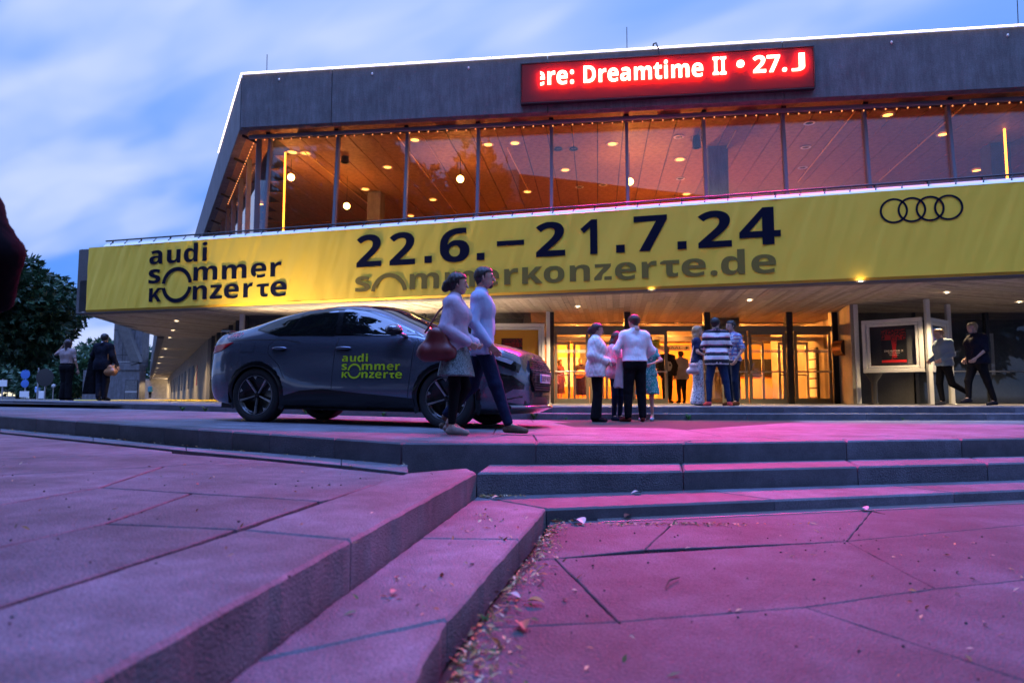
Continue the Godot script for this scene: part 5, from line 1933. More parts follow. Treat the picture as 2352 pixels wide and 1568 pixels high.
const CAR_Z := [
	[0.50, 0.55, 0.58, 0.58, 0.57, 0.53, 0.46, 0.36, 0.20, 0.0], [0.60, 0.66, 0.70, 0.72, 0.71, 0.69, 0.64, 0.54, 0.30, 0.0],
	[0.66, 0.75, 0.80, 0.82, 0.80, 0.77, 0.71, 0.60, 0.33, 0.0], [0.70, 0.82, 0.87, 0.89, 0.87, 0.82, 0.74, 0.62, 0.35, 0.0],
	[0.70, 0.86, 0.905, 0.92, 0.90, 0.85, 0.76, 0.63, 0.35, 0.0], [0.72, 0.88, 0.92, 0.93, 0.905, 0.86, 0.765, 0.64, 0.36, 0.0],
	[0.72, 0.87, 0.924, 0.912, 0.90, 0.86, 0.765, 0.64, 0.36, 0.0], [0.72, 0.865, 0.922, 0.908, 0.90, 0.855, 0.765, 0.64, 0.36, 0.0],
	[0.72, 0.865, 0.922, 0.908, 0.90, 0.85, 0.76, 0.655, 0.38, 0.0], [0.72, 0.865, 0.923, 0.91, 0.90, 0.85, 0.785, 0.70, 0.42, 0.0],
	[0.72, 0.87, 0.925, 0.915, 0.902, 0.85, 0.81, 0.74, 0.46, 0.0], [0.72, 0.875, 0.918, 0.928, 0.905, 0.855, 0.80, 0.70, 0.42, 0.0],
	[0.71, 0.875, 0.92, 0.93, 0.91, 0.865, 0.80, 0.65, 0.38, 0.0], [0.68, 0.84, 0.89, 0.90, 0.88, 0.83, 0.74, 0.60, 0.34, 0.0],
	[0.62, 0.74, 0.80, 0.82, 0.80, 0.75, 0.67, 0.54, 0.30, 0.0], [0.54, 0.64, 0.69, 0.71, 0.69, 0.65, 0.58, 0.46, 0.26, 0.0],
	[0.42, 0.50, 0.54, 0.55, 0.54, 0.50, 0.43, 0.34, 0.19, 0.0]]
const WHEEL := 1.379

func along(rows: Array, k: int, x: float) -> float:
	var n := CAR_X.size()
	var i := 0
	while i < n - 2 and x > CAR_X[i + 1]:
		i += 1
	var i0 := maxi(i - 1, 0)
	var i3 := mini(i + 2, n - 1)
	var d: float = CAR_X[i + 1] - CAR_X[i]
	var w: float = (x - CAR_X[i]) / d
	return cubic_interpolate_in_time(rows[i][k], rows[i + 1][k], rows[i0][k], rows[i3][k], w, d, CAR_X[i0] - CAR_X[i], CAR_X[i3] - CAR_X[i])

var section_cache := {}
func section(x: float) -> Array:      # 37 points (y, z) from sill to roof centre
	var key := int(round(x * 500.0))
	if section_cache.has(key):
		return section_cache[key]
	var ys := []
	var zs := []
	for k in 10:
		ys.append(along(CAR_Y, k, x))
		zs.append(along(CAR_Z, k, x))
	var out := []
	for s in 37:
		var t := s / 4.0
		var i := mini(int(t), 8)
		var w := t - i
		var a := maxi(i - 1, 0)
		var b := mini(i + 2, 9)
		out.append(Vector2(cubic_interpolate(ys[i], ys[i + 1], ys[a], ys[b], w), maxf(0.0, cubic_interpolate(zs[i], zs[i + 1], zs[a], zs[b] if i < 8 else -zs[8], w))))
	section_cache[key] = out
	return out

func side_z(x: float, y: float) -> float:
	var s := section(x)
	for i in 34:
		if y <= s[i + 1].x:
			return lerpf(s[i].y, s[i + 1].y, clampf((y - s[i].x) / maxf(s[i + 1].x - s[i].x, 1e-4), 0.0, 1.0))
	return s[34].y

# a skin on the flank: polygon in (x, y), one run per row
func side_patch(mb: Mb, poly: Array, off: float, sgn: float, step := 0.03) -> void:
	var y0 := 1e9
	var y1 := -1e9
	for q in poly:
		y0 = minf(y0, q.y)
		y1 = maxf(y1, q.y)
	var nr := maxi(2, int(ceil((y1 - y0) / step)))
	var rows := []
	for j in nr + 1:
		var y := lerpf(y0 + 1e-4, y1 - 1e-4, float(j) / nr)
		var lo := 1e9
		var hi := -1e9
		for i in poly.size():
			var a: Vector2 = poly[i]
			var b: Vector2 = poly[(i + 1) % poly.size()]
			if (a.y - y) * (b.y - y) <= 0.0 and absf(a.y - b.y) > 1e-6:
				var x := lerpf(a.x, b.x, (y - a.y) / (b.y - a.y))
				lo = minf(lo, x)
				hi = maxf(hi, x)
		var line := PackedVector3Array()
		var nc := 24
		for i in nc + 1:
			var x := lerpf(lo, hi, float(i) / nc)
			line.append(Vector3(x, y, (side_z(x, y) + off) * sgn))
		rows.append(line)
	mb.grid(rows, false, sgn > 0.0)

func side_line(mb: Mb, pts: Array, wd: float, off: float, sgn: float) -> void:
	var dense := []
	for i in pts.size() - 1:
		var k := maxi(1, int(pts[i].distance_to(pts[i + 1]) / 0.04))
		for j in k:
			dense.append(pts[i].lerp(pts[i + 1], float(j) / k))
	dense.append(pts[-1])
	for i in dense.size() - 1:
		var a: Vector2 = dense[i]
		var b: Vector2 = dense[i + 1]
		var s := (b - a).normalized().orthogonal() * wd * 0.5
		var q := []
		for e in [a + s, b + s, b - s, a - s]:
			q.append(Vector3(e.x, e.y, (side_z(e.x, e.y) + off) * sgn))
		mb.face(q[0], q[1], q[2], q[3], Vector3(0, 0, sgn))

func wheel(car_: Node3D, x: float, sgn: float, paint: Material, turn := 0.0) -> void:
	var b := Basis(Vector3.RIGHT, Vector3(0, 0, sgn), Vector3(0, -1, 0) * sgn).rotated(Vector3.UP, turn)
	var o := Vector3(x, 0.372, 0.79 * sgn)
	var ty := Mb.new()
	ty.lathe([[0.262, 0.10], [0.275, 0.122], [0.33, 0.128], [0.358, 0.112], [0.370, 0.085], [0.373, 0.03], [0.373, -0.03], [0.370, -0.085], [0.355, -0.115], [0.27, -0.12]], 48)
	for k in 3:
		ty.lathe([[0.3735, 0.05 - k * 0.05], [0.366, 0.045 - k * 0.05], [0.3735, 0.04 - k * 0.05]], 48)
	var w := part(car_, "wheel", ty, M.rubber)
	w.transform = Transform3D(b, o)
	var rim := Mb.new()
	rim.lathe([[0.001, 0.03], [0.10, 0.035], [0.22, 0.05], [0.245, 0.085], [0.262, 0.115], [0.255, 0.118], [0.24, 0.09]], 48)
	part(w, "rim", rim, M.gloss_black)
	var edge := Mb.new()
	edge.lathe([[0.256, 0.112], [0.262, 0.119], [0.267, 0.112]], 48)
	part(w, "rim_edge", edge, M.alloy)
	for k in 5:
		var a := TAU * k / 5.0 + 0.33
		var u := Vector3(cos(a), 0, sin(a))
		var t := Vector3(-sin(a), 0, cos(a))
		var sp := Mb.new()
		for q in [[0.03, 0.135, 0.007, 0.009], [0.142, 0.255, 0.009, 0.014]]:
			var p := []
			for e in [[q[0], -q[2]], [q[1], -q[3]], [q[1], q[3]], [q[0], q[2]]]:
				p.append(u * e[0] + t * e[1] + Vector3(0, lerpf(0.075, 0.112, (e[0] - 0.03) / 0.225), 0))
			sp.face(p[0], p[1], p[2], p[3], Vector3.UP)
			for e in 4:
				sp.face(p[e], p[(e + 1) % 4], p[(e + 1) % 4] - Vector3(0, 0.03, 0), p[e] - Vector3(0, 0.03, 0), (p[e] + p[(e + 1) % 4]) * Vector3(0.5, 0, 0.5) - (p[0] + p[2]) * Vector3(0.5, 0, 0.5))
		var fl := a + 0.55          # small bright wedge at the rim between the spokes
		var v := func(ang: float, r: float) -> Vector3: return Vector3(cos(ang) * r, 0.108, sin(ang) * r)
		sp.face(v.call(fl - 0.13, 0.255), v.call(fl + 0.13, 0.256), v.call(fl + 0.06, 0.228), v.call(fl + 0.04, 0.21), Vector3.UP)
		part(w, "spoke", sp, M.alloy)
	var cap := Mb.new()
	cap.lathe([[0.001, 0.088], [0.03, 0.088], [0.036, 0.08], [0.036, 0.05]], 20)
	part(w, "hub_cap", cap, M.gloss_black)

func car() -> void:
	M.rubber = mat(lin(0.012, 0.012, 0.013), 0.75)
	M.gloss_black = mat(lin(0.006, 0.006, 0.007), 0.18)
	M.alloy = mat(lin(0.42, 0.42, 0.44), 0.3, 0.8)
	var paint := mat(lin(0.12, 0.135, 0.18), 0.24, 0.65)
	paint.clearcoat_enabled = true
	paint.clearcoat = 1.0
	paint.clearcoat_roughness = 0.03
	var tint := mat(lin(0.004, 0.005, 0.006), 0.02)
	tint.metallic_specular = 0.7
	var f := Vector3(0.95684, -0.0169, 0.29014)
	var r := Vector3(-0.29018, 0, 0.95697)
	var u := Vector3(0.01617, 0.99986, 0.0049)
	var c := Node3D.new()
	c.name = numbered("parked_car")
	add_child(c)
	c.transform = Transform3D(Basis(f, u, r), Vector3(-1.8758, 0.004, -9.6561))
	tag(c, "grey coupe-like electric car with lime festival lettering on its door", "car")
	# body skin
	var xs := []
	var x := -2.32
	while x < 2.34:
		xs.append(x)
		x += 0.02 if absf(x) > 1.95 else 0.035
	xs.append(2.34)
	var body := Mb.new()
	var rows := []
	for q in xs:
		var line := PackedVector3Array()
		var s := section(q)
		for k in range(0, 37):
			line.append(Vector3(q, s[k].x, s[k].y))
		for k in range(35, -1, -1):
			line.append(Vector3(q, s[k].x, -s[k].y))
		rows.append(line)
	body.grid(rows, false, true)
	# leave the wheel openings open
	var keep := Mb.new()
	for i in range(0, body.v.size(), 3):
		var m := (body.v[i] + body.v[i + 1] + body.v[i + 2]) / 3.0
		if absf(m.z) > 0.55 and m.y < 0.9 and Vector2(absf(m.x) - WHEEL, m.y - 0.372).length() < 0.43:
			continue
		for k in 3:
			keep.v.append(body.v[i + k])
			keep.n.append(body.n[i + k])
			keep.c.append(Color.WHITE)
	for e in [0, rows.size() - 1]:
		var nn := Vector3(-1 if e == 0 else 1, 0, 0)
		for k in range(1, rows[e].size() - 1):
			keep.tri_n(rows[e][0], rows[e][k], rows[e][k + 1], nn, nn, nn)
	part(c, "body", keep, paint)
	var under := Mb.new()
	under.box(Vector3(0.0, 0.24, 0), Vector3(4.2, 0.1, 1.36))
	part(c, "underbody", under, M.black)
	for sx in [-1.0, 1.0]:
		for sgn in [-1.0, 1.0]:
			var liner := Mb.new()
			var lr := []
			for k in 13:
				var a := PI * (-0.08 + 1.16 * k / 12.0)
				var p := Vector3(sx * WHEEL + cos(a) * 0.44, 0.372 + sin(a) * 0.44, 0)
				lr.append(PackedVector3Array([p + Vector3(0, 0, 0.55 * sgn), p + Vector3(0, 0, 0.9 * sgn)]))
			liner.grid(lr)
			liner.box(Vector3(sx * WHEEL, 0.5, 0.54 * sgn), Vector3(0.95, 0.62, 0.02))
			part(c, "wheel_arch_liner", liner, M.black)
			# black arch trim
			var trim := Mb.new()
			var tr := []
			for k in 29:
				var a := PI * (-0.14 + 1.28 * k / 28.0)
				var line := PackedVector3Array()
				for rr in [0.385, 0.40, 0.452, 0.462]:
					var px: float = sx * WHEEL + cos(a) * rr
					var py: float = 0.372 + sin(a) * rr
					line.append(Vector3(px, py, (side_z(px, maxf(py, 0.26)) + (0.012 if rr < 0.45 and rr > 0.39 else 0.0)) * sgn))
				tr.append(line)
			trim.grid(tr, false, sgn > 0.0)
			part(c, "arch_trim", trim, M.gloss_black)
			wheel(c, sx * WHEEL, sgn, paint)
	for sgn in [1.0, -1.0]:
		# side glass in three pieces with dark pillars between
		var frame := Mb.new()
		side_patch(frame, [Vector2(-1.52, 1.265), Vector2(-1.06, 1.165), Vector2(-0.12, 1.145), Vector2(1.02, 1.14), Vector2(0.86, 1.235), Vector2(0.52, 1.39), Vector2(0.12, 1.525), Vector2(-0.36, 1.57), Vector2(-0.68, 1.545), Vector2(-1.0, 1.475), Vector2(-1.3, 1.37)], 0.004, sgn)
		part(c, "window_frame", frame, M.gloss_black)
		for q in [[Vector2(-1.46, 1.27), Vector2(-1.08, 1.185), Vector2(-0.95, 1.18), Vector2(-0.82, 1.49), Vector2(-1.0, 1.45), Vector2(-1.27, 1.36)], [Vector2(-0.92, 1.18), Vector2(-0.22, 1.165), Vector2(-0.28, 1.548), Vector2(-0.42, 1.548), Vector2(-0.66, 1.525), Vector2(-0.79, 1.495)], [Vector2(-0.13, 1.165), Vector2(0.72, 1.16), Vector2(0.62, 1.32), Vector2(0.5, 1.375), Vector2(0.1, 1.505), Vector2(-0.19, 1.545)], [Vector2(0.76, 1.16), Vector2(0.95, 1.158), Vector2(0.84, 1.225), Vector2(0.67, 1.30)]]:
			var g := Mb.new()
			side_patch(g, q, 0.008, sgn, 0.02)
			part(c, "side_window", g, tint)
		# sill and lower black flank
		var sill := Mb.new()
		side_patch(sill, [Vector2(-0.99, 0.22), Vector2(0.97, 0.22), Vector2(0.95, 0.37), Vector2(0.4, 0.40), Vector2(-0.35, 0.47), Vector2(-0.62, 0.455), Vector2(-0.95, 0.37)], 0.012, sgn)
		part(c, "sill_trim", sill, M.gloss_black)
		# shut lines
		var gap := Mb.new()
		side_line(gap, [Vector2(-0.15, 1.14), Vector2(-0.185, 0.98), Vector2(-0.21, 0.7), Vector2(-0.21, 0.3)], 0.007, 0.002, sgn)
		side_line(gap, [Vector2(0.96, 1.12), Vector2(0.93, 1.0), Vector2(0.9, 0.7), Vector2(0.87, 0.38)], 0.007, 0.002, sgn)
		side_line(gap, [Vector2(-1.05, 1.16), Vector2(-1.2, 1.05), Vector2(-1.2, 0.93), Vector2(-1.02, 0.78), Vector2(-0.93, 0.6)], 0.006, 0.002, sgn)
		side_line(gap, [Vector2(-1.9, 1.115), Vector2(-1.4, 1.12), Vector2(-0.95, 1.115), Vector2(-0.72, 1.075)], 0.012, 0.002, sgn)
		side_line(gap, [Vector2(-1.42, 1.08), Vector2(-1.43, 0.95), Vector2(-1.65, 0.95), Vector2(-1.66, 1.08)], 0.005, 0.002, sgn)
		side_line(gap, [Vector2(0.99, 1.075), Vector2(1.5, 1.035), Vector2(1.86, 0.98)], 0.007, 0.002, sgn)
		part(c, "shut_lines", gap, M.black).set_meta("kind", "stuff")
		for hx in [-1.02, -0.06]:
			var h := Mb.new()
			var z := side_z(hx, 1.0)
			h.ball(Vector3(hx, 1.0, (z + 0.012) * sgn), Vector3(0.115, 0.022, 0.022), 14, 8)
			part(c, "door_handle", h, paint)
			var cup := Mb.new()
			side_patch(cup, [Vector2(hx - 0.09, 0.985), Vector2(hx + 0.06, 0.955), Vector2(hx + 0.1, 0.985), Vector2(hx + 0.08, 1.012), Vector2(hx - 0.08, 1.012)], 0.003, sgn, 0.01)
			part(c, "handle_cup", cup, M.gloss_black)
		# lamps
		var hl := Mb.new()
		side_patch(hl, [Vector2(1.80, 0.955), Vector2(2.12, 0.875), Vector2(2.27, 0.80), Vector2(2.25, 0.70), Vector2(2.08, 0.775), Vector2(1.93, 0.85)], 0.006, sgn, 0.015)
		var hn := part(c, "headlight", hl, M.gloss_black)
		var dr := Mb.new()
		side_patch(dr, [Vector2(1.84, 0.945), Vector2(2.12, 0.87), Vector2(2.2, 0.835), Vector2(2.17, 0.80), Vector2(2.02, 0.855), Vector2(1.9, 0.91)], 0.011, sgn, 0.01)
		part(hn, "light_bar", dr, mat(lin(0.45, 0.52, 0.62), 0.12, 0.5))
		var tl := Mb.new()
		side_patch(tl, [Vector2(-2.2, 1.04), Vector2(-1.78, 1.09), Vector2(-1.98, 0.97), Vector2(-2.18, 0.93)], 0.008, sgn, 0.01)
		part(c, "tail_light", tl, mat(lin(0.35, 0.006, 0.012), 0.1))
		var rf := Mb.new()
		side_patch(rf, [Vector2(-2.26, 0.62), Vector2(-2.2, 0.63), Vector2(-2.2, 0.58), Vector2(-2.26, 0.58)], 0.008, sgn, 0.01)
		part(c, "reflector", rf, mat(lin(0.3, 0.01, 0.01), 0.3))
		# front corner: dark air curtain with a body-coloured blade
		var air := Mb.new()
		side_patch(air, [Vector2(1.99, 0.70), Vector2(2.2, 0.66), Vector2(2.3, 0.56), Vector2(2.28, 0.40), Vector2(2.09, 0.36), Vector2(1.98, 0.5)], 0.007, sgn, 0.02)
		part(c, "air_intake", air, M.gloss_black)
		var bl := Mb.new()
		side_patch(bl, [Vector2(2.08, 0.375), Vector2(2.30, 0.42), Vector2(2.31, 0.50), Vector2(2.2, 0.50), Vector2(2.11, 0.44)], 0.013, sgn, 0.02)
		part(c, "bumper_blade", bl, paint)
		# mirror
		var mi := Mb.new()
		var mz := side_z(0.78, 1.16)
		mi.ball(Vector3(0.70, 1.22, (mz + 0.17) * sgn), Vector3(0.105, 0.068, 0.115), 18, 12, Basis.from_euler(Vector3(0, -0.35 * sgn, 0.1)))
		mi.bar(Vector3(0.8, 1.15, mz * sgn), Vector3(0.74, 1.18, (mz + 0.1) * sgn), 0.06, 0.035, Vector3.UP, 0.01)
		var mn := part(c, "door_mirror", mi, paint)
		var ml := Mb.new()
		ml.ball(Vector3(0.705, 1.198, (mz + 0.172) * sgn), Vector3(0.106, 0.05, 0.116), 18, 8, Basis.from_euler(Vector3(0, -0.35 * sgn, 0.1)))
		part(mn, "lower_shell", ml, M.gloss_black)
	# festival lettering and rings on the near flank
	var place := func(q: Vector2) -> Vector3: return Vector3(q.x, q.y, side_z(q.x, q.y) + 0.012)
	var lime := mat(lin(0.55, 0.75, 0.01), 0.45)
	festival_logo(c, lime, -0.07, 0.615, 0.195, place, Vector3(0, 0, 1), false)
	var rg := Mb.new()
	for k in 4:
		arc(rg, -1.93 + k * 0.062, 1.19, 0.047, 0.047, 0.01, 0.0, TAU, func(q: Vector2) -> Vector3: return Vector3(q.x, q.y, side_z(q.x, q.y) + 0.013), Vector3(0, 0, 1))
	part(c, "four_ring_emblem", rg, M.white)
	# windscreen and rear screen follow the skin
	for q in [[0.12, 1.1, "windscreen"], [-2.05, -0.95, "rear_screen"]]:
		var ws := Mb.new()
		var wr := []
		for i in 21:
			var xx: float = lerpf(q[0], q[1], i / 20.0)
			var line := PackedVector3Array()
			var s := section(xx)
			var k0 := 30
			for k in range(k0, 37):
				line.append(Vector3(xx, s[k].x + 0.006, s[k].y))
			for k in range(35, k0 - 1, -1):
				line.append(Vector3(xx, s[k].x + 0.006, -s[k].y))
			wr.append(line)
		ws.grid(wr, false, true)
		part(c, q[2], ws, tint)
	var sp := Mb.new()
	for z in 12:
		var z0 := -0.62 + z * 1.24 / 12.0
		sp.bar(Vector3(-2.12 - 0.05 * cos(z0 * 1.8), 1.265 + 0.02 * cos(z0 * 2), z0), Vector3(-2.12 - 0.05 * cos((z0 + 0.104) * 1.8), 1.265 + 0.02 * cos((z0 + 0.104) * 2), z0 + 0.104), 0.15, 0.022)
	part(c, "rear_spoiler", sp, paint)
	# face of the car: eight-sided grille, ribs, rings, plate
	var fx := func(y: float, z: float) -> float: return 2.378 - 0.06 * z * z - maxf(0.0, y - 0.74) * 0.5
	var gp := [Vector2(-0.40, 0.885), Vector2(0.40, 0.885), Vector2(0.53, 0.78), Vector2(0.53, 0.62), Vector2(0.36, 0.47), Vector2(-0.36, 0.47), Vector2(-0.53, 0.62), Vector2(-0.53, 0.78)]
	var gr := Mb.new()
	var grr := []
	for j in 22:
		var y := lerpf(0.472, 0.884, j / 21.0)
		var hw := 0.0
		for i in gp.size():
			var a: Vector2 = gp[i]
			var b: Vector2 = gp[(i + 1) % gp.size()]
			if (a.y - y) * (b.y - y) <= 0.0 and absf(a.y - b.y) > 1e-6:
				hw = maxf(hw, lerpf(a.x, b.x, (y - a.y) / (b.y - a.y)))
		var line := PackedVector3Array()
		for i in 17:
			var z := lerpf(-hw, hw, i / 16.0)
			line.append(Vector3(fx.call(y, z), y, z))
		grr.append(line)
	gr.grid(grr, false, false)
	var gn := part(c, "grille", gr, M.gloss_black)
	for j in 13:
		var y := 0.5 + j * 0.03
		var hw := 0.5 if y > 0.62 and y < 0.79 else 0.4
		var rib := Mb.new()
		var pts := []
		for i in 13:
			var z := lerpf(-hw, hw, i / 12.0)
			pts.append(Vector3(fx.call(y, z) + 0.008, y + 0.006 * (i % 2), z))
		rib.tube(pts, 0.006, 5)
		part(gn, "grille_rib", rib, mat(lin(0.10, 0.10, 0.11), 0.25, 0.5))
	var em := Mb.new()
	for k in 4:
		arc(em, -0.105 + k * 0.07, 0.80, 0.052, 0.052, 0.012, 0.0, TAU, func(q: Vector2) -> Vector3: return Vector3(fx.call(q.y, q.x) + 0.02, q.y, q.x), Vector3.RIGHT)
	part(gn, "four_ring_emblem", em, M.dark_metal)
	var np := Mb.new()
	np.box(Vector3(2.405, 0.645, 0), Vector3(0.012, 0.112, 0.52), Basis.IDENTITY, 0.004)
	var pn := part(c, "number_plate", np, M.white)
	var pb := Mb.new()
	pb.box(Vector3(2.4125, 0.645, 0.238), Vector3(0.003, 0.108, 0.04))
	part(pn, "blue_band", pb, mat(lin(0.01, 0.06, 0.5), 0.5))
	var pt := Mb.new()
	letters(pt, "IN:EP 947E", true, -0.205, 0.607, 0.44, 0.076, func(q: Vector2) -> Vector3: return Vector3(2.414, q.y, -q.x), Vector3.RIGHT)
	part(pn, "plate_lettering", pt, M.black)
	var low := Mb.new()
	var lo := []
	for y in [0.315, 0.36, 0.41]:
		var line := PackedVector3Array()
		for i in 17:
			var z := lerpf(-0.58, 0.58, i / 16.0)
			line.append(Vector3(2.375 - 0.22 * z * z - (0.02 if y > 0.4 else 0.0), y, z))
		lo.append(line)
	low.grid(lo)
	part(c, "lower_intake", low, M.black)
	var lip := Mb.new()
	var la := []
	for q in [[0.31, 0.0], [0.295, 0.05], [0.265, 0.045], [0.2, -0.12]]:
		var line := PackedVector3Array()
		for i in 21:
			var z := lerpf(-0.82, 0.82, i / 20.0)
			line.append(Vector3(2.40 + q[1] - 0.24 * z * z - 0.25 * pow(absf(z), 5.0), q[0], z))
		la.append(line)
	lip.grid(la, false, true)
	part(c, "front_lip", lip, paint)

# ---------------------------------------------------------------- figures: smooth fields meshed as surface nets
class Field:
	var o: Vector3
	var c: float
	var nx: int
	var ny: int
	var nz: int
	var d := PackedFloat32Array()

	func _init(lo: Vector3, hi: Vector3, cell: float) -> void:
		c = cell
		o = lo - Vector3.ONE * cell * 2.0
		nx = int((hi.x - lo.x) / cell) + 6
		ny = int((hi.y - lo.y) / cell) + 6
		nz = int((hi.z - lo.z) / cell) + 6
		d.resize(nx * ny * nz)
		d.fill(0.2)

	func bone(a: Vector3, b: Vector3, ra: float, rb: float, k: float) -> void:
		var m := maxf(ra, rb) + k + c * 2.0
		var x0 := maxi(0, int((minf(a.x, b.x) - m - o.x) / c))
		var x1 := mini(nx - 1, int((maxf(a.x, b.x) + m - o.x) / c) + 1)
		var y0 := maxi(0, int((minf(a.y, b.y) - m - o.y) / c))
		var y1 := mini(ny - 1, int((maxf(a.y, b.y) + m - o.y) / c) + 1)
		var z0 := maxi(0, int((minf(a.z, b.z) - m - o.z) / c))
		var z1 := mini(nz - 1, int((maxf(a.z, b.z) + m - o.z) / c) + 1)
		var v := b - a
		var l2 := maxf(v.length_squared(), 1e-8)
		var w := v / l2
		var dr := rb - ra
		for z in range(z0, z1 + 1):
			for y in range(y0, y1 + 1):
				var i := (z * ny + y) * nx + x0
				var p := Vector3(o.x + x0 * c, o.y + y * c, o.z + z * c) - a
				for x in range(x0, x1 + 1):
					var t := clampf(p.dot(w), 0.0, 1.0)
					var e := (p - v * t).length() - ra - dr * t
					var q := d[i]
					var h := k - absf(q - e)
					if h > 0.0:
						d[i] = minf(q, e) - h * h * 0.25 / k
					elif e < q:
						d[i] = e
					i += 1
					p.x += c

	func cut(n: Vector3, at_: Vector3) -> void:      # keep what lies on the side the normal points away from
		var i := 0
		for z in nz:
			for y in ny:
				var s := (o + Vector3(0, y, z) * c - at_).dot(n)
				for x in nx:
					var e := s + n.x * c * x
					if e > d[i]:
						d[i] = e
					i += 1

	func cut_both(n: Vector3, at_: Vector3, n2: Vector3, at2: Vector3) -> void:   # remove where both planes are passed
		for z in nz:
			for y in ny:
				for x in nx:
					var p := o + Vector3(x, y, z) * c
					var e := minf((p - at_).dot(n), (p - at2).dot(n2))
					var i := (z * ny + y) * nx + x
					if e > d[i]:
						d[i] = e

	func emit(mb: Mb, tr := Transform3D.IDENTITY, paint: Variant = null) -> void:
		var sx := 1
		var sy := nx
		var sz := nx * ny
		var off := [0, sx, sy, sx + sy, sz, sx + sz, sy + sz, sx + sy + sz]
		var edges := [[0, 1], [2, 3], [4, 5], [6, 7], [0, 2], [1, 3], [4, 6], [5, 7], [0, 4], [1, 5], [2, 6], [3, 7]]
		var ids := {}
		var pos := PackedVector3Array()
		var nor := PackedVector3Array()
		var lim := c * 1.8
		for z in nz - 1:
			for y in ny - 1:
				var i := (z * ny + y) * nx
				for x in nx - 1:
					var q := d[i]
					if q < lim and q > -lim:
						var neg := 0
						for k in 8:
							if d[i + off[k]] < 0.0:
								neg += 1
						if neg > 0 and neg < 8:
							var s := Vector3.ZERO
							var n := 0
							for e in edges:
								var a: float = d[i + off[e[0]]]
								var b: float = d[i + off[e[1]]]
								if (a < 0.0) != (b < 0.0):
									var t := a / (a - b)
									var pa := Vector3(e[0] & 1, (e[0] >> 1) & 1, e[0] >> 2)
									var pb := Vector3(e[1] & 1, (e[1] >> 1) & 1, e[1] >> 2)
									s += pa.lerp(pb, t)
									n += 1
							ids[i] = pos.size()
							pos.append(o + (Vector3(x, y, z) + s / n) * c)
							var g := Vector3(d[i + 1] + d[i + 1 + sy] + d[i + 1 + sz] + d[i + 1 + sy + sz] - d[i] - d[i + sy] - d[i + sz] - d[i + sy + sz],
								d[i + sy] + d[i + sy + 1] + d[i + sy + sz] + d[i + sy + sz + 1] - d[i] - d[i + 1] - d[i + sz] - d[i + sz + 1],
								d[i + sz] + d[i + sz + 1] + d[i + sz + sy] + d[i + sz + sy + 1] - d[i] - d[i + 1] - d[i + sy] - d[i + sy + 1])
							nor.append(g.normalized())
					i += 1
		for i: int in ids:
			for ax in 3:
				var st: int = [sx, sy, sz][ax]
				var u: int = [sy, sz, sx][ax]
				var w: int = [sz, sx, sy][ax]
				if (d[i] < 0.0) != (d[i + st] < 0.0) and ids.has(i - u) and ids.has(i - w) and ids.has(i - u - w):
					var q := [ids[i], ids[i - u], ids[i - u - w], ids[i - w]]
					for t in [[0, 1, 2], [0, 2, 3]]:
						if paint != null:
							mb.tint(paint.call(pos[q[0]]))
						mb.tri_n(tr * pos[q[t[0]]], tr * pos[q[t[1]]], tr * pos[q[t[2]]], tr.basis * nor[q[t[0]]], tr.basis * nor[q[t[1]]], tr.basis * nor[q[t[2]]])

const J := {
	"head": Vector3(0, 0.925, 0.012), "neck": Vector3(0, 0.845, -0.008), "waist": Vector3(0, 0.615, 0.0),
	"lsh": Vector3(0.093, 0.794, -0.008), "rsh": Vector3(-0.093, 0.794, -0.008), "lel": Vector3(0.128, 0.635, -0.015), "rel": Vector3(-0.128, 0.635, -0.015),
	"lwr": Vector3(0.135, 0.49, 0.03), "rwr": Vector3(-0.135, 0.49, 0.03), "lhp": Vector3(0.048, 0.515, 0), "rhp": Vector3(-0.048, 0.515, 0),
	"lkn": Vector3(0.052, 0.28, 0.008), "rkn": Vector3(-0.052, 0.28, 0.008), "lan": Vector3(0.052, 0.048, -0.012), "ran": Vector3(-0.052, 0.048, -0.012),
	"lto": Vector3(0.066, 0.016, 0.082), "rto": Vector3(-0.066, 0.016, 0.082)}

var skin_cache := {}
func cloth_mat(c: Color) -> StandardMaterial3D:
	var key := "c" + str(c)
	if not M.has(key):
		var m := mat(c.linear_to_srgb(), 0.9, 0, null, 1.0)
		m.metallic_specular = 0.2
		m.rim_enabled = c.get_luminance() > 0.06
		m.rim = 0.3
		m.uv1_triplanar = true
		m.uv1_scale = Vector3(1.6, 1.0, 1.6)
		m.heightmap_enabled = true
		m.heightmap_texture = M.folds
		m.heightmap_scale = 1.6
		M[key] = m
	return M[key]

func skin_mat(c: Color) -> StandardMaterial3D:
	var key := "s" + str(c)
	if not M.has(key):
		M[key] = mat(c.linear_to_srgb(), 0.55)
	return M[key]

func hair_mat(c: Color) -> StandardMaterial3D:
	var key := "h" + str(c)
	if not M.has(key):
		var m := mat(c.linear_to_srgb(), 0.5)
		m.uv1_triplanar = true
		m.uv1_scale = Vector3(9.0, 2.2, 9.0)
		m.heightmap_enabled = true
		m.heightmap_texture = M.folds
		m.heightmap_scale = 0.9
		M[key] = m
	return M[key]

func box_of(pts: Array, r: float) -> Array:
	var lo := Vector3.ONE * 1e9
	var hi := -lo
	for p in pts:
		lo = lo.min(p)
		hi = hi.max(p)
	return [lo - Vector3.ONE * r, hi + Vector3.ONE * r]

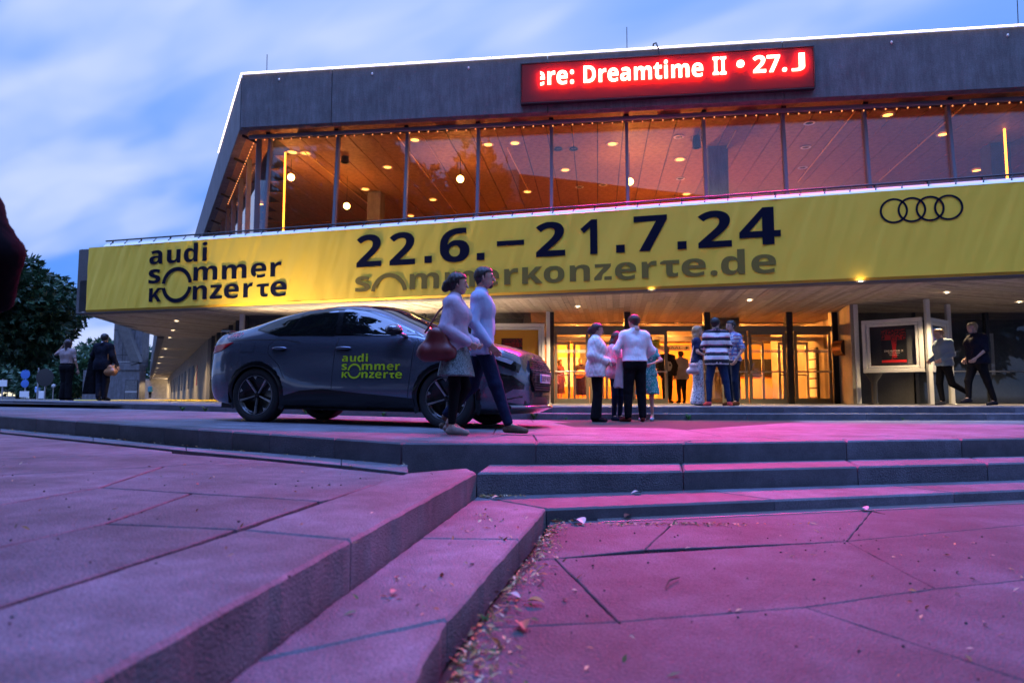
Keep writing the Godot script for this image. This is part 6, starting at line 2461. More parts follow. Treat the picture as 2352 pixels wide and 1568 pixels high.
func torso(f: Field, j: Dictionary, h: float, pad: float, fem: float, bulk: float) -> void:
	var k := 0.035 * h
	var q := pad
	for s in [-1.0, 1.0]:
		var sh: Vector3 = j["lsh"] if s > 0 else j["rsh"]
		var hp_: Vector3 = j["lhp"] if s > 0 else j["rhp"]
		var wv: Vector3 = j["waist"] + Vector3(s * 0.034 * h * bulk, 0, 0.004 * h)
		var ch: Vector3 = sh.lerp(j["neck"], 0.42) + Vector3(0, -0.075 * h, 0.014 * h)
		f.bone(ch, wv, (0.058 + 0.004 * fem) * h * bulk + q, (0.052 - 0.006 * fem) * h * bulk + q, k)
		f.bone(wv, hp_ + Vector3(0, 0.02 * h, -0.004 * h), (0.052 - 0.006 * fem) * h * bulk + q, (0.056 + 0.004 * fem) * h * bulk + q, k)
		f.bone(sh + Vector3(0, -0.006 * h, 0), j["neck"] + Vector3(0, -0.006 * h, 0), 0.031 * h + q * 0.8, 0.027 * h + q * 0.5, k)
		f.bone(sh, ch, 0.036 * h + q, 0.05 * h * bulk + q, k)
		f.bone(hp_ + Vector3(0, 0.0, -0.016 * h), hp_ + Vector3(0, 0.02 * h, -0.02 * h), 0.05 * h * bulk + q, 0.05 * h * bulk + q, k)
		if fem > 0.5:
			f.bone(ch + Vector3(-s * 0.006 * h, 0.0, 0.036 * h), ch + Vector3(-s * 0.006 * h, -0.014 * h, 0.044 * h), 0.028 * h + q, 0.026 * h + q, k * 0.7)

func limb(f: Field, a: Vector3, m: Vector3, b: Vector3, r: Array, pad: float, k: float, upto := 1.0) -> void:   # two bones, cut short at "upto" of the second (negative: of the first)
	if upto <= 0.0:
		f.bone(a, a.lerp(m, 1.0 + upto), r[0] + pad, lerpf(r[0], r[1], 1.0 + upto) + pad, k)
		return
	f.bone(a, m, r[0] + pad, r[1] + pad, k)
	f.bone(m, m.lerp(b, upto), r[1] + pad, lerpf(r[1], r[2], upto) + pad, k)

func hand(mb: Mb, wr: Vector3, dir: Vector3, nrm: Vector3, s: float, curl: float, thumb_side: float) -> void:
	var y := dir.normalized()
	var z := (nrm - y * nrm.dot(y)).normalized()
	var x := y.cross(z) * thumb_side
	var bones := []
	for k in 4:
		var u := (k - 1.5) * 0.0195 * s
		var kn := wr + y * (0.088 - 0.004 * absf(k - 1.2)) * s + x * u
		bones.append([wr + x * u * 0.6 + y * 0.012 * s, kn, 0.0135 * s, 0.011 * s, 0.012])
		var ln: float = [0.9, 1.0, 0.95, 0.75][3 - k] * 0.085 * s
		var p := kn
		var a := curl * 0.5
		for g in 3:
			var q: Vector3 = p + (y * cos(a) + z * sin(a)) * ln * [0.45, 0.32, 0.25][g]
			bones.append([p, q, 0.0092 * s, 0.0082 * s, 0.004])
			p = q
			a += curl * 0.6
	var tb := wr + y * 0.025 * s + x * 0.028 * s
	var tm := tb + (y * 0.55 + x * 0.6 + z * 0.35).normalized() * 0.042 * s
	bones.append([tb, tm, 0.013 * s, 0.0105 * s, 0.008])
	bones.append([tm, tm + (y * 0.85 + x * 0.15 + z * 0.4).normalized() * 0.036 * s, 0.0105 * s, 0.0085 * s, 0.004])
	var pts := []
	for q in bones:
		pts.append(q[0])
		pts.append(q[1])
	var b := box_of(pts, 0.018 * s)
	var f := Field.new(b[0], b[1], 0.0075)
	for q in bones:
		f.bone(q[0], q[1], q[2], q[3], q[4])
	f.emit(mb)

# spec keys: h, fem, bulk, pose {}, skin, hair (colour), hair_style, top/top_sleeve/top_hem/top_pad/top_paint, legs/legs_pad/flare/legs_to/legs_paint, skirt/skirt_to/skirt_r, shoe, look (Basis), curl, cell
func person(label: String, at_: Vector3, turn: float, s: Dictionary, group := "") -> Node3D:
	var h: float = s.get("h", 1.75)
	var fem: float = s.get("fem", 0.0)
	var bulk: float = s.get("bulk", 1.0)
	var cell: float = s.get("cell", 0.019)
	var j := {}
	for k in J:
		var p: Vector3 = s.get("pose", {}).get(k, J[k])
		j[k] = p * h
	if fem > 0.5:
		for k in ["lsh", "rsh"]:
			j[k] *= Vector3(0.88, 1, 1)
	var o := thing("person", label, "person", at_, turn, group)
	var arm := [0.030 * h * lerpf(1.0, bulk, 0.5), 0.0235 * h, 0.0155 * h]
	if fem > 0.5:
		arm = [0.026 * h * lerpf(1.0, bulk, 0.5), 0.021 * h, 0.0145 * h]
	var leg := [0.050 * h * bulk, 0.033 * h, 0.021 * h]
	var skin: Color = s.get("skin", Color(0.42, 0.25, 0.18))
	# the body, one surface
	var bb := box_of(j.values(), 0.075 * h)
	var f := Field.new(bb[0], bb[1] + Vector3(0, 0.02, 0), maxf(cell, 0.02))
	torso(f, j, h, -0.008 * h, fem, bulk)
	f.bone(j["neck"] + Vector3(0, -0.03 * h, 0), j["head"] + Vector3(0, -0.02, -0.012 * h), 0.033 * h, 0.031 * h, 0.02)
	for q in ["l", "r"]:
		limb(f, j[q + "sh"], j[q + "el"], j[q + "wr"], arm, -0.002 * h, 0.015 * h)
		limb(f, j[q + "hp"], j[q + "kn"], j[q + "an"], leg, -0.006 * h, 0.015 * h)
		f.bone(j[q + "an"], j[q + "to"], 0.02 * h, 0.014 * h, 0.02)
	var bm := Mb.new()
	f.emit(bm)
	# head and hands on finer grids, in the same surface
	var look: Basis = s.get("look", Basis.IDENTITY)
	var u := h / 1.75
	var hf := Field.new(Vector3(-0.11, -0.15, -0.13) * u, Vector3(0.11, 0.13, 0.14) * u, s.get("head_cell", 0.0095))
	hf.bone(Vector3(0, 0.035, -0.022) * u, Vector3(0, 0.03, 0.012) * u, 0.079 * u, 0.074 * u, 0.03)
	hf.bone(Vector3(0, -0.02, 0.03) * u, Vector3(0, -0.075, 0.052) * u, 0.058 * u, 0.030 * u, 0.035)
	hf.bone(Vector3(0.02, -0.055, 0.03) * u, Vector3(-0.02, -0.055, 0.03) * u, 0.042 * u, 0.042 * u, 0.03)
	hf.bone(Vector3(0, 0.004, 0.088) * u, Vector3(0, -0.028, 0.107) * u, 0.010 * u, 0.013 * u, 0.012)
	hf.bone(Vector3(0.03, 0.022, 0.076) * u, Vector3(-0.03, 0.022, 0.076) * u, 0.012 * u, 0.012 * u, 0.015)
	hf.bone(Vector3(0.014, -0.052, 0.083) * u, Vector3(-0.014, -0.052, 0.083) * u, 0.009 * u, 0.009 * u, 0.012)
	for e in [-1.0, 1.0]:
		hf.bone(Vector3(0.076 * e, 0.012, -0.004) * u, Vector3(0.078 * e, -0.03, 0.002) * u, 0.014 * u, 0.009 * u, 0.008)
	hf.bone(Vector3(0, -0.05, -0.01) * u, Vector3(0, -0.14, -0.03) * u, 0.052 * u, 0.052 * u, 0.02)
	var ht := Transform3D(look, j["head"])
	hf.emit(bm, ht)
	for q in ["l", "r"]:
		var d: Vector3 = (j[q + "wr"] - j[q + "el"]).normalized()
		var sg := 1.0 if q == "l" else -1.0
		var palm := Vector3(-sg, 0, 0.25)
		if absf(d.dot(palm.normalized())) > 0.8:
			palm = Vector3(0, -0.6, -0.6)
		hand(bm, j[q + "wr"], s.get(q + "hand", d), palm, u * (0.92 if fem > 0.5 else 1.0), s.get("curl", 0.9), sg)
	part(o, "body", bm, skin_mat(skin))
	if s.get("face", true):
		var em := Mb.new()
		for e in [-1.0, 1.0]:
			em.ball(ht * (Vector3(0.031 * e, 0.008, 0.081) * u), Vector3(0.011, 0.006, 0.007) * u, 8, 6, look)
			var br := Mb.new()
			br.box(ht * (Vector3(0.032 * e, 0.026, 0.088) * u), Vector3(0.03, 0.006, 0.008) * u, look * Basis.from_euler(Vector3(0, 0.25 * e, 0)))
			part(o, "eyebrow", br, skin_mat(s.get("hair", Color(0.03, 0.02, 0.015)) * 0.8))
		part(o, "eyes", em, M.black)
		var mo := Mb.new()
		mo.ball(ht * (Vector3(0, -0.052, 0.0905) * u), Vector3(0.021, 0.0055, 0.006) * u, 10, 6, look)
		part(o, "mouth", mo, skin_mat(Color(skin.r * 0.75, skin.g * 0.35, skin.b * 0.4)))
	# hair
	var style: String = s.get("hair_style", "short")
	if style != "bald":
		var g := Field.new(Vector3(-0.13, -0.42 if style == "long" else -0.24 if style == "bob" else -0.14, -0.2) * u, Vector3(0.13, 0.15, 0.12) * u, 0.0105)
		var t := 0.012 if style in ["short", "curly"] else 0.017
		g.bone(Vector3(0, 0.035, -0.026) * u, Vector3(0, 0.036, 0.010) * u, 0.079 * u + t, 0.074 * u + t, 0.02)
		g.bone(Vector3(0, 0.0, -0.035) * u, Vector3(0, -0.05, -0.04) * u, 0.07 * u + t * 0.7, 0.05 * u, 0.03)
		if style == "curly":
			var rng := RandomNumberGenerator.new()
			rng.seed = int(at_.x * 100.0)
			for i in 26:
				var v := Vector3(rng.randfn(), absf(rng.randfn()) * 0.8, rng.randfn() - 0.4).normalized()
				g.bone(Vector3(0, 0.035, -0.012) * u + v * 0.088 * u, Vector3(0, 0.03, -0.012) * u + v * 0.095 * u, 0.016 * u, 0.014 * u, 0.01)
		g.cut_both(Vector3(0, -1, 0.25).normalized(), Vector3(0, 0.058, 0.06) * u, Vector3(0, 0, 1), Vector3(0, 0, 0.022) * u)
		g.cut_both(Vector3(0, -1, 0), Vector3(0, -0.02, 0) * u, Vector3(0, 0, 1), Vector3(0, 0, -0.022) * u)
		if style == "bun":
			g.bone(Vector3(0, -0.01, -0.12) * u, Vector3(0, -0.05, -0.135) * u, 0.05 * u, 0.045 * u, 0.02)
		elif style == "bob":
			for e in [-1.0, 1.0]:
				g.bone(Vector3(0.06 * e, 0.03, -0.03) * u, Vector3(0.072 * e, -0.15, -0.03) * u, 0.045 * u, 0.035 * u, 0.03)
			g.bone(Vector3(0, 0.0, -0.07) * u, Vector3(0, -0.17, -0.06) * u, 0.06 * u, 0.05 * u, 0.03)
		elif style == "long":
			for e in [-1.0, 1.0]:
				g.bone(Vector3(0.062 * e, 0.02, -0.02) * u, Vector3(0.075 * e, -0.2, -0.02) * u, 0.038 * u, 0.034 * u, 0.03)
				g.bone(Vector3(0.05 * e, -0.1, -0.06) * u, Vector3(0.055 * e, -0.34, -0.055) * u, 0.045 * u, 0.03 * u, 0.03)
			g.bone(Vector3(0, 0.0, -0.08) * u, Vector3(0, -0.34, -0.075) * u, 0.055 * u, 0.035 * u, 0.03)
		var hm := Mb.new()
		g.emit(hm, ht)
		part(o, "hair", hm, hair_mat(s.get("hair", Color(0.03, 0.02, 0.015))))
		if s.has("beard"):
			var bf := Field.new(Vector3(-0.1, -0.13, -0.02) * u, Vector3(0.1, 0.0, 0.12) * u, 0.009)
			bf.bone(Vector3(0, -0.03, 0.032) * u, Vector3(0, -0.08, 0.056) * u, 0.0605 * u, 0.0325 * u, 0.03)
			bf.cut(Vector3(0, 1, 0.15).normalized(), Vector3(0, -0.058, 0.09) * u)
			var bmb := Mb.new()
			bf.emit(bmb, ht)
			part(o, "beard", bmb, hair_mat(s["beard"]))
	# trousers or leggings
	if s.has("legs"):
		var pad: float = s.get("legs_pad", 0.008) * h
		var fl: float = s.get("flare", 0.0) * h
		var upto: float = s.get("legs_to", 0.93)
		var pts := []
		for k in ["waist", "lhp", "rhp", "lkn", "rkn", "lan", "ran"]:
			pts.append(j[k])
		var b := box_of(pts, 0.08 * h + fl)
		var lf := Field.new(b[0], b[1], cell)
		for q in ["l", "r"]:
			lf.bone(j[q + "hp"], j[q + "kn"], leg[0] + pad * 0.6, leg[1] + pad, 0.012 * h)
			var an: Vector3 = j[q + "kn"].lerp(j[q + "an"], upto)
			lf.bone(j[q + "kn"], an, leg[1] + pad, leg[2] + pad + fl, 0.012 * h)
			lf.bone(j[q + "hp"] + Vector3(0, 0.0, -0.016 * h), j[q + "hp"] + Vector3(0, 0.03 * h, -0.018 * h), 0.052 * h * bulk, 0.052 * h * bulk, 0.03 * h)
		var wv: Vector3 = j["waist"]
		lf.bone(j["lhp"] + Vector3(0, 0.03 * h, 0), j["rhp"] + Vector3(0, 0.03 * h, 0), 0.056 * h * bulk, 0.056 * h * bulk, 0.03 * h)
		lf.bone((j["lhp"] + j["rhp"]) * 0.5, wv, 0.05 * h * bulk, 0.05 * h * bulk, 0.03 * h)
		lf.cut(Vector3.UP, wv + Vector3(0, -0.01 * h, 0))
		lf.cut(Vector3.DOWN, Vector3(0, minf(j["lan"].y, j["ran"].y) - 0.03 * h, 0))
		var lm := Mb.new()
		lf.emit(lm, Transform3D.IDENTITY, s.get("legs_paint", null))
		part(o, "trousers", lm, M.cloth_vc if s.has("legs_paint") else cloth_mat(s["legs"]))
	# upper garment
	if s.has("top"):
		var pad: float = s.get("top_pad", 0.009) * h
		var pts := [j["neck"], j["lsh"], j["rsh"], j["lel"], j["rel"], j["lwr"], j["rwr"], j["lhp"], j["rhp"]]
		var hem: float = s.get("top_hem", 0.5) * h
		pts.append(Vector3(0, hem, 0))
		var b := box_of(pts, 0.085 * h + pad)
		var tf := Field.new(b[0], b[1], cell)
		torso(tf, j, h, pad, fem, bulk)
		if s.get("top_hem", 0.5) < 0.47:
			for q in ["l", "r"]:
				tf.bone(j[q + "hp"] + Vector3(0, 0.04 * h, -0.008 * h), Vector3(j[q + "hp"].x * 1.1, hem - 0.03, j[q + "hp"].z - 0.005 * h), 0.058 * h * bulk + pad, 0.062 * h * bulk + pad, 0.03 * h)
		tf.cut(Vector3.DOWN, Vector3(0, hem, 0))
		var sl: float = s.get("top_sleeve", 0.92)
		for q in ["l", "r"]:
			limb(tf, j[q + "sh"], j[q + "el"], j[q + "wr"], arm, pad * s.get("sleeve_wide", 0.8), 0.016 * h, sl)
		# a few folds
		var tm := Mb.new()
		tf.emit(tm, Transform3D.IDENTITY, s.get("top_paint", null))
		var fn := FastNoiseLite.new()
		fn.seed = int(absf(at_.x) * 91.0)
		fn.frequency = 9.0 / h
		for i in tm.v.size():
			var p := tm.v[i]
			tm.v[i] = p + tm.n[i] * fn.get_noise_3d(p.x * 0.8, p.y * 1.5 + p.x, p.z) * 0.013
		part(o, s.get("top_name", "shirt"), tm, M.cloth_vc if s.has("top_paint") else cloth_mat(s["top"]))
		if s.has("collar"):
			var cm := Mb.new()
			cm.lathe([[0.040 * h, -0.012], [0.043 * h, 0.01], [0.039 * h, 0.03], [0.036 * h, 0.03], [0.038 * h, 0.0]], 16, j["neck"] + Vector3(0, -0.004, 0.0), Basis.from_euler(Vector3(0.35, 0, 0)))
			part(o, "collar", cm, cloth_mat(s["collar"]))
	if s.has("skirt"):
		var to: float = s.get("skirt_to", 0.36)
		var rr: float = s.get("skirt_r", 0.10)
		var mid: Vector3 = (j["lhp"] + j["rhp"]) * 0.5
		var kn: Vector3 = (j["lkn"] + j["rkn"]) * 0.5
		var low := Vector3(lerpf(mid.x, kn.x, 0.5), to * h - 0.03, lerpf(mid.z, kn.z, 0.5) - 0.01 * h)
		var b := box_of([mid, low, j["waist"]], (rr + 0.08) * h)
		var sf := Field.new(b[0], b[1], cell)
		for e in [-1.0, 1.0]:
			sf.bone(mid + Vector3(e * 0.03 * h, 0.06 * h, 0), low + Vector3(e * 0.055 * h, 0, 0), 0.066 * h * bulk, rr * h, 0.03 * h)
		sf.cut(Vector3.UP, j["waist"] + Vector3(0, -0.02 * h, 0))
		sf.cut(Vector3.DOWN, Vector3(0, to * h, 0))
		var sm := Mb.new()
		sf.emit(sm, Transform3D.IDENTITY, s.get("skirt_paint", null))
		for i in sm.v.size():
			var p := sm.v[i]
			var w := clampf((j["waist"].y - p.y) / (0.25 * h), 0.0, 1.0)
			sm.v[i] = p + Vector3(p.x, 0, p.z).normalized() * sin(atan2(p.x, p.z) * 11.0) * 0.012 * w
		part(o, "skirt", sm, M.cloth_vc if s.has("skirt_paint") else cloth_mat(s["skirt"]))
	if s.has("shoe"):
		for q in ["l", "r"]:
			var an: Vector3 = j[q + "an"]
			var to: Vector3 = j[q + "to"]
			var dv := (to - an)
			var heel := an - Vector3(dv.x, 0, dv.z).normalized() * 0.018 * h
			heel.y = lerpf(an.y, to.y, 0.75)
			var b := box_of([an, to, heel], 0.04 * h)
			var ff := Field.new(b[0], b[1], 0.011)
			ff.bone(heel, to, 0.0205 * h, 0.0185 * h, 0.01)
			ff.bone(an + Vector3(0, -0.008 * h, 0), to.lerp(an, 0.3), 0.022 * h, 0.018 * h, 0.015)
			var sole := minf(to.y, heel.y) - 0.016 * h
			if absf(to.y - heel.y) < 0.02 * h:
				ff.cut(Vector3.DOWN, Vector3(0, sole, 0))
			ff.cut(Vector3.UP, an + Vector3(0, s.get("shoe_top", 0.012) * h, 0))
			var fm := Mb.new()
			ff.emit(fm)
			part(o, "shoe", fm, cloth_mat(s["shoe"]))
	return o

func standing(x: float, depth: float, y: float) -> Vector3:
	var p := at(x, 900, depth)
	return Vector3(p.x, y, p.z)

func facing(yaw: float, nod := 0.0) -> Basis:
	return Basis.from_euler(Vector3(nod, yaw, 0))

func people() -> void:
	M.folds = mottled(256, 55, 0.012, 0.02, Color.BLACK, Color.WHITE, 0.3)
	M.cloth_vc = mat(Color.WHITE, 0.85)
	M.cloth_vc.uv1_triplanar = true
	M.cloth_vc.uv1_scale = Vector3(1.6, 1.0, 1.6)
	M.cloth_vc.heightmap_enabled = true
	M.cloth_vc.heightmap_texture = M.folds
	M.cloth_vc.heightmap_scale = 1.6
	M.cloth_vc.vertex_color_use_as_albedo = true
	var pale := Color(0.45, 0.27, 0.20)
	var navy := Color(0.012, 0.018, 0.045)
	var blk := Color(0.008, 0.008, 0.010)
	var rng := RandomNumberGenerator.new()
	rng.seed = 77
	# --- the couple walking past the bonnet
	var p1 := standing(1046, 6.95, terrace_y(-0.5) + 0.004)
	person("woman walking past the car with a red shoulder bag, lilac blouse and tweed skirt", p1, 1.45, {"h": 1.66, "fem": 1.0, "bulk": 0.92, "cell": 0.0125, "head_cell": 0.006, "skin": pale, "hair": Color(0.018, 0.009, 0.008), "hair_style": "bun",
		"look": facing(0.1, 0.05), "pose": {"lkn": Vector3(0.05, 0.29, 0.05), "lan": Vector3(0.05, 0.075, -0.05), "lto": Vector3(0.055, 0.022, 0.03), "rkn": Vector3(-0.05, 0.282, 0.004), "rel": Vector3(-0.125, 0.64, -0.045), "rwr": Vector3(-0.085, 0.555, 0.09), "lel": Vector3(0.12, 0.64, -0.02), "lwr": Vector3(0.03, 0.555, 0.12)},
		"top": Color(0.46, 0.38, 0.48), "top_name": "blouse", "top_hem": 0.49, "top_sleeve": 0.95, "top_pad": 0.013, "sleeve_wide": 1.3, "skirt": Color(0.1, 0.12, 0.12), "skirt_to": 0.355, "skirt_r": 0.105,
		"skirt_paint": func(_p: Vector3) -> Color: return Color(0.13, 0.16, 0.16) * rng.randf_range(0.35, 1.6), "legs": blk, "legs_pad": 0.003, "legs_to": 0.86, "shoe": Color(0.32, 0.24, 0.21), "curl": 1.2})
	var p2 := standing(1108, 7.35, terrace_y(-0.2) + 0.004)
	person("man in pale blue shirt and dark jeans walking beside the red-bag woman", p2, 1.45, {"h": 1.81, "bulk": 0.94, "cell": 0.0135, "head_cell": 0.0065, "skin": pale * 0.95, "hair": Color(0.02, 0.012, 0.01), "hair_style": "short", "look": facing(-0.05, 0.02), "beard": Color(0.03, 0.015, 0.012),
		"pose": {"rhp": Vector3(-0.048, 0.51, 0.01), "rkn": Vector3(-0.05, 0.288, 0.085), "ran": Vector3(-0.05, 0.05, 0.165), "rto": Vector3(-0.055, 0.018, 0.262), "lhp": Vector3(0.048, 0.51, -0.01), "lkn": Vector3(0.05, 0.285, -0.07), "lan": Vector3(0.05, 0.1, -0.235), "lto": Vector3(0.055, 0.02, -0.165),
			"rel": Vector3(-0.130, 0.645, -0.035), "rwr": Vector3(-0.125, 0.515, 0.065), "lel": Vector3(0.13, 0.64, -0.05), "lwr": Vector3(0.13, 0.51, -0.02)},
		"top": Color(0.36, 0.44, 0.62), "top_hem": 0.46, "top_sleeve": 0.93, "collar": Color(0.38, 0.46, 0.64), "legs": navy, "shoe": Color(0.13, 0.085, 0.06), "curl": 0.7})
	# --- four people in front of the door steps
	var ty := -0.04
	person("woman in a white lace blouse and flared black trousers, standing in profile", standing(1371, 11.4, ty), 1.35, {"h": 1.66, "fem": 1.0, "bulk": 1.08, "skin": pale, "hair": Color(0.05, 0.016, 0.014), "hair_style": "bun", "look": facing(0.1, 0.12),
		"pose": {"rel": Vector3(-0.13, 0.66, -0.03), "rwr": Vector3(-0.06, 0.60, 0.09), "lel": Vector3(0.13, 0.66, 0.0), "lwr": Vector3(0.02, 0.60, 0.11)},
		"top": Color(0.62, 0.56, 0.58), "top_name": "blouse", "top_hem": 0.45, "top_sleeve": 0.9, "top_pad": 0.026, "sleeve_wide": 1.2, "top_paint": func(q: Vector3) -> Color: return Color(0.76, 0.71, 0.73) * (0.86 + 0.22 * float(int(q.y * 14.0 + sin(q.z * 30.0) * 1.4) % 2)), "legs": blk, "legs_pad": 0.008, "flare": 0.022, "legs_to": 0.97, "shoe": blk})
	person("young woman with long brown hair and a pink blouse, half behind the white-shirted man", standing(1418, 12.0, ty), 0.75, {"h": 1.57, "fem": 1.0, "skin": pale, "hair": Color(0.035, 0.014, 0.012), "hair_style": "long", "look": facing(0.5, 0.35),
		"pose": {"rel": Vector3(-0.13, 0.66, 0.0), "rwr": Vector3(-0.05, 0.61, 0.12), "lel": Vector3(0.13, 0.66, 0.0), "lwr": Vector3(0.05, 0.6, 0.13)}, "top": Color(0.5, 0.34, 0.38), "top_name": "blouse", "top_hem": 0.47, "top_sleeve": 0.25, "top_pad": 0.02, "legs": navy * 0.8, "legs_pad": 0.004, "shoe": Color(0.012, 0.016, 0.03)})
	var p5 := standing(1459, 11.5, ty)
	person("tall man seen from behind in a white shirt, black trousers and red-brown shoes", p5, PI + 0.12, {"h": 1.82, "skin": pale, "hair": Color(0.055, 0.02, 0.014), "hair_style": "short", "look": facing(0.35, 0.3),
		"pose": {"lel": Vector3(0.175, 0.665, 0.0), "lwr": Vector3(0.115, 0.60, 0.10), "rel": Vector3(-0.165, 0.66, 0.0), "rwr": Vector3(-0.10, 0.575, 0.12), "lan": Vector3(0.072, 0.048, -0.01), "ran": Vector3(-0.066, 0.048, -0.012), "lto": Vector3(0.115, 0.016, 0.07), "rto": Vector3(-0.09, 0.016, 0.08), "lkn": Vector3(0.064, 0.28, 0.008), "rkn": Vector3(-0.06, 0.28, 0.008)},
		"top": Color(0.78, 0.76, 0.80), "top_hem": 0.555, "top_sleeve": 0.9, "top_pad": 0.014, "collar": Color(0.68, 0.65, 0.7), "legs": blk, "legs_pad": 0.012, "legs_to": 0.98, "shoe": Color(0.12, 0.02, 0.014)})
	person("woman in a teal patterned dress, mostly hidden by the white-shirted man", standing(1487, 12.2, ty), -0.5, {"h": 1.55, "fem": 1.0, "skin": pale, "hair": Color(0.05, 0.03, 0.02), "hair_style": "bob", "look": facing(-0.2, 0.2),
		"pose": {"lel": Vector3(0.17, 0.69, 0.0), "lwr": Vector3(0.08, 0.64, 0.12), "rel": Vector3(-0.13, 0.66, 0.0), "rwr": Vector3(-0.04, 0.62, 0.12)}, "top": Color(0.02, 0.25, 0.22), "top_name": "bodice", "top_hem": 0.5, "top_sleeve": -0.45, "top_paint": func(_p: Vector3) -> Color: return Color(0.02, 0.26, 0.23) if rng.randf() < 0.84 else Color(0.3, 0.55, 0.5),
		"skirt": Color(0.02, 0.25, 0.22), "skirt_to": 0.30, "skirt_r": 0.085, "skirt_paint": func(_p: Vector3) -> Color: return Color(0.02, 0.26, 0.23) if rng.randf() < 0.84 else Color(0.3, 0.55, 0.5), "shoe": Color(0.35, 0.42, 0.5), "shoe_top": -0.01})
	# --- three people on the platform edge
	var py := 0.203
	var p7 := standing(1604, 14.2, py)
	person("blonde woman in a navy top and white patterned wide trousers", p7, 1.25, {"h": 1.67, "fem": 1.0, "skin": pale, "hair": Color(0.34, 0.2, 0.1), "hair_style": "long", "look": facing(0.15, 0.0),
		"pose": {"rel": Vector3(-0.125, 0.66, 0.01), "rwr": Vector3(-0.06, 0.6, 0.12), "lel": Vector3(0.12, 0.66, 0.0), "lwr": Vector3(0.03, 0.62, 0.13)}, "top": navy * 1.6, "top_hem": 0.53, "top_sleeve": -0.4, "legs": Color.WHITE, "legs_pad": 0.03, "flare": 0.036, "legs_to": 0.97, "legs_paint": func(_p: Vector3) -> Color: return Color(0.68, 0.66, 0.68) if rng.randf() < 0.74 else Color(0.07, 0.08, 0.14), "shoe": Color(0.1, 0.07, 0.06), "shoe_top": -0.015})
	person("man seen from behind in a black-striped white shirt and blue jeans", standing(1648, 13.6, py), PI - 0.1, {"h": 1.78, "bulk": 1.08, "skin": pale * 0.85, "hair": Color(0.008, 0.006, 0.006), "hair_style": "short", "look": facing(-0.5, 0.1), "beard": Color(0.01, 0.008, 0.007),
		"pose": {"lel": Vector3(0.145, 0.66, 0.0), "lwr": Vector3(0.04, 0.63, 0.12), "rel": Vector3(-0.145, 0.66, 0.0), "rwr": Vector3(-0.04, 0.63, 0.12), "lkn": Vector3(0.085, 0.28, 0.0), "lan": Vector3(0.095, 0.048, -0.01), "lto": Vector3(0.13, 0.016, 0.07), "rkn": Vector3(-0.095, 0.28, 0.0), "ran": Vector3(-0.125, 0.048, -0.01), "rto": Vector3(-0.16, 0.016, 0.06)},
		"top": Color.WHITE, "top_hem": 0.46, "top_sleeve": 0.0, "top_pad": 0.015, "top_paint": func(q: Vector3) -> Color:
			var t := fposmod(q.y / 1.78 - 0.462, 0.0835)
			return Color(0.012, 0.012, 0.02) if t > 0.02 and t < 0.053 else Color(0.45, 0.16, 0.22) if t >= 0.053 and t < 0.06 else Color(0.75, 0.72, 0.75) if q.y < 1.45 else Color(0.012, 0.012, 0.02) if q.y > 1.48 else Color(0.75, 0.72, 0.75), "legs": Color(0.015, 0.03, 0.075), "legs_pad": 0.006, "shoe": Color(0.5, 0.05, 0.05)})
	person("bearded man with curly hair in a checked short-sleeved shirt facing the striped shirt", standing(1684, 14.2, py), -1.25, {"h": 1.78, "skin": pale, "hair": Color(0.03, 0.018, 0.012), "hair_style": "curly", "beard": Color(0.05, 0.02, 0.012), "look": facing(0.1, 0.02),
		"pose": {"lel": Vector3(0.155, 0.65, -0.04), "lwr": Vector3(0.12, 0.53, 0.03), "rel": Vector3(-0.14, 0.65, -0.04), "rwr": Vector3(-0.10, 0.53, 0.04)}, "top": Color.WHITE, "top_hem": 0.515, "top_sleeve": -0.12, "top_pad": 0.012, "top_paint": func(q: Vector3) -> Color: return Color(0.1, 0.17, 0.36) if fposmod(q.y, 0.05) < 0.018 or fposmod(q.x + q.z, 0.05) < 0.018 else Color(0.36, 0.1, 0.13) if fposmod(q.y + 0.025, 0.05) < 0.014 else Color(0.5, 0.48, 0.52), "legs": Color(0.012, 0.02, 0.045), "legs_pad": 0.008, "shoe": Color(0.1, 0.035, 0.014)})
	# --- two men passing the poster cases
	person("fair-haired man in a blue-grey jacket striding left past the poster cases", standing(2172, 15.3, py), -1.5, {"h": 1.74, "skin": pale, "hair": Color(0.32, 0.2, 0.1), "hair_style": "short", "look": facing(0.0, 0.25),
		"pose": {"head": Vector3(0, 0.915, 0.05), "neck": Vector3(0, 0.838, 0.025), "rkn": Vector3(-0.05, 0.275, 0.035), "ran": Vector3(-0.05, 0.048, 0.0), "rto": Vector3(-0.055, 0.016, 0.09), "lkn": Vector3(0.05, 0.275, -0.06), "lan": Vector3(0.05, 0.16, -0.26), "lto": Vector3(0.055, 0.07, -0.235), "lel": Vector3(0.13, 0.65, -0.03), "lwr": Vector3(0.12, 0.58, 0.11), "rel": Vector3(-0.13, 0.65, -0.03), "rwr": Vector3(-0.1, 0.575, 0.11)},
		"top": Color(0.2, 0.27, 0.33), "top_name": "jacket", "top_hem": 0.5, "top_sleeve": 0.95, "top_pad": 0.016, "legs": blk, "shoe": Color(0.06, 0.06, 0.065)})
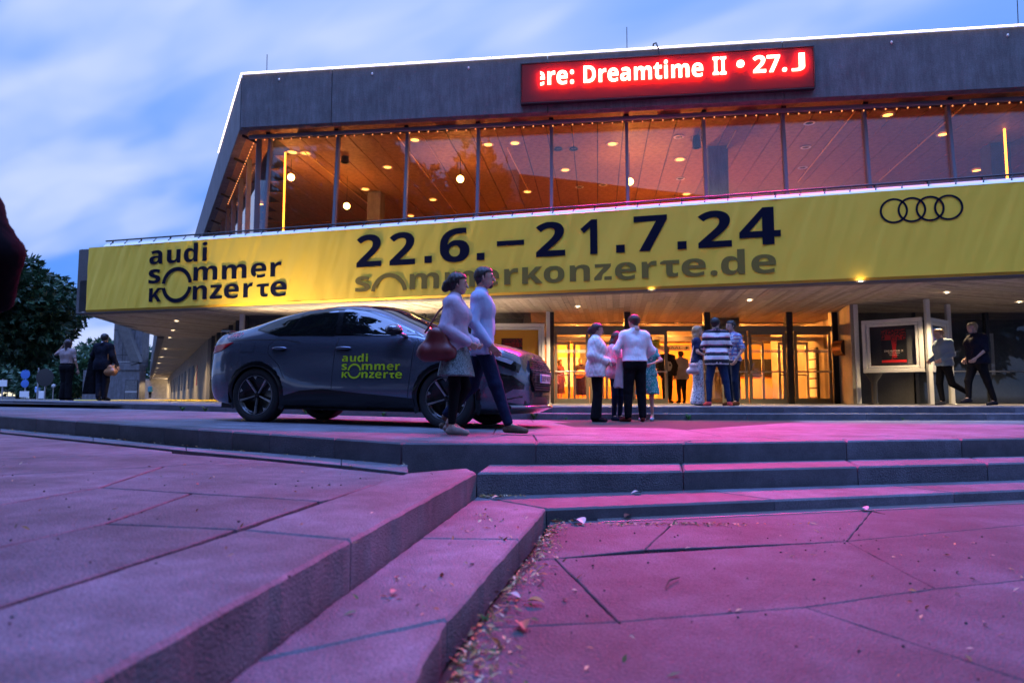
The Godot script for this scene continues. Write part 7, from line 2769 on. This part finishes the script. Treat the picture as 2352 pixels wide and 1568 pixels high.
	person("heavier man in a dark short-sleeved shirt striding left, rightmost of all", standing(2250, 14.6, py), -1.5, {"h": 1.80, "bulk": 1.15, "skin": pale * 0.9, "hair": Color(0.26, 0.17, 0.08), "hair_style": "short", "look": facing(0.0, 0.2),
		"pose": {"head": Vector3(0, 0.918, 0.045), "neck": Vector3(0, 0.84, 0.02), "lkn": Vector3(0.05, 0.285, -0.07), "lan": Vector3(0.05, 0.052, -0.15), "lto": Vector3(0.055, 0.018, -0.055), "rkn": Vector3(-0.05, 0.29, 0.09), "ran": Vector3(-0.05, 0.09, 0.09), "rto": Vector3(-0.055, 0.045, 0.18), "lel": Vector3(0.14, 0.65, 0.0), "lwr": Vector3(0.12, 0.555, 0.11), "rel": Vector3(-0.14, 0.65, -0.04), "rwr": Vector3(-0.12, 0.55, 0.06)},
		"top": Color(0.012, 0.012, 0.022), "top_hem": 0.49, "top_sleeve": 0.0, "top_pad": 0.016, "legs": blk, "shoe": Color(0.02, 0.02, 0.025)})
	# --- two walkers on the left, seen from behind
	var ly := 0.29
	person("woman in a beige top and black trousers walking away with a hand at her hair", standing(150, 18.4, ly), PI, {"h": 1.66, "fem": 1.0, "bulk": 1.08, "skin": pale * 0.8, "hair": Color(0.03, 0.014, 0.014), "hair_style": "bob", "look": facing(-0.15),
		"pose": {"lel": Vector3(0.21, 0.75, 0.02), "lwr": Vector3(0.11, 0.88, 0.03), "rel": Vector3(-0.145, 0.645, -0.02), "rwr": Vector3(-0.165, 0.49, 0.02), "lkn": Vector3(0.04, 0.28, 0.01), "rkn": Vector3(-0.04, 0.28, 0.0)}, "top": Color(0.3, 0.23, 0.22), "top_hem": 0.6, "top_sleeve": -0.35, "legs": blk, "legs_pad": 0.016, "flare": 0.012, "legs_to": 0.98, "shoe": blk})
	var p13 := standing(233, 18.6, ly)
	person("man in a dark suit walking away, coat over his arm and brown bag", p13, PI - 0.05, {"h": 1.84, "skin": pale * 0.85, "hair": Color(0.01, 0.008, 0.009), "hair_style": "short",
		"pose": {"lel": Vector3(0.165, 0.67, 0.0), "lwr": Vector3(0.16, 0.60, 0.1), "rel": Vector3(-0.155, 0.65, -0.02), "rwr": Vector3(-0.20, 0.52, 0.02), "rkn": Vector3(-0.045, 0.28, 0.02), "ran": Vector3(-0.04, 0.048, 0.0), "lan": Vector3(0.02, 0.06, -0.05)}, "top": Color(0.010, 0.011, 0.018), "top_name": "jacket", "top_hem": 0.45, "top_sleeve": 0.96, "top_pad": 0.02, "collar": Color(0.5, 0.5, 0.55), "legs": Color(0.010, 0.011, 0.018), "legs_pad": 0.014, "legs_to": 0.98, "shoe": blk})
	# --- far figures
	person("man in a teal jacket far down the covered walk", standing(344, 80, 0.26), PI, {"h": 1.72, "cell": 0.03, "head_cell": 0.014, "face": false, "skin": pale, "hair_style": "bald", "top": Color(0.06, 0.22, 0.3), "top_hem": 0.48, "top_pad": 0.02, "legs": blk})
	person("man in a light blue shirt far off below the dark tree", standing(85, 74, 0.1), PI, {"h": 1.75, "bulk": 1.2, "cell": 0.03, "head_cell": 0.014, "face": false, "skin": pale, "top": Color(0.22, 0.36, 0.6), "top_hem": 0.48, "top_sleeve": 0.0, "top_pad": 0.02, "legs": blk})
	# --- people inside the foyer
	var fy := 0.21
	person("bald man in a dark sweater with a pale animal print, just inside the open door", standing(1533, 20.8, fy), 0.1, {"h": 1.74, "bulk": 1.1, "skin": Color(0.3, 0.17, 0.11), "hair_style": "bald", "pose": {"lel": Vector3(0.16, 0.65, 0.0), "rel": Vector3(-0.16, 0.65, 0.0)},
		"top": Color(0.02, 0.016, 0.012), "top_name": "sweater", "top_hem": 0.47, "top_pad": 0.022, "top_paint": func(q: Vector3) -> Color: return Color(0.5, 0.45, 0.35) if q.z > 0.02 and Vector2(q.x * 1.2, q.y - 1.12).length() < 0.15 and Vector2(absf(q.x) - 0.06, q.y - 1.16).length() > 0.035 else Color(0.02, 0.016, 0.012), "legs": Color(0.02, 0.018, 0.016), "shoe": blk})
	person("woman with short curly hair in a pale top, back to the open door", standing(1566, 21.2, fy), PI + 0.2, {"h": 1.62, "fem": 1.0, "bulk": 1.12, "skin": pale, "hair": Color(0.08, 0.04, 0.02), "hair_style": "curly", "top": Color(0.5, 0.46, 0.44), "top_hem": 0.45, "top_sleeve": 0.6, "top_pad": 0.022, "legs": Color(0.03, 0.025, 0.02), "legs_pad": 0.01, "shoe": blk})
	person("woman in a long dark dress holding an orange bundle behind the theatre door", standing(1334, 25.5, fy), 0.1, {"h": 1.64, "fem": 1.0, "skin": pale, "hair": Color(0.02, 0.01, 0.008), "hair_style": "bun", "pose": {"lel": Vector3(0.13, 0.67, 0.02), "lwr": Vector3(0.03, 0.68, 0.11), "rel": Vector3(-0.13, 0.67, 0.02), "rwr": Vector3(-0.03, 0.66, 0.11)}, "top": Color(0.02, 0.012, 0.012), "top_hem": 0.5, "top_sleeve": -0.3, "skirt": Color(0.03, 0.012, 0.014), "skirt_to": 0.16, "skirt_r": 0.085, "shoe": blk})
	person("second dark figure at the left edge of the theatre door", standing(1287, 26.0, fy), 0.8, {"h": 1.62, "fem": 1.0, "skin": pale, "hair": Color(0.03, 0.015, 0.01), "hair_style": "long", "top": Color(0.10, 0.03, 0.03), "top_hem": 0.45, "skirt": Color(0.06, 0.02, 0.022), "skirt_to": 0.2, "skirt_r": 0.08, "shoe": blk})
	person("fair-haired woman in black at the counter behind the festival hall door", standing(1801, 25.6, fy), PI - 0.5, {"h": 1.6, "fem": 1.0, "skin": pale, "hair": Color(0.5, 0.36, 0.2), "hair_style": "bob", "top": blk, "top_hem": 0.45, "top_sleeve": -0.3, "skirt": blk, "skirt_to": 0.3, "skirt_r": 0.08, "shoe": blk})
	# --- shoulder and elbow of a passer-by at the left edge
	person("passer-by in a dark jacket cut off by the left edge of the photo", Vector3(-2.80, low_y(-2.8), -3.25), PI + 0.2, {"h": 1.80, "bulk": 1.15, "skin": pale * 0.8, "hair": blk, "pose": {"rel": Vector3(-0.185, 0.66, -0.05), "rwr": Vector3(-0.13, 0.55, 0.06)}, "top": Color(0.007, 0.004, 0.006), "top_name": "jacket", "top_hem": 0.46, "top_pad": 0.024, "sleeve_wide": 1.2, "legs": blk, "shoe": blk})
	carried(p1, p2, p5, p7, p13)

func satchel(called: String, label: String, cat: String, at_: Vector3, turn: float, size: Vector3, m: Material, strap: Array) -> void:
	var o := thing(called, label, cat, at_, turn)
	var f := Field.new(-size, size, 0.012)
	var hs := size * 0.5
	var r := minf(hs.x, hs.z)
	for sx in [-1.0, 1.0]:
		f.bone(Vector3(sx * (hs.x - r) * 0.4, hs.y - r, 0), Vector3(sx * (hs.x - r), -hs.y + r, 0), r * 0.55, r, 0.04)
		f.bone(Vector3(-(hs.x - r), -hs.y + r, 0), Vector3(hs.x - r, -hs.y + r, 0), r, r, 0.05)
		f.bone(Vector3(-(hs.x - r) * 0.4, hs.y - r, 0), Vector3((hs.x - r) * 0.4, hs.y - r, 0), r * 0.5, r * 0.5, 0.04)
		f.bone(Vector3(0, -hs.y + r, 0), Vector3(0, hs.y - r, 0), r, r * 0.8, 0.05)
	var mb := Mb.new()
	f.emit(mb)
	var fn := FastNoiseLite.new()
	fn.frequency = 8.0
	for i in mb.v.size():
		mb.v[i] += mb.n[i] * fn.get_noise_3dv(mb.v[i]) * 0.012
	part(o, "pouch", mb, m)
	var st := Mb.new()
	st.tube(strap, 0.011, 6)
	part(o, "strap", st, m)

func carried(p1: Vector3, _p2: Vector3, p5: Vector3, p7: Vector3, p13: Vector3) -> void:
	var red := mat(lin(0.12, 0.014, 0.014), 0.42)
	satchel("shoulder_bag", "large dark red leather shoulder bag on the walking woman's arm", "bag", p1 + Vector3(-0.17, 0.91, 0.20), 0.1, Vector3(0.36, 0.32, 0.14), red, [Vector3(-0.12, 0.1, 0.02), Vector3(0.02, 0.33, -0.02), Vector3(0.17, 0.47, -0.07), Vector3(0.19, 0.45, -0.13), Vector3(0.12, 0.28, -0.09), Vector3(0.1, 0.1, -0.02)])
	satchel("cross_body_bag", "small pale pink cross-body bag at the blonde woman's hip", "bag", p7 + Vector3(-0.16, 0.76, 0.24), 0.2, Vector3(0.26, 0.2, 0.08), mat(lin(0.5, 0.34, 0.34), 0.45), [Vector3(-0.08, 0.06, 0), Vector3(0.02, 0.35, -0.05), Vector3(0.12, 0.62, -0.12), Vector3(0.18, 0.62, -0.22), Vector3(0.16, 0.3, -0.1), Vector3(0.1, 0.06, -0.02)])
	var fl := thing("flyer", "yellow folded leaflet in the blonde woman's hands", "leaflet", p7 + Vector3(0.24, 1.03, 0.12))
	var fm := Mb.new()
	fm.box(Vector3.ZERO, Vector3(0.22, 0.26, 0.008), Basis.from_euler(Vector3(-0.5, 0.4, -0.35)))
	part(fl, "sheet", fm, M.yellow_paint)
	var fp := Mb.new()
	for k in 3:
		fp.box(Basis.from_euler(Vector3(-0.5, 0.4, -0.35)) * Vector3(0.0, 0.07 - k * 0.04, 0.0055), Vector3(0.15 - 0.03 * (k % 2), 0.016, 0.002), Basis.from_euler(Vector3(-0.5, 0.4, -0.35)))
	part(fl, "print", fp, M.black)
	# cloth hanging from the white-shirted man's arm
	for q in [["cardigan", "pale pink cardigan hanging from the white-shirted man's left arm", p5 + Vector3(-0.235, 1.08, -0.05), Vector2(0.17, 0.5), Color(0.5, 0.4, 0.42)], ["coat", "long black coat hanging over the suited man's left arm", p13 + Vector3(-0.31, 1.17, -0.08), Vector2(0.36, 0.98), Color(0.006, 0.006, 0.008)]]:
		var o := thing(q[0], q[1], q[0], q[2])
		var rows := []
		for jn in 15:
			var t := jn / 14.0
			var line := PackedVector3Array()
			for i in 24:
				var a := TAU * i / 24.0
				var w: float = q[3].x * (0.34 + 0.26 * t)
				var fold := 1.0 + 0.22 * sin(a * 5.0 + t * 2.0) * t
				line.append(Vector3(cos(a) * w * fold - 0.06 * t * q[3].y * 0.4, -t * q[3].y + 0.015 * sin(a * 4.0) * t, sin(a) * w * 0.5 * fold))
			rows.append(line)
		var mb := Mb.new()
		mb.grid(rows, true, false)
		for e in [0, 14]:
			var nn := Vector3.UP if e == 0 else Vector3.DOWN
			for k in range(1, 23):
				mb.tri_n(rows[e][0], rows[e][k], rows[e][k + 1], nn, nn, nn)
		part(o, "cloth", mb, cloth_mat(q[4]))
	satchel("messenger_bag", "brown leather messenger bag at the suited man's right hip", "bag", p13 + Vector3(0.29, 0.83, 0.12), -0.25, Vector3(0.34, 0.28, 0.17), mat(lin(0.26, 0.10, 0.03), 0.4), [Vector3(-0.1, 0.08, 0.0), Vector3(-0.1, 0.4, 0.02), Vector3(-0.14, 0.66, -0.06), Vector3(-0.12, 0.67, -0.18), Vector3(-0.06, 0.4, -0.2), Vector3(0.05, 0.1, -0.06)])
	var ub := thing("folded_umbrella", "short black folded umbrella in the suited man's right hand", "umbrella", p13 + Vector3(0.37, 0.92, 0.02))
	var um := Mb.new()
	um.tube([Vector3(0, 0.12, 0), Vector3(0.0, 0.02, 0), Vector3(-0.02, -0.2, 0.02), Vector3(-0.03, -0.26, 0.03)], [0.016, 0.03, 0.026, 0.008], 8)
	part(ub, "cover", um, M.black)
	var ob := thing("orange_bundle", "rounded orange bundle held by the woman in the long dark dress", "bundle", standing(1332, 25.3, 1.25))
	var om := Mb.new()
	om.ball(Vector3.ZERO, Vector3(0.24, 0.16, 0.14), 14, 10, Basis.from_euler(Vector3(0, 0, 0.3)))
	part(ob, "cloth", om, mat(lin(0.5, 0.2, 0.05), 0.7))

func litter() -> void:
	var rng := RandomNumberGenerator.new()
	rng.seed = 31
	# leaf litter swept along the foot of the lowest step, and a sprinkling elsewhere
	var lf := Mb.new()
	for s in [-1.0, 1.0]:
		lf.tri(Vector3(0, 0, -1), Vector3(0.42 * s, 0.22, 0.1), Vector3(0, 0.05, 1.0))
	var b0 := xz(on(1255, 1168, -0.36))
	var bj := xz(on(1194, 1238, -0.36))
	var bk := xz(on(1030, 1421, -0.36))
	var bx := xz(on(950, 1568, -0.36))
	var path := [b0, bj, bk, bx]
	var spots := []
	for i in 650:
		var k := rng.randi() % 3
		var p: Vector2 = path[k].lerp(path[k + 1], rng.randf())
		p += Vector2(0.05 + absf(rng.randfn()) * 0.055 * (1.0 + k * 0.2), rng.randfn() * 0.02)
		spots.append(Vector3(p.x, -0.44 + rng.randf() * 0.02, p.y))
	for i in 160:
		var p := b0 + Vector2(rng.randf_range(0.05, 0.9) + absf(rng.randfn()) * 0.5, 0.07 + absf(rng.randfn()) * 0.05)
		spots.append(Vector3(p.x, -0.438, p.y - 0.13 * (p.x - b0.x) * 0.0))
	for i in 170:
		spots.append(Vector3(rng.randf_range(-0.1, 5.0), -0.438, rng.randf_range(-4.2, -1.2)))
	for i in 130:
		var p := xz(on(1090, 1140, -0.36)) + Vector2(0.04 + absf(rng.randfn()) * 0.14, absf(rng.randfn()) * 0.05 - 0.02)
		spots.append(Vector3(p.x, -0.352, p.y))
	for i in 60:
		var p: Vector2 = path[0].lerp(path[2], rng.randf()) - Vector2(rng.randf_range(0.05, 0.4), 0)
		spots.append(Vector3(p.x, -0.355, p.y))
	for i in 110:
		var t := rng.randf()
		var p := Vector2(-0.85, -5.55).lerp(Vector2(-7.2, -9.6), t) + Vector2(0, absf(rng.randfn()) * 0.06 + 0.03)
		spots.append(Vector3(p.x, low_y(p.x) + 0.006, p.y))
	for i in 120:
		var x := rng.randf_range(-7.0, -0.5)
		spots.append(Vector3(x, low_y(x) + 0.006, rng.randf_range(-5.0, -2.0) + x * 0.3))
	var mm := MultiMesh.new()
	mm.transform_format = MultiMesh.TRANSFORM_3D
	mm.use_colors = true
	mm.mesh = lf.mesh()
	mm.instance_count = spots.size()
	var tones := [Color(0.55, 0.30, 0.10), Color(0.60, 0.42, 0.20), Color(0.45, 0.16, 0.04), Color(0.62, 0.50, 0.33), Color(0.16, 0.09, 0.04), Color(0.10, 0.14, 0.03)]
	for i in spots.size():
		var s := rng.randf_range(0.006, 0.017) if rng.randf() < 0.88 else rng.randf_range(0.016, 0.022)
		var b := Basis.from_euler(Vector3(rng.randfn() * 0.35, rng.randf() * TAU, rng.randfn() * 0.35)) * Basis.from_scale(Vector3(s, s, s * rng.randf_range(0.9, 1.6)))
		mm.set_instance_transform(i, Transform3D(b, spots[i]))
		var k := rng.randf_range(0.7, 1.2)
		var c: Color = tones[rng.randi() % tones.size()]
		mm.set_instance_color(i, Color(c.r * k, c.g * k, c.b * k))
	var mi := MultiMeshInstance3D.new()
	mi.name = "leaf_litter"
	mi.multimesh = mm
	mi.material_override = M.leaf
	add_child(mi)
	tag(mi, "dry orange and brown leaf litter along the foot of the steps", "leaf litter")
	mi.set_meta("kind", "stuff")
	# pebbles and grit on the paving
	var gr := Mb.new()
	gr.ball(Vector3.ZERO, Vector3(1, 0.6, 0.8), 6, 4)
	var mg := MultiMesh.new()
	mg.transform_format = MultiMesh.TRANSFORM_3D
	mg.mesh = gr.mesh()
	mg.instance_count = 420
	for i in 420:
		var p := Vector3(rng.randf_range(-0.4, 5.5), -0.442, rng.randf_range(-4.3, -1.0))
		if i % 3 == 0:
			p = Vector3(rng.randf_range(-6.5, -0.6), 0, rng.randf_range(-4.6, -1.3))
			p.y = low_y(p.x) + 0.003
			if p.x > -0.35 + p.z * 0.12:
				p.x -= 1.0
		mg.set_instance_transform(i, Transform3D(Basis.from_euler(Vector3(0, rng.randf() * TAU, 0)) * Basis.from_scale(Vector3.ONE * rng.randf_range(0.0025, 0.007)), p))
	var mj := MultiMeshInstance3D.new()
	mj.name = "grit"
	mj.multimesh = mg
	mj.material_override = M.joint
	add_child(mj)
	tag(mj, "small dark grit scattered over the paving", "grit")
	mj.set_meta("kind", "stuff")
	# single larger leaves, curled
	var big := [[1140, 1145, -0.352, 0.05, Color(0.50, 0.38, 0.26), "large pale curled leaf in the corner at the top of the diagonal step"], [1462, 1134, -0.355, 0.06, Color(0.40, 0.38, 0.36), "flat grey leaf on the second tread"], [1443, 1187, -0.43, 0.055, Color(0.16, 0.03, 0.02), "dark red leaf on edge against the lowest riser"], [1330, 1200, -0.436, 0.09, Color(0.52, 0.5, 0.5), "wide pale torn leaf beside the end of the drain grate"], [1985, 1170, -0.436, 0.07, Color(0.30, 0.30, 0.32), "grey leaf on the drain grate at the right"], [1180, 1372, -0.436, 0.045, Color(0.55, 0.42, 0.40), "pinkish leaf in the litter near the middle of the photo"], [905, 1362, -0.352, 0.03, Color(0.5, 0.2, 0.16), "small red leaf lying alone on the near diagonal tread"], [1200, 1440, -0.436, 0.06, Color(0.28, 0.12, 0.06), "brown curled leaf on the joint of the right paving"], [1230, 1385, -0.436, 0.05, Color(0.45, 0.2, 0.05), "orange leaf just right of the litter"]]
	for q in big:
		var p := on(q[0], q[1], q[2])
		var o := thing("fallen_leaf", q[5], "leaf", p, rng.randf() * TAU)
		var rows := []
		for i in 7:
			var t := i / 6.0
			var w: float = sin(PI * pow(t, 0.8)) * q[3] * 0.42 + 0.001
			var line := PackedVector3Array()
			for k in 5:
				var v := k / 2.0 - 1.0
				line.append(Vector3(v * w, 0.004 + absf(v) * w * 0.5 + sin(t * 3.0) * q[3] * 0.12, (t - 0.5) * q[3] * 1.5))
			rows.append(line)
		var mb := Mb.new()
		mb.grid(rows)
		part(o, "blade", mb, mat(lin(q[4].r, q[4].g, q[4].b), 0.6))
		var st := Mb.new()
		st.tube([Vector3(0, 0.004, -q[3] * 0.75), Vector3(0.004, 0.003, -q[3] * 1.1)], 0.0012, 4)
		part(o, "stalk", st, M.bark)
	for q in [[2010, 1178, -0.436, 0.16, "short dark twig near the drain grate on the right"], [1240, 1340, -0.436, 0.12, "small dark twig on the paving right of the litter"], [1545, 1340, -0.436, 0.2, "thin curved twig in the middle of the right paving"]]:
		var p := on(q[0], q[1], q[2])
		var o := thing("twig", q[4], "twig", p, rng.randf() * TAU)
		var mb := Mb.new()
		mb.tube([Vector3(-q[3] * 0.5, 0.004, 0), Vector3(0, 0.012, 0.015), Vector3(q[3] * 0.5, 0.004, 0.0)], [0.003, 0.004, 0.002], 5)
		part(o, "stem", mb, M.bark)
	# weeds in the joints of the steps
	var weeds := [[418, 955, -1.0, 0.16, "weed clump in the step joint left of the car"], [470, 957, -1.0, 0.14, "second weed clump nearer the rear wheel"], [418, 930, -1.0, 0.14, "weed on the upper step left of the car"], [702, 962, -1.0, 0.2, "bright weed seen under the car between its wheels"], [1152, 958, -1.0, 0.16, "weed seen under the front bumper of the car"], [1226, 962, -1.0, 0.2, "leafy weed at the step right of the car's nose"], [880, 960, -1.0, 0.13, "low weed seen under the car near the front wheel"], [1582, 958, -1.0, 0.17, "tuft of grass on the step right of the teal dress"], [1300, 966, -1.0, 0.08, "tiny weed near the standing group"], [2075, 963, -1.0, 0.08, "tiny weed on the lower step at the right"], [44, 972, -2.0, 0.11, "small fern-like weed in the joint of the far left kerb"], [1040, 1432, -3.0, 0.06, "moss and weed tuft at the joint of the near diagonal step"], [1115, 1430, -3.0, 0.05, "small weed in the orange litter"]]
	for q in weeds:
		var p := Vector3.ZERO
		if q[2] == -1.0:
			p = at(q[0], q[1], 12.3)
			p.z = -12.35 if p.x > -1.5 else -12.37 + (p.x + 1.5) * 0.31
			p.x = p.x * (-p.z / 12.3)
			p.y = terrace_y(p.x)
		elif q[2] == -2.0:
			p = at(q[0], q[1], 9.55)
			p.y = low_y(p.x) + 0.06
		else:
			p = on(q[0], q[1], -0.44)
		var o := thing("weed", q[4], "plant", p)
		var mb := Mb.new()
		for i in 16:
			var a := rng.randf() * TAU
			var l: float = q[3] * rng.randf_range(0.5, 1.1)
			var d := Vector3(cos(a), 0, sin(a) * 0.6)
			var e := d * l * 0.7 + Vector3(0, l * rng.randf_range(0.3, 0.9), 0)
			var m := e * 0.5 + Vector3(0, l * 0.25, 0)
			var w := Vector3(-sin(a), 0, cos(a)) * l * 0.13
			var k := rng.randf_range(0.6, 1.3)
			mb.tint(Color(0.04 * k, 0.14 * k, 0.025 * k))
			mb.tri(Vector3.ZERO, m + w, m - w)
			mb.tri(m + w, e, m - w)
		part(o, "leaves", mb, M.plain_vc)
